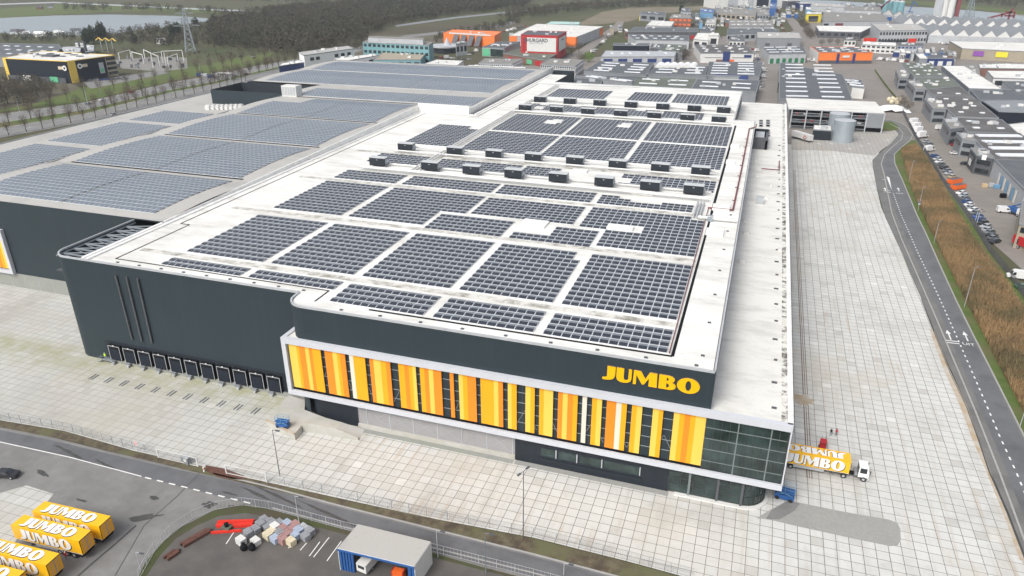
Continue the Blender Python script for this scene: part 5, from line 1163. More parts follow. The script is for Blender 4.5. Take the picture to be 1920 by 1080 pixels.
for x, y, w in VL: p = at(x+4, y+4); van(p[0], p[1], rowang, 'white', '%s of the big white box vans at the end of the parking row' % w, 'white box vans', L=7, Hh=3, box=True)
p = at(1742, 283); van(p[0], p[1], rowang, 'white', 'dirty white camper van parked between cars in the reed fence row', L=6, Hh=2.8)
p = at(1763, 243); van(p[0], p[1], .4, 'white', 'white van with its nose out by the far building corner', L=5.5)
p = at(1783, 262); van(p[0], p[1], .3, 'white', 'white high van before the grey two-storey wing', L=6)
p = at(1790, 289); car(p[0], p[1], .2, 'white', 'small white car parked alone in the middle of the right forecourt')
p = at(1789, 274); car(p[0], p[1], -1.1, 'red', 'dark red car tucked against the grey wing wall')
p = at(1810, 309); car(p[0], p[1], .1, 'black', 'black car with white boot load near the dark building corner')
p = at(1882, 398); van(p[0], p[1], .1, 'white', 'white and dark red delivery van beside the blue lorry', L=5, Hh=2.3)
p = at(1908, 522); van(p[0], p[1], 3.1, 'white', 'white panel van parked at the right edge', L=6)
p = at(1918, 541); car(p[0], p[1], .1, 'green', 'dark green pickup at the right edge behind the white panel van')
def skip(x, y, rz, label):
    t = empty('skip_container', (x, y, 0), rz, label, 'container', 'orange roll-off containers'); b = MB(); b.box(-3.2, 3.2, -1.2, 1.2, .2, 1.9, M['orange']); b.box(-3.0, 3.0, -1.05, 1.05, 1.9, 1.92, M['dgrey'])
    for k in range(7): b.box(-3+k*.95, -2.9+k*.95, -1.28, 1.28, .2, 1.9, M['hallorange'])
    b.build('tub', t, world=False); b = MB(); b.box(-3.3, 3.3, -.6, -.4, 0, .2, M['black']); b.box(-3.3, 3.3, .4, .6, 0, .2, M['black']); b.build('skids', t, world=False)
p = at(1789, 343); skip(p[0], p[1], rowang, 'farther of two orange containers in the car row'); p = at(1796, 354); skip(p[0], p[1], rowang, 'nearer of two orange containers in the car row')
p = at(1903, 402); t = empty('blue_lorry', p, -1.2, 'blue tipper lorry with raised arm beside the right building', 'lorry'); b = MB(); b.box(-3, 1.5, -1.2, 1.2, 1, 2.4, M['blue']); b.build('tipper_body', t, world=False); b = MB(); b.box(1.8, 3.4, -1.1, 1.1, .8, 2.9, M['white']); b.build('cab', t, world=False); b = MB(); b.bar((-2.5, 0, 2.4), (1.5, .6, 4.6), .4, M['blue']); b.build('loading_arm', t, world=False); wheelset(t, [2.6, -1, -2.3], 1.15, .5)
p = at(1925, 470); t = empty('red_container_truck', p, -1.0, 'dark red container on a lorry at the right edge', 'lorry'); b = MB(); b.box(-5, 5, -1.25, 1.25, 1.2, 4, M['red']); b.build('container', t, world=False); b = MB(); b.box(-5, 5, -.5, .5, .8, 1.2, M['black']); b.build('chassis', t, world=False); wheelset(t, [-3.6, -2.4, 3], 1.22, .48)
for i, (x, y, mt, nm_) in enumerate([(1845, 351, 'wood', 'timber-coloured'), (1858, 350, 'lgrey', 'silver-grey'), (1868, 353, 'lblue', 'pale blue wrapped'), (1880, 370, 'black', 'black')]):
    p = at(x, y); t = empty('goods_stack', p, .1, '%s stack of goods on the forecourt before the long grey wall' % nm_, 'goods'); b = MB()
    for k in range(3):
        for j in range(2): b.box(-1+j*1.05, -.02+j*1.05, -.7, .7, k*.5, k*.5+.47, M[mt])
    b.build('bundles', t, world=False)
# moving and parked traffic on the motorway
for i, (x, y, c) in enumerate([(192, 188, 'white'), (166, 196, 'grey'), (247, 174, 'red'), (428, 135, 'white'), (441, 144, 'grey'), (462, 140, 'black'), (452, 107, 'black'), (476, 107, 'white'), (213, 236-20, 'silver')]):
    p = at(x, y); q1, q2 = at(160, 205), at(320, 168); car(p[0], p[1], math.atan2(q2[1]-q1[1], q2[0]-q1[0]), c, '%s car driving on the motorway, %s from the left' % (c, ROWORD[sorted([192, 166, 247, 428, 441, 462, 452, 476, 213]).index(x)].replace('nearest', 'first')), 'moving', simple=True)
for i, (x, y) in enumerate([(376, 143), (385, 144), (397, 146), (405, 143)]):
    p = at(x, y); van(p[0], p[1], .8+.1*i, 'blue' if i % 2 == 0 else 'white', '%s van in the queue beside the motorway, %s from the left' % ('blue' if i % 2 == 0 else 'white', ['first', 'second', 'third', 'fourth'][i]), 'vans queued by the motorway', L=6, simple=True)
def ORDN(i, n):
    T_ = ['', 'first', 'second', 'third', 'fourth', 'fifth', 'sixth', 'seventh', 'eighth', 'ninth', 'tenth', 'eleventh', 'twelfth', 'thirteenth', 'fourteenth', 'fifteenth', 'sixteenth', 'seventeenth', 'eighteenth', 'nineteenth']
    tens = {2: 'twenty', 3: 'thirty', 4: 'forty'}; te = {2: 'twentieth', 3: 'thirtieth', 4: 'fortieth'}; k = i+1
    if k < 20: return T_[k]
    return te[k//10] if k % 10 == 0 else tens[k//10]+'-'+T_[k % 10]
# ---------------------------------------------------------------- background buildings
def hall(name, fl, fr, br, h, wall, roof, label, cat='building', sky=None, win=0, winmat='win', doors=0, doormat='dgrey', fascia=None, levels=1, units=0, bl=None, group=None, gables=0):
    """fl, fr, br: photo positions of three roof corners at height h; returns root + frame vectors"""
    A_, B_, C_ = (Vector(at(*q, h)) for q in (fl, fr, br)); D_ = Vector(at(*bl, h)) if bl else A_+C_-B_
    t = empty(name, (A_.x, A_.y, 0), 0, label, cat, group)
    P = [q[:2] for q in (A_, B_, C_, D_)]
    b = MB(); b.prism(P, -.15, h, M[wall], bottom=False, top=M[roof]); b.build('wall', t)
    b = MB()
    cp = M[fascia or 'mgrey']; units = max(units, 4) if name != 'small_unit' else 1
    for p, q in ((A_, B_), (B_, C_), (C_, D_), (D_, A_)): b.bar2(p[:2], q[:2], .4, h-.35, h+.25, cp)
    b.build('roof_edge', t)
    u = (B_-A_); v = (D_-A_); uL, vL = u.length, v.length; un, vn = u.normalized(), v.normalized()
    if sky:
        nx, ny, sw, sl_ = sky
        for i in range(nx):
            for j in range(ny):
                c = A_+un*uL*(i+.5)/nx+vn*vL*(j+.6)/(ny+.2); mb = MB()
                mb.bar((c-un*sw/2)+Vector((0, 0, .35)), (c+un*sw/2)+Vector((0, 0, .35)), sl_, M['skylight'], .5); mb.build('skylight', t)
    if units:
        for i in range(units):
            c = A_+un*uL*random.uniform(.15, .85)+vn*vL*random.uniform(.2, .8); mb = MB(); s = random.uniform(.8, 1.8); mb.box(c.x-s, c.x+s, c.y-s*.6, c.y+s*.6, h, h+1.2, M[random.choice(['lgrey', 'offwhite'])]); mb.build('roof_unit', t)
    if win:
        for lv in range(levels):
            zc = h*(lv+.55)/levels; hh = h/levels*.22
            for i in range(win):
                c = A_+un*uL*(i+.5)/win-Vector((vn.x, vn.y, 0))*.08; w_ = uL/win*.62; mb = MB(); mb.bar2((c-un*w_/2)[:2], (c+un*w_/2)[:2], .12, zc-hh, zc+hh, M[winmat]); mb.build('window', t)
    if doors:
        for i in range(doors):
            c = A_+un*uL*(i+.5)/doors-vn*.1; w_ = min(4.5, uL/doors*.55); mb = MB(); mb.bar2((c-un*w_/2)[:2], (c+un*w_/2)[:2], .14, 0, min(4.2, h*.62), M[doormat]); mb.build('door', t)
    return t, A_, B_, C_, D_
def onface(t, A_, B_, f0, f1, z0, z1, mat, name, off=.25):
    u = B_-A_; n = Vector((u.y, -u.x, 0)).normalized(); a = A_+u*f0+n*off; c = A_+u*f1+n*off
    b = MB(); b.bar2(a[:2], c[:2], .2, z0, z1, M[mat]); return b.build(name, t)
def facetext(t, A_, B_, f, z, size, txt, mat, name='lettering', off=.4):
    u = (B_-A_); n = Vector((u.y, -u.x, 0)).normalized(); c = A_+u*f+n*off; ang = math.atan2(u.y, u.x)
    putmesh(name, textmesh(txt, size, .03), M[mat], Matrix.Translation((c.x, c.y, z)) @ Matrix.Rotation(ang, 4, 'Z') @ Matrix.Rotation(PI/2, 4, 'X'), t)
E7 = lambda x, y: (800+x/6, 20+y/6); E3 = lambda x, y: (1080+x/4.5, y/4.5); E4 = lambda x, y: (1460+x/4.154, y/4.154); E5 = lambda x, y: (1300+x/6, y/6); E6 = lambda x, y: (1600+x/6, y/6); E8 = lambda x, y: (1680+x/6.75, 100+y/6.75); E9 = lambda x, y: (1680+x/6.75, 230+y/6.75)
# parking garage and tanks right behind the yard
g4 = lambda x, y: (1460+x/7.385, 170+y/7.385)
T = empty('parking_garage', at(*g4(150, 520)), 0, 'open-sided grey parking garage of three decks with a pale roof behind the steel tanks', 'garage')
A_ = Vector(at(*g4(150, 520))); B_ = Vector(at(*g4(1180, 575))); E_ = Vector(at(*g4(1415, 590)))
hg = hgt(g4(1415, 590), g4(1450, 310)); u = (E_-A_).normalized(); v = Vector((-u.y, u.x, 0)); Lg = (E_-A_).length; L1 = (B_-A_).length
b = MB(); dpt = 34
def rect(a0, a1, d0, d1): return [tuple((A_+u*a+v*d)[:2]) for a, d in ((a0, d0), (a1, d0), (a1, d1), (a0, d1))]
b.prism(rect(-2, Lg, 0, dpt), hg-.5, hg, M['lgrey'], M['low_roof']); b.build('roof', T)
for k in (1, 2): b = MB(); b.prism(rect(0, Lg, .3, dpt), hg*k/3-.25, hg*k/3+.1, M['mgrey']); b.build('deck', T)
b = MB(); b.prism(rect(1, L1, 6, dpt), 0, hg-.6, M['black']); b.build('inner_wall', T)
b = MB(); b.prism(rect(L1, Lg, 0, dpt), 2.6, hg-.5, M['mgrey']); b.prism(rect(L1, Lg, 2, dpt), 0, 2.6, M['black']); b.build('stair_wall', T)
b = MB()
for i in range(7): a = i*L1/5.0 if i < 6 else Lg; q = A_+u*a; b = MB(); b.box(q.x-.3, q.x+.3, q.y-.3, q.y+.3, 0, hg, M['lgrey']); b.build('column', T)
for k in range(3):
    b = MB(); q0, q1 = A_+u*.3, A_+u*L1; z0 = hg*k/3+(.2 if k else .2)
    n = 70
    for i in range(n): q = q0+(q1-q0)*i/n; b.bar((q.x, q.y, z0), (q.x, q.y, z0+1.4), .12, M['steel_d'])
    b.bar((q0.x, q0.y, z0+1.4), (q1.x, q1.y, z0+1.4), .15, M['lgrey']); b.build('railing', T)
rr = random.Random(3)
for k in range(1, 3):
    for i in range(9):
        q = A_+u*(3+i*L1/9.5)+v*3.2; c = rr.choice(['white', 'grey', 'silver', 'black', 'red']); car(q.x, q.y, math.atan2(v.y, v.x), c, '%s car on the %s deck of the parking garage, %s from the left' % (c, ['', 'first', 'upper'][k], (ROWORD[i].replace('nearest', 'first'))), 'cars in the parking garage', z=hg*k/3+.1, simple=True)
for nm_, bx, tx, ty, r_ in (('rear', (860, 640), 875, 355, 0), ('front', (870, 700), 890, 400, 0)):
    p = at(*g4(*bx)); h_ = hgt(g4(*bx), g4(tx, ty+5)); T = empty('storage_tank', p, 0, '%s of two tall corrugated steel tanks at the end of the right yard' % nm_, 'tank', 'steel tanks'); rd = 5.1
    b = MB(); b.tube([(0, 0, 0), (0, 0, h_)], rd, M['silo'], 40)
    for k in range(8): b.tube([(0, 0, h_*(k+1)/8-.06), (0, 0, h_*(k+1)/8+.06)], rd+.05, M['silo'], 40, cap=False)
    b.build('shell', T, world=False); b = MB(); b.tube([(0, 0, h_), (0, 0, h_+.5)], [rd+.1, 1], M['lgrey'], 40, smooth=False); b.build('lid', T, world=False)
    if nm_ == 'rear': T.location = (p[0]-1.5, p[1]+9, 0)
T, *_ = hall('pump_house', g4(480, 540), g4(735, 555), g4(725, 490), 5.2, 'dark_clad2', 'white_roof', 'small dark pump house with a white roof left of the steel tanks', 'shed', bl=g4(490, 478), units=2)
# --- named buildings behind
T, a, c, *_ = hall('office_annex', (570, 104), (664, 91), (652, 86), 11, 'white', 'grey_roof', 'white annex block with black square windows left of the teal office', 'office', bl=(560, 98))
for f in (.14, .25, .62, .75, .88): onface(T, a, c, f-.035, f+.035, 6, 8.6, 'win', 'window')
hall('office_annex', (523, 124), (600, 112), (590, 107), 5, 'dblue', 'white_roof', 'low white-roofed annex at the far left corner of the solar roof', 'office', bl=(528, 119), units=3)
hall('office_annex', (640, 116), (709, 104), (700, 101), 10, 'white', 'low_roof', 'white annex with beige roof between the white block and the teal office', 'office', bl=(625, 110), win=3)
T, a, c, *_ = hall('teal_office', (680, 79), (804, 85), (812, 79), 16, 'teal', 'gravel', 'teal office block with a pale grey top storey behind the solar roof', 'office', win=14, levels=3, units=2)
b = MB(); b.prism([at(*q, 20)[:2] for q in ((690, 71), (793, 75), (795, 71), (692, 67))], 15.9, 20, M['lgrey'], M['gravel']); b.build('top_storey', T)
hall('teal_wing', (700, 112), (788, 112), (800, 98), 8, 'teal', 'beige', 'low teal wing with beige roof in front of the teal office', 'office', win=6)
# showroom
p = at(836, 97); T = empty('round_showroom', p, 0, 'round glazed showroom with flat pale canopy and pointed mast', 'showroom'); b = MB(); b.tube([(p[0], p[1], 0), (p[0], p[1], 5)], 15, M['win'], 24); b.build('wall', T); b = MB(); b.tube([(p[0], p[1], 5), (p[0], p[1], 6.2)], 16.5, M['lgrey'], 24); b.build('roof', T); b = MB(); b.tube([(p[0], p[1]+4, 6), (p[0], p[1]+4, 13)], [4, .2], M['lgrey'], 8); b.build('mast', T)
hall('grey_block', E7(330, 375), E7(455, 360), E7(450, 350), 11, 'lgrey', 'lgrey', 'grey cube office right of the round glazed showroom', 'office', win=3)
T, a, c, *_ = hall('orange_hall', E7(188, 250), E7(762, 285), E7(838, 238), 11, 'hallorange', 'hallorange', 'long orange DIY hall with slanted dark glazing bands', 'hall', bl=E7(290, 215), fascia='hallorange')
onface(T, a, c, .12, .93, 10.6, 12, 'offwhite', 'roof_light')
for k in range(4):
    f = .22+k*.15; u_ = c-a; n_ = Vector((u_.y, -u_.x, 0)).normalized(); b = MB(); q0, q1 = a+u_*f, a+u_*(f+.1)
    b.face([(*(q0+n_*7)[:2], .5), (*(q1+n_*7)[:2], .5), (*(q1+n_*.3)[:2], 10), (*(q0+n_*.3)[:2], 10)], M['dgrey']); b.build('sloped_glazing', T)
T, a, c, *_ = hall('green_showroom', E7(625, 412), E7(872, 425), E7(1050, 350), 8, 'lgrey', 'bitumen', 'grey hall with green glazed showroom front', 'showroom', bl=E7(800, 350), sky=(2, 1, 6, 3))
onface(T, a, c, .02, .35, .4, 7, 'lgreen', 'green_glazing'); onface(T, a, c, .38, .98, .4, 7, 'glass', 'glazing')
T, a, c, br_, bl_ = hall('storage_hall', E7(1060, 272), E7(1475, 285), E7(1575, 235), 21, 'red', 'dgrey', 'red-edged white self-storage block with dark lettering', 'building', bl=E7(1140, 225), fascia='red')
onface(T, a, c, .17, .96, 7, 19, 'offwhite', 'white_panel'); onface(T, c, br_, .12, .88, 7, 18.5, 'offwhite', 'white_panel')
for k in range(4): onface(T, a, c, .07, .10, 7.5+k*3, 9+k*3, 'dred', 'small_window')
facetext(T, a, c, .42, 16.6, 4.2, 'SHURGARD', 'dgrey'); facetext(T, a, c, .42, 14.2, 1.9, 'SELF-STORAGE', 'lgrey'); facetext(T, c, br_, .5, 16.2, 2.2, 'SHURGARD', 'mgrey')
T, a, c, *_ = hall('shop_podium', E7(860, 480), E7(1335, 560), E7(1570, 425), 5.5, 'brick', 'bitmoss', 'low brick podium with mossy roof and red shopfronts under the self-storage block', 'shop', bl=E7(1010, 430))
for f in (.15, .3, .42): onface(T, a, c, f, f+.07, .3, 3.4, 'red', 'shopfront')
onface(T, a, c, .78, .96, .3, 4, 'red', 'shopfront'); onface(T, a, c, .58, .7, .3, 4, 'lgreen', 'shopfront')
T, a, c, d_, e_ = hall('diy_store', (955, 67), (1080, 70), (1131, 50), 10, 'lgrey', 'low_roof', 'huge flat pale-roofed DIY store with orange corners', 'store', bl=(1006, 45), fascia='lgrey', units=5)
onface(T, a, c, .0, .12, 2, 9.8, 'hallorange', 'orange_corner'); onface(T, a, c, .80, 1.0, 1, 10.4, 'hallorange', 'orange_corner'); onface(T, c, d_, .0, .04, 1, 10.4, 'hallorange', 'orange_corner'); onface(T, c, d_, .86, .99, 1, 9, 'hallorange', 'orange_corner')
hall('garden_centre', E7(1340, 152), E7(1715, 155), E7(1725, 128), 8, 'aqua', 'aqua', 'pale aqua-roofed garden hall behind the DIY store', 'hall', bl=E7(1400, 122))
T, a, c, d_, _e = hall('office_block', E7(585, 590), E7(962, 602), E7(1082, 545), 8, 'lgrey', 'gravel', 'left of two low grey offices with white window bands behind the solar roof', 'office', bl=E7(650, 540), win=16, levels=2, fascia='mgrey', units=3)
for z in (2.2, 6.4): onface(T, a, c, 0, 1, z-.5, z-.2, 'white', 'window_band', .12); onface(T, c, d_, 0, 1, z-.5, z+.8, 'white', 'window_band', .12)
T, a, c, d_, _e = hall('office_block', E7(1280, 600), E7(1672, 625), E7(1768, 555), 8.5, 'lgrey', 'gravel', 'right of two low grey offices with white window bands, rounded vent on its roof', 'office', bl=E7(1385, 540), win=16, levels=2, fascia='mgrey', units=4)
for z in (2.2, 6.6): onface(T, a, c, 0, 1, z-.5, z-.2, 'white', 'window_band', .12); onface(T, c, d_, 0, 1, z-.5, z+.8, 'white', 'window_band', .12)
hall('flat_hall', E7(445, 640), E7(1105, 665), E7(1115, 635), 6, 'offwhite', 'white_roof', 'narrow white flat roof directly behind the solar roof edge', 'hall', bl=E7(470, 612))
hall('domed_hall', E7(-60, 610), E7(340, 622), E7(415, 565), 7, 'offwhite', 'low_roof', 'pale flat roof with a small tent-like dome behind the solar roof', 'hall', bl=E7(110, 552), units=4)
hall('link_hall', (1008, 151.5), (1066, 154), (1074, 143), 20, 'dark_clad2', 'white_roof', 'white flat-roofed link hall with dark fascia beyond the main roof', 'hall', bl=(1020, 141), fascia='offwhite')
hall('plant_court', (1076, 158), (1124, 160), (1131, 149), 20, 'dark_clad', 'bitumen', 'dark blue-grey screened plant court beyond the main roof', 'building', bl=(1078, 146), fascia='mgrey')
# skylight roofs directly beyond
HL = [
 ((1080, 132+10), (1185, 155), (1200, 143.5), (1100, 141), 7, 'mgrey', 'bitumen', 'dark flat roof with paired skylights left of the mossy one', (2, 2, 11, 2)),
 ((1184, 161), (1296, 166), (1307, 148), (1198, 144), 7, 'mgrey', 'bitmoss', 'green mossy flat roof with paired skylights behind the solar roof', (2, 2, 12, 2)),
 ((1297, 166), (1418, 172), (1425, 151), (1308, 149), 7, 'mgrey', 'bitumen', 'dark flat roof with paired skylights right of the mossy one', (2, 2, 12, 2)),
 ((1095, 134), (1212, 141), (1226, 118), (1125, 115), 7, 'mgrey', 'bitumen', 'dark roof with scattered skylights beyond the pale strip roof', (2, 4, 12, 2)),
 ((1214, 139), (1325, 142), (1330, 124), (1232, 122), 7, 'mgrey', 'bitumen', 'dark roof with skylight bars beneath the white scalloped vaults', (2, 3, 12, 2)),
 ((1322, 141), (1424, 143), (1430, 117), (1330, 116), 7, 'mgrey', 'bitumen', 'dark roof with two columns of skylight bars beside the parked cars', (2, 5, 12, 2))]
for fl, fr, br, bl, h_, w_, r_, lb, sk in HL: hall('skylight_hall', fl, fr, br, h_, w_, r_, lb, 'hall', bl=bl, sky=sk, units=3)
T, a, c, *_ = hall('purple_hall', (1337, 150.5), (1403, 152.5), (1405, 140), 4.5, 'offwhite', 'low_roof', 'pale podium with purple-black wall and small terrace objects behind the solar roof', 'building', bl=(1341, 139))
b = MB(); q0, q1 = Vector(at(1341, 140, 7)), Vector(at(1403, 143, 7)); b.bar2(q0[:2], q1[:2], .4, 0, 7.5, M['purple'] if 0 else M['dblue']); b.build('purple_wall', T)
for i in range(6):
    p = at(1237+i*12.6, 120, 9); t = empty('vaulted_roof', (p[0], p[1], 0), 0, 'white scalloped vault roof segment, %s from the left of the six' % ROWORD[i].replace('nearest', 'first'), 'roof', 'white scalloped vaults'); b = MB()
    b.box(p[0]-2.6, p[0]+2.6, p[1]-6, p[1]+10, 0, 7, M['mgrey']); b.build('wall', t); b = MB()
    n = 8
    for k in range(n): a0, a1 = PI*k/n, PI*(k+1)/n; b.face([(p[0]+2.9*math.cos(a0), p[1]-6, 7+2.4*math.sin(a0)), (p[0]+2.9*math.cos(a0), p[1]+10, 7+2.4*math.sin(a0)), (p[0]+2.9*math.cos(a1), p[1]+10, 7+2.4*math.sin(a1)), (p[0]+2.9*math.cos(a1), p[1]-6, 7+2.4*math.sin(a1))], M['white'])
    b.face([(p[0]+2.9*math.cos(PI*k/n), p[1]-6, 7+2.4*math.sin(PI*k/n)) for k in range(n+1)][::-1], M['offwhite']); b.build('vault', t)
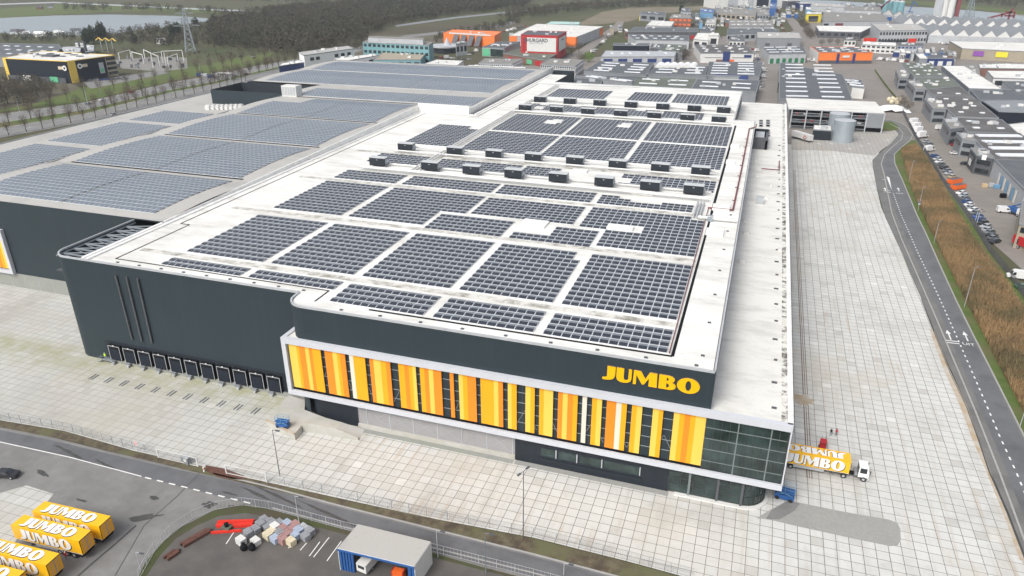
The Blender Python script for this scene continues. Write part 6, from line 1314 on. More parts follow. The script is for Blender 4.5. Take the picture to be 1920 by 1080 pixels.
BL = [  # name, fl, fr, br, bl, h, wall, roof, label, cat, opts
 ('corrugated_hall', E3(210, 480), E3(830, 478), E3(850, 435), E3(250, 428), 7, 'lgrey', 'lgrey', 'pale corrugated hall with four short skylights and a blue-glazed base', 'hall', dict(sky=(4, 1, 2, 8), win=5, winmat='dblue')),
 ('black_hall', E3(314, 382), E3(615, 384), E3(622, 366), E3(322, 364), 8, 'navy', 'bitumen', 'long black box hall left of the dark roof hall', 'hall', dict(doors=0)),
 ('dark_hall', E3(625, 400), E3(720, 408), E3(750, 372), E3(640, 370), 7, 'dgrey', 'bitumen', 'small dark flat hall between the black box and the ribbed grey roof', 'hall', dict()),
 ('grey_hall', E3(715, 432), E3(900, 440), E3(935, 380), E3(755, 372), 7, 'mgrey', 'bitmoss', 'mossy grey roof hall beside the leafless bush', 'hall', dict(sky=(2, 2, 3, 2))),
 ('light_hall', E3(500, 335), E3(955, 345), E3(950, 300), E3(440, 290), 8, 'lgrey', 'bitumen', 'pale-walled hall with dark roof and many small skylights in mid distance', 'hall', dict(sky=(6, 2, 4, 2))),
 ('dark_red_hall', E3(440, 268), E3(1030, 268), E3(1032, 236), E3(490, 228), 8, 'dgrey', 'bitumen', 'wide dark hall with red doors behind the pale-walled one', 'hall', dict(doors=7, doormat='red')),
 ('cream_hall', E3(592, 216), E3(805, 222), E3(832, 182), E3(640, 172), 7, 'lgrey', 'low_roof', 'cream flat roof hall before the brick office', 'hall', dict()),
 ('brick_office', E3(790, 150), E3(975, 155), E3(965, 125), E3(820, 118), 11, 'brick', 'gravel', 'brick office with orange-framed windows', 'office', dict(win=5, levels=2, winmat='orange')),
 ('far_grey_hall', E3(540, 118), E3(755, 135), E3(757, 102), E3(550, 97), 9, 'mgrey', 'bitumen', 'dark grey hall at the brown field edge', 'hall', dict(win=3)),
 ('yellow_shed', E3(535, 135), E3(590, 137), E3(592, 125), E3(538, 124), 6, 'byellow', 'gravel', 'small yellow shed at the corner of the brown field', 'shed', dict()),
 ('small_tower', E3(885, 100), E3(970, 106), E3(970, 68), E3(890, 66), 9, 'lgrey', 'bitumen', 'small grey block beside the dark evergreen at the field edge', 'building', dict(win=3)),
 ('white_block', E3(990, 332), E3(1118, 345), E3(1130, 282), E3(1025, 278), 8, 'offwhite', 'low_roof', 'cream-roofed white workshop left of the white cube', 'workshop', dict(win=2)),
 ('white_cube', E3(1125, 300), E3(1205, 302), E3(1207, 280), E3(1130, 278), 12, 'offwhite', 'white_roof', 'white cube office with one tall dark window', 'office', dict(win=1)),
 ('portal_hall', E5(85, 598), E5(682, 602), E5(600, 505), E5(12, 505), 8, 'offwhite', 'bitbrown', 'white-walled hall with brown roof and tall blue entrance portal', 'hall', dict(sky=(4, 3, 3, 2))),
 ('green_door_hall', E5(858, 608), E5(1272, 602), E5(1245, 530), E5(768, 522), 8, 'lgrey', 'bitumen', 'dark-roofed unit hall with green roller doors', 'hall', dict(doors=6, doormat='green', sky=(3, 3, 9, 2))),
 ('long_shed', E5(720, 428), E5(1215, 432), E5(1190, 368), E5(716, 362), 9, 'mgrey', 'grey_roof', 'wide grey shed with pale worn roof beyond the green-door hall', 'shed', dict(doors=2, doormat='dgrey')),
 ('wave_roof_hall', E5(378, 385), E5(965, 362), E5(960, 325), E5(390, 320), 8, 'lgrey', 'bitumen', 'long pale hall with wavy dark roof edge', 'hall', dict(win=9)),
 ('small_office', E5(405, 462), E5(578, 466), E5(585, 412), E5(412, 408), 6, 'offwhite', 'bitumen', 'small white office with dark flat roof in the middle of the estate', 'office', dict(win=4)),
 ('dark_shed', E5(75, 358), E5(232, 362), E5(245, 300), E5(105, 296), 7, 'mgrey', 'bitumen', 'plain dark-roofed shed behind the cream workshop', 'shed', dict()),
 ('pale_shed', E5(135, 262), E5(250, 268), E5(262, 215), E5(160, 210), 7, 'offwhite', 'grey_roof', 'pale shed with small windows farther up the estate', 'shed', dict(win=4)),
 ('ribbed_hall', E5(415, 300), E5(905, 298), E5(890, 225), E5(400, 225), 7, 'lgrey', 'gravel', 'broad ribbed grey roof in the far centre of the estate', 'hall', dict(sky=(6, 2, 5, 1.5))),
 ('blue_shed', E5(75, 135), E5(225, 150), E5(240, 105), E5(80, 95), 8, 'lblue', 'blue', 'blue shed at the left end of the far works', 'shed', dict()),
 ('blue_container_yard', E5(860, 90), E5(935, 92), E5(940, 40), E5(865, 38), 12, 'blue', 'blue', 'blue hall section before the huge white works hall', 'hall', dict()),
 ('tan_hall', E5(270, 150), E5(700, 180), E5(720, 105), E5(280, 100), 8, 'beige', 'gravel', 'tan-coloured works hall before the huge white one', 'hall', dict(win=8)),
 ('stone_block', E5(718, 170), E5(850, 172), E5(852, 110), E5(722, 106), 12, 'mgrey', 'gravel', 'squat grey stone block in the far estate', 'building', dict(win=4, levels=2)),
 ('grey_warehouse', E4(350, 170), E4(860, 165), E4(800, 108), E4(350, 95), 10, 'lgrey', 'gravel', 'long light grey warehouse with worn flat roof at the upper right', 'warehouse', dict()),
 ('yellow_front_hall', E4(215, 110), E4(335, 108), E4(335, 95), E4(215, 95), 11, 'byellow', 'low_roof', 'yellow-fronted hall at the top of the estate road', 'hall', dict(win=1)),
 ('far_pale_hall', E4(250, 45), E4(520, 60), E4(510, 35), E4(250, 20), 8, 'lgrey', 'grey_roof', 'far pale hall behind the yellow-fronted one', 'hall', dict()),
 ('far_grey_shed', E4(515, 80), E4(800, 88), E4(790, 55), E4(515, 50), 9, 'lgrey', 'gravel', 'far grey shed below the red crane', 'shed', dict()),
 ('canopy_hall', E4(315, 242), E4(640, 252), E4(735, 205), E4(290, 200), 7, 'dgrey', 'white_roof', 'open canopy hall with long white ribbed roof', 'hall', dict(win=6)),
 ('showroom_office', E4(790, 240), E4(1165, 236), E4(1080, 188), E4(720, 185), 13, 'lgrey', 'grey_roof', 'pale two-storey office with rows of small windows at the upper right', 'office', dict(win=16, levels=2)),
 ('tiled_house', E5(1700, 452), E5(1830, 456), E5(1836, 420), E5(1706, 420), 6, 'offwhite', 'bitbrown', 'small grey house left of the white terrace', 'house', dict(win=3)),
 ('white_terrace', E6(95, 502), E6(480, 520), E6(482, 480), E6(110, 468), 7, 'offwhite', 'white_roof', 'white terrace of offices behind the orange-fronted hall', 'office', dict(win=7, levels=2)),
 ('grey_terrace', E6(500, 515), E6(800, 520), E6(790, 485), E6(500, 480), 7, 'lgrey', 'bitumen', 'blue-grey terrace of offices right of the white one', 'office', dict(win=7, winmat='dblue', levels=2)),
 ('white_tent', E6(450, 585), E6(640, 602), E6(670, 578), E6(480, 560), 4, 'dblue', 'white_roof', 'small low white canopy with blue edge', 'canopy', dict()),
 ('blue_garage', E6(840, 655), E6(1140, 660), E6(1060, 595), E6(820, 590), 6, 'dblue', 'bitumen', 'dark blue garage with white roof stripes and wash portal', 'garage', dict(doors=3, doormat='offwhite')),
 ('car_shelter', E6(745, 660), E6(850, 665), E6(790, 605), E6(690, 602), 5, 'mgrey', 'white_roof', 'small white-striped roof beside the dark blue garage', 'shelter', dict()),
 ('beige_store', E4(1432, 378), E4(2300, 420), E4(2300, 340), E4(1330, 320), 9, 'beige', 'low_roof', 'long beige windowless store with purple and yellow banners', 'store', dict(units=5)),
 ('wide_skylight_hall', E4(0, 640), E4(130, 640), E4(135, 490), E4(10, 490), 7, 'dgrey', 'bitumen', 'dark flat roof with sunken court left of the skylight bars', 'hall', dict(units=3)),
 ('brown_brick_unit', E8(1060, 185), E8(1300, 190), E8(1260, 140), E8(1050, 140), 6, 'brick', 'white_roof', 'brown brick unit with white roof before the beige store', 'building', dict()),
 ('brown_brick_row', E8(1290, 190), E8(1900, 200), E8(1900, 140), E8(1250, 132), 6, 'brick', 'white_roof', 'long brown brick row with white roof at the right edge', 'building', dict()),
 ('white_unit', E8(1235, 312), E8(1900, 330), E8(1900, 226), E8(1150, 222), 7.5, 'offwhite', 'white_roof', 'white-roofed office unit with dark windows, upper one at the right edge', 'office', dict(win=4)),
 ('grey_unit', E8(1500, 460), E8(1900, 475), E8(1900, 360), E8(1350, 355), 7.5, 'lgrey', 'bitumen', 'grey office unit with dark roof at the right edge', 'office', dict(win=4)),
 ('brick_link', E8(880, 270), E8(1060, 290), E8(1050, 140), E8(870, 145), 5, 'brick', 'gravel', 'low brick link between the long white roof and the brown units', 'building', dict()),
 ('long_white_hall', E8(925, 445), E8(1350, 458), E8(865, 160), E8(580, 160), 8, 'mgrey', 'white_roof', 'long tapering bright white flat roof among the right estate', 'hall', dict(units=6)),
 ('mossy_hall', E8(230, 300), E8(655, 296), E8(435, 125), E8(65, 118), 7.5, 'lgrey', 'bitmoss', 'green mossy flat-roofed hall, farthest of the long right-hand row', 'hall', dict(sky=(3, 4, 2, 1.5))),
 ('mossy_brown_hall', E8(385, 460), E8(810, 415), E8(700, 316), E8(250, 310), 7.5, 'lgrey', 'bitmoss', 'patchy green and grey roofed hall, second in the long right-hand row', 'hall', dict(sky=(3, 1, 2, 1.5))),
 ('brown_roof_hall', E8(745, 800), E8(1300, 822), E8(808, 418), E8(387, 462), 7.5, 'lgrey', 'bitbrown', 'large brown flat-roofed hall in the middle of the long right-hand row', 'hall', dict(sky=(2, 4, 2.5, 1.5))),
 ('striped_roof_hall', E9(905, 120), E9(1540, 135), E8(1335, 840), E8(745, 815), 7.5, 'lgrey', 'bitbrown', 'brown and grey patched flat roof nearer in the long right-hand row', 'hall', dict(sky=(2, 2, 3, 2))),
 ('near_grey_hall', E9(1250, 470), E9(2050, 480), E9(1560, 135), E9(900, 125), 7.5, 'lgrey', 'bitbrown', 'patched grey roof hall with long white skylights', 'hall', dict(sky=(1, 4, 20, 4))),
 ('nearest_grey_hall', E9(1640, 860), E9(2200, 860), E9(2050, 480), E9(1255, 472), 7.5, 'lgrey', 'bitumen', 'nearest grey hall of the right-hand row with tall doors in its long wall', 'hall', dict()),
 ('dark_metal_shed', E8(1300, 735), E8(1950, 760), E8(1800, 600), E8(1075, 590), 7, 'navy', 'mgrey', 'dark open shed with steel roof behind the right-hand row', 'shed', dict()),
 ('grey_link_hall', E8(1060, 600), E8(1800, 600), E8(1750, 470), E8(930, 450), 7, 'mgrey', 'bitumen', 'grey roof with broad curved ducts between the white roof and the dark shed', 'hall', dict(units=4)),
 ('white_dome_tent', E8(1560, 1040), E8(1900, 1080), E8(1900, 850), E8(1420, 900), 7, 'offwhite', 'white_roof', 'cream tent roof at the right edge behind the grey halls', 'tent', dict()),
 ('yellow_beige_unit', (1912, 420), (1980, 436), (1980, 385), (1917, 378), 8, 'beige', 'gravel', 'beige two-storey unit cut by the right edge', 'building', dict(win=3, levels=2)),
]
ROOT = {}
for nm_, fl, fr, br, bl, h_, w_, r_, lb, ct, op in BL:
    ROOT[nm_] = hall(nm_, fl, fr, br, h_, w_, r_, lb, ct, bl=bl, **op)
T, a, c, *_ = ROOT['portal_hall']; onface(T, a, c, .42, .55, 0, 9.5, 'dblue', 'entrance_portal', .8); onface(T, a, c, .3, .42, 0, 2.8, 'brick', 'brick_base'); onface(T, a, c, .55, .64, 0, 2.8, 'orange', 'orange_base'); onface(T, a, c, .08, .4, 4.2, 4.7, 'mgrey', 'wall_stripe', .2); onface(T, a, c, .6, .95, 4.2, 4.7, 'mgrey', 'wall_stripe', .2); onface(T, a, c, .82, .96, 4.5, 6.8, 'dblue', 'banner')
T, a, c, *_ = ROOT['beige_store']; onface(T, a, c, .11, .21, 3.2, 7.6, 'purple', 'purple_banner', .4); onface(T, a, c, .32, .43, 3.2, 7.6, 'byellow', 'yellow_banner', .4)
T, a, c, *_ = ROOT['showroom_office']; onface(T, a, c, -.32, -.05, 1, 6, 'bred', 'red_front', 1); onface(T, a, c, .62, .78, 1, 5, 'bred', 'red_front', 1); onface(T, a, c, .0, .6, .2, 3.6, 'win', 'shop_glazing', .6)
T, a, c, *_ = ROOT['grey_warehouse']; onface(T, a, c, .18, .3, 5, 8.2, 'dred', 'name_board', .4); onface(T, a, c, .01, .08, 0, 8, 'navy', 'door', .4)
T, a, c, *_ = ROOT['yellow_front_hall']; onface(T, a, c, .2, .8, 1, 5, 'dgrey', 'dark_sign', .4)
T, a, c, d_, e_ = ROOT['nearest_grey_hall']
for k in range(7): onface(T, e_, a, .25+k*.09, .29+k*.09, 0, 5, 'lblue' if k % 2 else 'offwhite', 'tall_door', .3)
T, a, c, d_, e_ = hall('orange_front_hall', (1537, 99), (1637, 99), (1606, 88), 9, 'hallorange', 'bitumen', 'hall with a bright orange front and blue pillars along the estate road', 'hall', bl=(1520, 88), sky=(4, 3, 4, 2), fascia='hallorange')
onface(T, a, c, .33, .38, 0, 8.6, 'dblue', 'blue_pillar', .4); onface(T, a, c, .63, .68, 0, 8.6, 'dblue', 'blue_pillar', .4); onface(T, a, c, 0, 1, 0, 2.6, 'dgrey', 'shopfront', .35); onface(T, e_, a, .02, .95, .2, 8.8, 'offwhite', 'side_wall', .3); onface(T, a, c, .44, .57, 5, 6.8, 'offwhite', 'sign_board', .5)
# grey skylight complex behind the parking garage
hall('skylight_complex', (1461, 186), (1598, 189), (1580, 140), 7.5, 'mgrey', 'bitumen', 'wide grey flat roof with many white skylight bars behind the parking garage', 'hall', bl=(1463, 118), sky=(2, 9, 13, 2.2), units=4)
hall('skylight_wing', (1598, 163), (1621, 165), (1615, 150), 7, 'offwhite', 'bitumen', 'white-ended wing on the right of the skylight-bar roof', 'hall', bl=(1583, 148), sky=(1, 3, 9, 2))
# grey two-storey wings along the right row
for k, (fl, fr, br, bl, lb) in enumerate([
    (E8(40, 310), E8(150, 312), E8(170, 250), E8(0, 200), 'farthest grey wing with a glazed bay on the forecourt'),
    (E8(245, 450), E8(375, 455), E8(290, 350), E8(140, 335), 'second grey two-storey wing facing the forecourt'),
    (E8(470, 700), E8(640, 705), E8(560, 610), E8(360, 570), 'third grey wing with a rounded corner facing the forecourt'),
    (E8(690, 960), E8(860, 935), E8(745, 815), E8(600, 830), 'fourth grey wing with a dark window band facing the forecourt'),
    (E9(840, 210), E9(1030, 235), E9(900, 140), E9(765, 125), 'fifth grey two-storey wing by the high white van'),
    (E9(1020, 410), E9(1245, 450), E9(1130, 330), E9(945, 320), 'nearest dark grey wing with small white sign facing the forecourt')]):
    T, a, c, d_, e_ = hall('forecourt_wing', fl, fr, br, 8, 'mgrey' if k < 5 else 'dgrey', 'gravel', lb, 'office', bl=bl, group='grey wings along the right forecourt', units=1)
    onface(T, a, c, .12, .88, 4.6, 6.4, 'win', 'window'); onface(T, a, c, .12, .88, .8, 2.6, 'win', 'window'); onface(T, e_, a, .15, .85, 4.6, 6.2, 'win', 'window')
    if k == 5: onface(T, a, c, .35, .6, 6.6, 8.8, 'white', 'sign_board', .5); onface(T, e_, a, .4, .7, 2.2, 4.8, 'offwhite', 'banner', .6)
# saw-tooth halls
def saw(name, fl, fr, bl, h, n, label, up=5):
    A_, B_, D_ = (Vector(at(*q, h)) for q in (fl, fr, bl)); u = B_-A_; v = D_-A_; t = empty(name, (A_.x, A_.y, 0), 0, label, 'hall')
    b = MB(); b.prism([q[:2] for q in (A_, B_, B_+v, D_)], 0, h, M['lgrey'], bottom=False); b.build('wall', t)
    for i in range(n):
        a0, a1, a2 = A_+u*(i/n), A_+u*((i+.55)/n), A_+u*((i+1)/n); z = Vector((0, 0, up)); b = MB()
        b.face([a0+Vector((0, 0, .05)), a1+z, a1+v+z, a0+v+Vector((0, 0, .05))], M['mgrey']); b.face([a1+z, a2+Vector((0, 0, .05)), a2+v+Vector((0, 0, .05)), a1+v+z], M['gravel']); b.face([a0, a2, a1+z], M['offwhite']); b.face([a0+v, a1+v+z, a2+v], M['lgrey']); b.build('roof_gable', t)
saw('gabled_hall', E6(850, 395), E6(2250, 440), E6(670, 312), 8, 9, 'nearer row of saw-tooth gabled halls at the upper right', 6)
saw('gabled_hall', E6(560, 268), E6(2050, 330), E6(450, 222), 8, 11, 'farther row of steep gabled halls before the river', 7)
saw('gabled_hall', E6(330, 158), E6(700, 215), E6(340, 140), 7, 3, 'pair of dark gabled sheds left of the saw-tooth rows', 6)
# far works hall (tall) by its base
def tall(name, f0, f1, depth, top, wall, label, cat='hall'):
    A_, B_ = Vector(at(*f0)), Vector(at(*f1)); h = hgt(f0, top); u = (B_-A_).normalized(); v = Vector((-u.y, u.x, 0))*depth
    t = empty(name, (A_.x, A_.y, 0), 0, label, cat); b = MB(); b.prism([q[:2] for q in (A_, B_, B_+v, A_+v)], 0, h, M[wall], M['grey_roof']); b.build('wall', t); b = MB(); b.bar2(A_[:2], B_[:2], 1, h-.5, h+.6, M['offwhite']); b.build('roof_edge', t); return t, A_, B_, h
T, a, c, h_ = tall('works_hall', (1345, 17), (1475, 15), 60, (1345, -8), 'offwhite', 'huge white works hall filling the top edge of the picture')
for f0, f1, z0, z1, mt in ((.14, .28, 4, 18, 'lgrey'), (.28, .36, 3, 20, 'offwhite'), (.42, .5, 3, 18, 'lgrey'), (.55, .72, 4, 24, 'navy'), (.75, .84, 3, 20, 'blue')): onface(T, a, c, f0, f1, z0, z1, mt, 'bay_door', 1)
tall('side_works_hall', (1476, 16), (1498, 15), 40, (1476, 2), 'dgrey', 'dark grey side hall right of the huge white works hall')
tall('blue_works_hall', (1498, 17), (1522, 17), 30, (1498, 6), 'dblue', 'blue works hall with pale top right of the dark side hall')
# silo plant and cranes at the river
p = at(1768, 33); T = empty('silo_plant', p, 0, 'pale concrete silo plant with dark red tower on the river bank', 'silo'); h_ = 42
for i in range(3): b = MB(); b.tube([(p[0]-10+i*9, p[1], 0), (p[0]-10+i*9, p[1], h_)], 4.6, M['offwhite'], 14); b.build('silo_tube', T)
b = MB(); b.box(p[0]-14, p[0]-5, p[1]-6, p[1]-4, 0, h_*.6, M['lgrey']); b.build('stair_frame', T)
b = MB(); b.box(p[0]+14, p[0]+19, p[1]-4, p[1]+3, 0, 34, M['dred']); b.build('red_tower', T)
p = at(1662, 25)
for i in range(4): q = at(1660+i*9, 22+i*1.2); T = empty('green_silo', q, 0, 'grey-green bulk silo, %s from the left beside the red crane' % ROWORD[i].replace('nearest', 'first'), 'silo', 'grey-green silos'); b = MB(); b.tube([(0, 0, 0), (0, 0, 17)], 5, M['teal'], 14); b.build('tube', T, world=False); b = MB(); b.tube([(0, 0, 17), (0, 0, 20)], [5.1, .4], M['lgrey'], 14); b.build('cone', T, world=False)
def crane(pts, mat, label, w=.9, cat='crane'):
    t = empty('crane', at(*pts[0][0]), 0, label, cat); b = MB()
    for (a0, z0), (a1, z1) in pts[1]:
        A_, B_ = Vector(at(*a0)), Vector(at(*a1)); A_.z, B_.z = z0, z1; B_.x, B_.y = (B_.x, B_.y); b.bar(A_, B_, w, M[mat])
    b.build('boom', t); return t
def boom(base, segs, mat, label, w=1.0):
    p = Vector(at(*base)); t = empty('crane', p, 0, label, 'crane'); b = MB()
    for (x0, z0, x1, z1) in segs: b.bar(p+Vector((x0, 0, z0)), p+Vector((x1, 0, z1)), w, M[mat])
    b.build('boom', t); return t
boom((1650, 24), [(0, 0, 0, 10), (0, 8, 18, 26), (18, 26, 42, 27), (-4, 0, 4, 12), (-12, 2, 0, 10)], 'dred', 'red-brown conveyor crane reaching over the grey-green silos', 2)
boom((1890, 38), [(0, 0, 0, 11), (-26, -2+4, 2, 11), (-6, 6, 6, 6), (-9, 4, -9, 9), (6, 11, -6, 11), (6, 3, 6, 11), (0, 11, 3, 16)], 'dred', 'red harbour crane on the water at the upper right', 2.2)
boom((1705, 22), [(0, 0, 3, 16), (3, 16, 10, 10), (-3, 0, 6, 0)], 'blue', 'small blue quay crane right of the grey-green silos', 1.4)
# lattice pylons
def pylon(base, top, w0, label, mat='steel', arms=3):
    p = Vector(at(*base)); h = hgt(base, top); t = empty('electricity_pylon', p, .6, label, 'pylon'); b = MB()
    def cr(z): k = z/h; return w0*(1-k)**1.3/2+.8*(k)+.2
    lv = [0, .12, .24, .36, .48, .6, .72, .84, .93, 1]
    for k0, k1 in zip(lv, lv[1:]):
        a_, c = cr(k0*h), cr(k1*h); C0 = [(-a_, -a_), (a_, -a_), (a_, a_), (-a_, a_)]; C1 = [(-c, -c), (c, -c), (c, c), (-c, c)]
        for i in range(4):
            j = (i+1) % 4; b.bar((*C0[i], k0*h), (*C1[i], k1*h), .6, M[mat]); b.bar((*C0[i], k0*h), (*C1[j], k1*h), .3, M[mat]); b.bar((*C0[j], k0*h), (*C1[i], k1*h), .3, M[mat])
    b.build('lattice_mast', t, world=False)
    for k in range(arms):
        z = h*(.6+.14*k); L = w0*(1.35-.2*k); b = MB()
        for s in (-1, 1): b.bar((0, 0, z), (s*L, 0, z+.6), .35, M[mat]); b.bar((0, 0, z+2.4), (s*L, 0, z+.6), .3, M[mat]); b.bar((s*L*.5, 0, z+.3), (s*L*.5, 0, z+1.5), .25, M[mat])
        b.build('cross_arm', t, world=False)
pylon((358, 98), (352, 16), 9, 'tall grey lattice electricity pylon right of the substation')
pylon((1816, 33), (1822, -16), 10, 'blue-grey lattice pylon standing on the river bank', arms=0)
# substation gantries
for i, (x0, y0, x1, y1, tx, ty) in enumerate([(226, 118, 247, 112, 222, 99), (250, 114, 270, 120, 247, 97), (272, 110, 300, 124, 268, 93), (288, 128, 312, 124, 286, 100), (306, 118, 345, 116, 304, 96), (318, 132, 336, 124, 314, 108)]):
    a_, c = Vector(at(x0, y0)), Vector(at(x1, y1)); h = hgt((x0, y0), (tx, ty)); t = empty('gantry', a_, 0, 'pale steel substation gantry, %s from the left' % ROWORD[i].replace('nearest', 'first'), 'gantry', 'substation gantries'); b = MB()
    b.bar((a_.x, a_.y, 0), (a_.x, a_.y, h), .55, M['offwhite']); b.bar((c.x, c.y, 0), (c.x, c.y, h), .55, M['offwhite']); b.build('legs', t); b = MB(); b.bar((a_.x, a_.y, h), (c.x, c.y, h), .6, M['offwhite']); b.build('crossbeam', t)
rr = random.Random(5); SW = [(rr.uniform(222, 345), rr.uniform(110, 128)) for i in range(26)]; XS = sorted(q[0] for q in SW)
for i in range(26):
    x, y = SW[i]; p = at(x, y); t = empty('transformer', p, rr.uniform(0, 3), '%s switchgear unit inside the substation, %s counted from its left' % ('grey' if i % 2 else 'dark', ORDN(XS.index(SW[i][0]), 26)), 'switchgear', 'switchgear units in the substation') ; q = MB(); q.box(-1, 1, -.7, .7, 0, rr.uniform(1.5, 3), M[['mgrey', 'dgrey'][i % 2]]); q.tube([(.5, 0, 1.5), (.5, 0, 4.2)], .15, M['lgrey'], 5); q.build('housing', t, world=False)
# black and yellow storage building
T, a, c, d_, e_ = hall('black_yellow_building', (5, 109), (125, 115), (214, 103.5), 16, 'navy', 'low_roof', 'black and yellow storage building with round eye emblems beside the motorway', 'building', bl=(78, 96), fascia='syellow')
onface(T, a, c, 0, .05, 0, 16, 'syellow', 'yellow_pillar', .4)
onface(T, c, d_, 0, .15, 0, 16, 'syellow', 'yellow_pillar', .4); onface(T, c, d_, .62, .72, 4, 12, 'lgrey', 'advert_screen', .4); onface(T, c, d_, .64, .7, 5, 8, 'lgreen', 'advert_image', .6)
onface(T, c, d_, .78, 1, .5, 15.2, 'beige', 'lattice_window', .4)
for k in range(4): onface(T, c, d_, .79, .99, 2.2+k*3.6, 4.2+k*3.6, 'win', 'window', .6)
def emblem(A_, B_, f, z, s):
    u_ = B_-A_; n_ = Vector((u_.y, -u_.x, 0)).normalized(); un = u_.normalized(); q = A_+u_*f+n_*.5; q.z = 0
    b = MB(); b.bar2((q-un*(0 if s > 0 else 6.5))[:2], (q+un*(6.5 if s > 0 else 0))[:2], .2, z-1.1, z+1.1, M['cream']); q2 = q+n_*.25
    b.tube([q2+Vector((0, 0, z)), q2+n_*.15+Vector((0, 0, z))], 1.9, M['white'], 16); b.tube([q2+n_*.15+Vector((0, 0, z)), q2+n_*.25+Vector((0, 0, z))], .9, M['black'], 12); b.build('eye_emblem', T)
emblem(a, c, .955, 11, -1); emblem(c, d_, .22, 11.5, 1)
b = MB(); q = at(95, 106, 16); b.box(q[0]-6, q[0]+6, q[1]-3, q[1]+3, 16, 17.4, M['dgrey']); b.build('roof_frame', T)
for i in range(10): q = at(62+i*11, 101+(i % 3)*2.5, 16); b = MB(); b.box(q[0]-2.4, q[0]+2.4, q[1]-1.6, q[1]+1.6, 16, 16.5, M['dgrey']); b.build('roof_panel', T)
onface(T, a, c, .05, .95, 0, 4, 'dgrey', 'ground_floor', 2); 
for f in (.3, .72): onface(T, a, c, f, f+.12, .5, 4.5, 'lgreen' if f > .5 else 'offwhite', 'poster', 2.4)
p = at(156, 108); h_ = hgt((156, 108), (150, 78)); T = empty('sign_tower', p, 0, 'dark twin sign tower with small white letters behind the black and yellow building', 'sign'); b = MB(); b.box(-5.5, -.5, -1, 1, h_*.45, h_, M['dgrey']); b.box(.3, 6.2, -1, 1, 0, h_, M['dgrey']); b.build('slab', T, world=False)
b = MB()
for cx in (-3.0, 3.2):
    for j in range(2):
        for i in range(3): b.box(cx-1.7+i*1.2, cx-.8+i*1.2, -1.15, -1, h_-2.6-j*2.1, h_-1.1-j*2.1, M['offwhite'])
b.build('white_letters', T, world=False)
hall('supermarket_hall', (-60, 103), (128, 112-2), (110, 83.5), 9, 'mgrey', 'bitumen', 'broad grey flat roof with pale skylights behind the black and yellow building', 'hall', bl=(-60, 80), sky=(8, 3, 5, 2.5))
hall('grey_shed', (100, 103), (150, 98), (152, 87), 9, 'mgrey', 'lgrey', 'plain grey shed wall left of the sign tower', 'shed', bl=(118, 88))
hall('canteen', (160, 98), (176, 96), (176, 85), 6, 'mgrey', 'lgrey', 'small grey shed right of the sign tower', 'shed', bl=(160, 84))
p = at(203, 98); T = empty('zigzag_canopy', p, -.1, 'yellow zigzag canopy on thin columns beside the motorway', 'canopy'); b = MB()
for i in range(6): z0, z1 = (11, 13.5) if i % 2 == 0 else (13.5, 11); b.bar((-14+i*4.7, 0, z0), (-14+(i+1)*4.7, 0, z1), 1.0, M['syellow'], .5)
b.build('roof', T, world=False); b = MB()
for x in (-8, 0, 8): b.tube([(x, 0, 0), (x, 0, 12)], .3, M['lgrey'], 5)
b.build('column', T, world=False)
# lakeside sheds
for i, (x, y, w_, mt, lb) in enumerate([(82, 69, 24, 'offwhite', 'long white shed on the near lake shore'), (35, 64, 16, 'lgrey', 'grey pitched house at the left lake shore'), (143, 62, 10, 'lgrey', 'small grey hut by the lake'), (75, 17, 10, 'brick', 'brown farmhouse on the far side of the lake'), (95, 15, 9, 'lgrey', 'grey farmhouse on the far side of the lake'), (48, 68, 9, 'offwhite', 'white boat shed left of the long shed'), (303, 82, 7, 'offwhite', 'white kiosk among the trees by the motorway'), (110, 66, 10, 'offwhite', 'white tent right of the long shed')]):
    p = at(x, y); t = empty('lakeside_house', p, .2*i, lb, 'house'); b = MB(); b.box(-w_/2, w_/2, -4, 4, 0, 3.5, M[mt]); b.build('wall', t, world=False); b = MB()
    b.face([(-w_/2-.4, -4.4, 3.4), (w_/2+.4, -4.4, 3.4), (w_/2+.4, 0, 6), (-w_/2-.4, 0, 6)], M['dgrey' if mt != 'offwhite' else 'white']); b.face([(-w_/2-.4, 0, 6), (w_/2+.4, 0, 6), (w_/2+.4, 4.4, 3.4), (-w_/2-.4, 4.4, 3.4)], M['dgrey' if mt != 'offwhite' else 'white']); b.face([(-w_/2, -4, 3.5), (-w_/2, 0, 6), (-w_/2, 4, 3.5)], M[mt]); b.face([(w_/2, -4, 3.5), (w_/2, 4, 3.5), (w_/2, 0, 6)], M[mt]); b.build('roof', t, world=False)
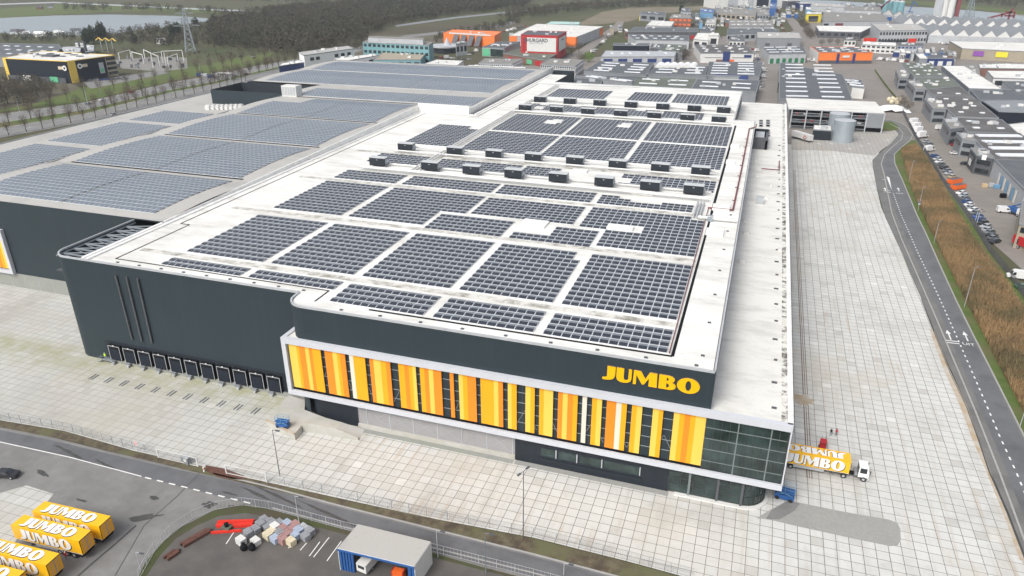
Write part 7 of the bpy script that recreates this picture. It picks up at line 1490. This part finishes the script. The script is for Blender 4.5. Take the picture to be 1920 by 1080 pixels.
# cars scattered in the estate: rows (x0,y0,x1,y1,n,where)
rows = [(1433, 128, 1430, 163, 7, 'in the row beside the skylight roofs'), (1112, 98, 1148, 62, 9, 'parked along the estate road by the DIY store'), (880, 103, 905, 90, 5, 'before the green showroom'), (818, 108, 880, 112, 7, 'before the round showroom'), (938, 62, 985, 50, 8, 'in the lot behind the self-storage block'), (960, 66, 1000, 56, 7, 'in the second line behind the self-storage block'),
        (1395, 88, 1420, 96, 4, 'between the portal hall and green-door hall'), (1500, 112, 1535, 116, 5, 'before the green-door hall'), (1540, 112, 1625, 115, 7, 'before the orange-fronted hall'), (1330, 66, 1352, 72, 4, 'behind the white cube'), (1462, 40, 1470, 58, 5, 'along the far estate road'), (1745, 78, 1775, 84, 6, 'left of the beige store'), (1870, 108, 1960, 114, 6, 'before the beige store'),
        (1300, 46, 1345, 50, 8, 'in the far yard left of the ribbed roof'), (1470, 30, 1530, 32, 8, 'before the blue works hall'), (1640, 112, 1700, 116, 8, 'in the goods yard left of the dark blue garage'), (1420, 108, 1425, 122, 4, 'in the lane right of the portal hall'), (1290, 62, 1298, 72, 3, 'in the alley left of the cream workshop'), (1600, 76, 1690, 80, 9, 'before the pale two-storey office'), (1025, 128, 1060, 108, 6, 'on the lane beside the grey offices'), (1640, 62, 1700, 66, 7, 'under the saw-tooth halls'), (1775, 130, 1800, 150, 3, 'behind the mossy hall'), (1845, 152, 1862, 160, 3, 'before the white-roofed office unit'), (1698, 155, 1712, 178, 4, 'along the mossy halls forecourt'),
        (170, 152, 235, 148, 7, 'before the black and yellow building'), (1820, 108, 1860, 109, 3, 'on the paved square before the beige store'), (1290, 34, 1330, 40, 5, 'far up the estate by the brick office'), (1465, 62, 1480, 72, 4, 'at the long grey shed'), (1560, 46, 1620, 47, 8, 'in the van row behind the canopy hall'), (1210, 36, 1235, 34, 3, 'beside the cream hall')]
rr = random.Random(11)
for x0, y0, x1, y1, n, wh in rows:
    cc = {}
    for i in range(n):
        p = at(x0+(x1-x0)*i/(n-1), y0+(y1-y0)*i/(n-1)); c = rr.choice(['white', 'white', 'silver', 'grey', 'black', 'blue', 'red', 'white'])
        cc[c] = cc.get(c, 0)+1; lb = '%s %s, %s from left %s' % (c, '%s', ORDN(i, n), wh)
        if (c == 'white' and rr.random() < .5) or 'van row' in wh: van(p[0], p[1], rr.choice([0, PI/2])+rr.uniform(-.1, .1)+.9, 'white', lb % 'van', 'vehicles '+wh, simple=True)
        else: car(p[0], p[1], .9+rr.uniform(-.1, .1), c, lb % 'car', 'vehicles '+wh, simple=True)
# small units filling the far estate, row by row
rr = random.Random(33)
FR = [(14, 1340, 1560, 17, 'farthest'), (26, 1290, 1500, 16, 'second farthest'), (38, 1300, 1465, 14, 'third farthest'), (58, 1400, 1465, 6, 'fourth farthest'), (32, 1620, 1760, 10, 'riverside'), (56, 1145, 1180, 3, 'field-edge'), (12, 1560, 1690, 11, 'far right'), (100, 1690, 1800, 8, 'garage-side')]
wn_ = {'offwhite': 'white', 'lgrey': 'pale grey', 'mgrey': 'grey', 'dgrey': 'dark grey', 'lblue': 'light blue', 'blue': 'blue', 'brick': 'brick', 'beige': 'beige', 'byellow': 'yellow'}
for y0, xa_, xb_, n, rn in FR:
    for i in range(n):
        x = xa_+(xb_-xa_)*(i+.5)/n+rr.uniform(-3, 3); y = y0+rr.uniform(-4, 4); w_ = (xb_-xa_)/n*rr.uniform(.35, .8); wl = rr.choice(['offwhite', 'offwhite', 'lgrey', 'lgrey', 'mgrey', 'dgrey', 'lblue', 'blue', 'brick', 'beige', 'lgrey']); rf = rr.choice(['bitumen', 'gravel', 'white_roof', 'grey_roof', 'bitumen']); hh = rr.uniform(4, 8); dp = rr.uniform(3, 6)*(.6+y0/90)
        hall('small_unit', (x-w_/2, y), (x+w_/2, y+w_*.05), (x+w_/2-dp*.3, y-dp), hh, wl, rf, 'small %s unit, %s from the left in the %s row of the estate' % (wn_[wl], ORDN(i, n), rn), 'unit', win=rr.choice([0, 3]))
fence([(1640, 133), (1655, 155), (1668, 172), (1682, 188)], 1.6, 'green fence line dividing the two paved courts behind the garage', step=8, mat='bush', rails=(.05, .5, 1), mesh=.5, wire=.1)
# blue caravan-like goods beside the garage right top: bulk bags near parking garage
b = None
for i, (x, y) in enumerate([(1666, 190), (1673, 189), (1680, 191), (1687, 190), (1671, 195), (1682, 196)]):
    p = at(x, y); t = empty('bulk_bag', p, 0, '%s bulk bag in the heap right of the parking garage' % ['first', 'second', 'third', 'fourth', 'fifth', 'sixth'][i], 'bag', 'bulk bags by the garage'); q = MB(); q.ball((0, 0, 1.2), 1.5, M['cream'], 1, 1, 1.1, 9, 6); q.build('sack', t, world=False)
p = at(1673, 208); t = empty('tarpaulin_heap', p, 0, 'large white tarpaulin-covered heap right of the parking garage', 'tarpaulin'); q = MB(); n = 9
for i in range(n):
    for j in range(5):
        z = lambda a, c: 3.4*max(0, 1-((a-4.5)/5)**2)*max(0, 1-((c-2.5)/3)**2)+.5*math.sin(a*2.1+c*3)
        q.face([(-10+i*2.2, -5+j*2.2, z(i, j)), (-10+(i+1)*2.2, -5+j*2.2, z(i+1, j)), (-10+(i+1)*2.2, -5+(j+1)*2.2, z(i+1, j+1)), (-10+i*2.2, -5+(j+1)*2.2, z(i, j+1))], M['white'])
q.build('cover', t, world=False)
# ---------------------------------------------------------------- trees
def ribbons(n, sampler, L, w, rg):
    P = sampler(n); th = rg.uniform(0, 2*np.pi, n); ph = rg.uniform(-.2, 1.3, n); D = np.stack([np.cos(th)*np.cos(ph), np.sin(th)*np.cos(ph), np.sin(ph)], 1); ll = rg.uniform(.5, 1, n)[:, None]*L
    S = np.cross(D, rg.normal(size=(n, 3))); S /= np.linalg.norm(S, axis=1)[:, None]+1e-9; S *= w/2
    a = P-D*ll/2; c = P+D*ll/2; V = np.stack([a-S, a+S, c+S*.4, c-S*.4], 1).reshape(-1, 3); return V
def crown_sampler(h, r, z0, rg, top=1.0):
    def f(n):
        d = rg.normal(size=(n, 3)); d /= np.linalg.norm(d, axis=1)[:, None]; rad = rg.uniform(.25, 1, n)**.6; lump = 1+.25*np.sin(3*np.arctan2(d[:, 1], d[:, 0])+h)*d[:, 2]
        p = d*(rad*lump)[:, None]; return np.stack([p[:, 0]*r, p[:, 1]*r, z0+(h-z0)/2+p[:, 2]*(h-z0)/2*top], 1)
    return f
def tree_meshes(key, h, r, z0, n, L, w, mat, seed, trunk=.22, limbs=9):
    rg = np.random.default_rng(seed); V = ribbons(n, crown_sampler(h, r, z0, rg), L, w, rg)
    me = bpy.data.meshes.new('crown'); k = len(V)//4; me.from_pydata(V.tolist(), [], [(4*i, 4*i+1, 4*i+2, 4*i+3) for i in range(k)]); me.materials.append(M[mat])
    b = MB(); b.tube([(0, 0, 0), (.1, 0, h*.4), (0, .1, h*.8)], [trunk, trunk*.65, trunk*.2], M['bark'], 6)
    for i in range(limbs):
        a = i*2.4; z = h*(.25+.45*i/limbs); e = r*rg.uniform(.6, .95); b.tube([(0, 0, z), (e*.5*math.cos(a), e*.5*math.sin(a), z+h*.12), (e*math.cos(a), e*math.sin(a), min(h*.97, z+h*.3))], [trunk*.4, trunk*.25, .02], M['bark'], 4, cap=False)
    o = b.build('trunk'); tm = o.data; bpy.data.objects.remove(o); return me, tm
TT = {'road': tree_meshes('a', 10, 2.6, 3, 420, 1.5, .06, 'twig', 1), 'road2': tree_meshes('b', 9, 2.3, 2.5, 380, 1.5, .06, 'twig', 2), 'big': tree_meshes('c', 13, 6.5, 3, 1500, 1.9, .07, 'twig', 3, .35, 12),
      'fir': tree_meshes('d', 15, 4, 1.5, 1500, 1.6, .5, 'fir', 4), 'bush': tree_meshes('e', 4, 3, .2, 600, 1, .2, 'bush', 5, .1), 'green': tree_meshes('f', 10, 6, 1, 1200, 1.5, .22, 'bright_tree', 6), 'brown': tree_meshes('g', 9, 7, 1, 1500, 1.5, .12, 'twig', 8)}
def tree(kind, x, y, s, label, group=None, name='bare_tree', cat='tree', z=-.2):
    t = empty(name, (x, y, z), random.uniform(0, 6), label, cat, group); t.scale = (s, s, s*random.uniform(.9, 1.1))
    for me, nm_ in zip(TT[kind], ('crown', 'trunk')): o = bpy.data.objects.new(nm_, me); col.objects.link(o); o.parent = t
    return t
rr = random.Random(21)
def treerow(pts, n, group, lbl, kinds=('road', 'road2'), s=(1.0, 1.4), jit=1.0):
    P = [Vector(at(*p)) for p in pts]; L = [0]
    for a_, c in zip(P, P[1:]): L.append(L[-1]+(c-a_).length)
    for i in range(n):
        d = L[-1]*(i+.5)/n
        for k in range(len(P)-1):
            if d <= L[k+1]: q = P[k]+(P[k+1]-P[k])*((d-L[k])/(L[k+1]-L[k])); break
        tree(rr.choice(kinds), q.x+rr.uniform(-jit, jit), q.y+rr.uniform(-jit, jit), rr.uniform(*s), lbl % (i+1 if 0 else ORDN(i, n)), group)
treerow([(-60, 268), (0, 256), (160, 225), (320, 186), (400, 168), (470, 150)], 26, 'bare trees between the motorway and the warehouse', '%s bare tree from the left along the warehouse side of the motorway')
treerow([(-60, 244), (0, 234), (160, 207), (320, 170), (400, 155), (480, 137), (560, 117)], 22, 'bare trees on the motorway median', '%s bare tree from the left on the motorway median')
treerow([(80, 200), (200, 172), (320, 146), (400, 132), (480, 116), (560, 103), (640, 90)], 24, 'bare trees on the far side of the motorway', '%s bare tree from the left on the far motorway verge')
treerow([(395, 158), (450, 145), (520, 128)], 8, 'bare trees by the roof end', '%s bare tree from the left beyond the dark screened plant', s=(.9, 1.2))
for i, (x, y, s) in enumerate([(15, 195, 1.1), (45, 190, 1.0), (72, 182, 1.05), (28, 175, .9), (-15, 200, 1.1), (95, 178, .8), (60, 200, .8)]): p = at(x, y); tree('big', p[0], p[1], s, '%s broad bare tree from the left before the black and yellow building' % ORDN(sorted([15, 45, 72, 28, -15, 95, 60]).index(x), 7), 'broad bare trees')
for i, (x, y, s) in enumerate([(165, 82, 1.1), (176, 82, 1.2), (193, 80, 1.35), (163, 84, .9), (253, 82, .8), (325, 72, 1.0), (335, 70, 1.1), (368, 52, 1.0), (402, 47, .9), (322, 80, .7), (1277, 24, .9), (515, 22, .8)]):
    p = at(x, y); tree('fir', p[0], p[1], s, 'dark evergreen tree, %s from the left in the picture' % ORDN(sorted([165, 176, 193, 163, 253, 325, 335, 368, 402, 322, 1277, 515]).index(x), 12), 'dark evergreen trees', 'evergreen_tree')
p = at(1103, 116); tree('green', p[0], p[1], .9, 'fresh green small tree right of the grey offices', None, 'leafy_tree')
p = at(1281, 112); tree('brown', p[0], p[1], 1.1, 'round olive-brown leafless bush between two estate halls', None, 'leafless_bush')
for i, (x, y) in enumerate([(1504, 45), (1510, 55), (1514, 64), (1520, 72), (1508, 50), (1517, 68)]): p = at(x, y); tree('brown', p[0], p[1], .9, 'brown bare tree along the estate road, %s from the top' % ORDN(sorted([45, 55, 64, 72, 50, 68]).index(y), 6), 'brown trees by the estate road')
for i, (x, y) in enumerate([(1060, 100), (1072, 104), (1085, 98), (1046, 108), (1090, 122), (880, 80), (892, 84), (905, 80), (915, 84)]): p = at(x, y); tree('bush' if x < 1000 else 'big', p[0], p[1], .8 if x > 1000 else 1.8, '%s from the left of the %s' % (ORDN(i, 9), 'bare trees beside the self-storage block' if x > 1000 else 'evergreen bushes before the orange hall'), 'planting by the self-storage block')
for i, (x, y) in enumerate([(1540, 86), (1555, 84), (1570, 85), (1585, 83), (1600, 84), (1700, 210), (1688, 203)]): p = at(x, y); tree('big', p[0], p[1], .6, '%s small bare tree from the left near the orange-fronted hall and garage' % ORDN(i, 7), 'small bare trees in the estate')
# ---- woods as one mass
def wood(name, polys, n, label, seed, hs=(11, 17), mat='twig2', k=46):
    rg = np.random.default_rng(seed); Vs = []; per = 4*k
    base = [ribbons(k, crown_sampler(1, .34, .12, np.random.default_rng(s)), .26, .05, np.random.default_rng(s+9)) for s in range(6)]
    pl = [[np.array(at(*q)[:2]) for q in p] for p in polys]; ar = []
    for p in pl: x = np.array(p); ar.append(abs(np.dot(x[:, 0], np.roll(x[:, 1], 1))-np.dot(x[:, 1], np.roll(x[:, 0], 1)))/2)
    for p, a_ in zip(pl, ar):
        m_ = int(n*a_/sum(ar)); x = np.array(p); lo, hi = x.min(0), x.max(0); got = 0; tries = 0
        while got < m_ and tries < 60:
            tries += 1; Q = rg.uniform(lo, hi, (m_*3, 2)); ins = np.zeros(len(Q), bool); j = len(x)-1
            for i in range(len(x)):
                c = ((x[i, 1] > Q[:, 1]) != (x[j, 1] > Q[:, 1])) & (Q[:, 0] < (x[j, 0]-x[i, 0])*(Q[:, 1]-x[i, 1])/(x[j, 1]-x[i, 1]+1e-12)+x[i, 0]); ins ^= c; j = i
            for q in Q[ins][:m_-got]:
                h = rg.uniform(*hs); a = rg.uniform(0, 6.28); B = base[rg.integers(6)]*h; ca, sa = math.cos(a), math.sin(a)
                Vs.append(np.stack([B[:, 0]*ca-B[:, 1]*sa+q[0], B[:, 0]*sa+B[:, 1]*ca+q[1], B[:, 2]-.2], 1)); got += 1
    V = np.concatenate(Vs); return npmesh(name, V, np.arange(len(V)).reshape(-1, 4), [M[mat]], label=label, cat='woodland', kind='stuff')
wood('woodland', [[(400, 44), (520, 22), (700, 8), (860, 2), (1000, 0), (980, 14), (850, 30), (760, 42), (700, 62), (690, 78), (560, 103), (470, 96), (410, 92), (395, 60)]], 3600, 'brown leafless wood filling the upper middle distance', 1)
wood('lakeside_trees', [[(150, 72), (260, 60), (330, 52), (400, 46), (420, 70), (420, 92), (330, 88), (240, 88), (160, 86)], [(0, 74), (60, 70), (150, 70), (150, 78), (0, 82)]], 380, 'mixed bare trees between the lake and the motorway', 2, (6, 12))
wood('far_tree_belt', [[(-60, 4), (200, -3), (420, 3), (560, 8), (760, -6), (400, -14), (-60, -6)], [(120, 15), (300, 17), (420, 24), (430, 30), (300, 24), (120, 22)]], 1100, 'far brown tree belts beyond the lake', 3, (9, 14))
wood('far_woods', [[(760, -4), (1080, 4), (1340, 2), (1340, -12), (760, -20)], [(1180, 12), (1300, 4), (1340, 4), (1340, 8), (1220, 15), (1100, 20)], [(1640, -6), (1760, 3), (1920, 17), (2000, 26), (2000, -6), (1640, -22)]], 1700, 'far dark woods along the top edge', 4, (9, 14))
wood('motorway_scrub', [[(-60, 160), (60, 150), (110, 165), (60, 195), (-60, 215)], [(560, 104), (690, 92), (680, 80), (600, 92)], [(820, 70), (960, 40), (980, 46), (860, 72), (815, 82)]], 330, 'low dense bare thicket beside the motorway and the teal office', 6, (5, 9))
wood('verge_shrubs', [[(170, 92), (420, 100), (520, 98), (430, 112), (300, 112), (200, 100)], [(0, 86), (160, 90), (160, 96), (0, 94)]], 160, 'low brown scrub on the far motorway verge', 5, (2, 5))
wood('horizon_trees', [[(960, 22), (1080, 12), (1330, 2), (1330, 10), (1180, 13), (1100, 20), (1000, 34), (930, 40)]], 500, 'dark trees along the country road beyond the brown field', 8, (8, 13))
# reeds
def reeds():
    rg = np.random.default_rng(9); x = np.array([at(*q)[:2] for q in REED]); n = 70000; lo, hi = x.min(0), x.max(0); Q = rg.uniform(lo, hi, (n*6, 2)); ins = np.zeros(len(Q), bool); j = len(x)-1
    for i in range(len(x)):
        c = ((x[i, 1] > Q[:, 1]) != (x[j, 1] > Q[:, 1])) & (Q[:, 0] < (x[j, 0]-x[i, 0])*(Q[:, 1]-x[i, 1])/(x[j, 1]-x[i, 1]+1e-12)+x[i, 0]); ins ^= c; j = i
    Q = Q[ins][:n]; n = len(Q); h = rg.uniform(1.2, 2.6, n); a = rg.uniform(0, 6.28, n); l = rg.normal(0, .35, (n, 2)); w = .06
    dx, dy = np.cos(a)*w, np.sin(a)*w; Z = np.full(n, .04)
    V = np.stack([np.stack([Q[:, 0]-dx, Q[:, 1]-dy, Z], 1), np.stack([Q[:, 0]+dx, Q[:, 1]+dy, Z], 1), np.stack([Q[:, 0]+dx+l[:, 0], Q[:, 1]+dy+l[:, 1], h], 1), np.stack([Q[:, 0]-dx+l[:, 0], Q[:, 1]-dy+l[:, 1], h], 1)], 1).reshape(-1, 3)
    npmesh('reed_bed', V, np.arange(len(V)).reshape(-1, 4), [M['reed']], label='rust-brown dry reeds filling the ditch beside the access road', cat='reeds', kind='stuff')
reeds()
# ---------------------------------------------------------------- haze
hz = bpy.data.materials.new('haze'); hz.use_nodes = True; nt = hz.node_tree; nt.nodes.remove(nt.nodes['Principled BSDF']); pv = nt.nodes.new('ShaderNodeVolumePrincipled'); pv.inputs['Color'].default_value = (.86, .92, 1, 1); pv.inputs['Density'].default_value = 0.0001; pv.inputs['Anisotropy'].default_value = .2
nt.links.new(pv.outputs[0], [n for n in nt.nodes if n.type == 'OUTPUT_MATERIAL'][0].inputs['Volume'])
b = MB(); b.box(-6100, 6100, -900, 9100, -1.3, 92, hz); b.build('haze', kind='stuff')
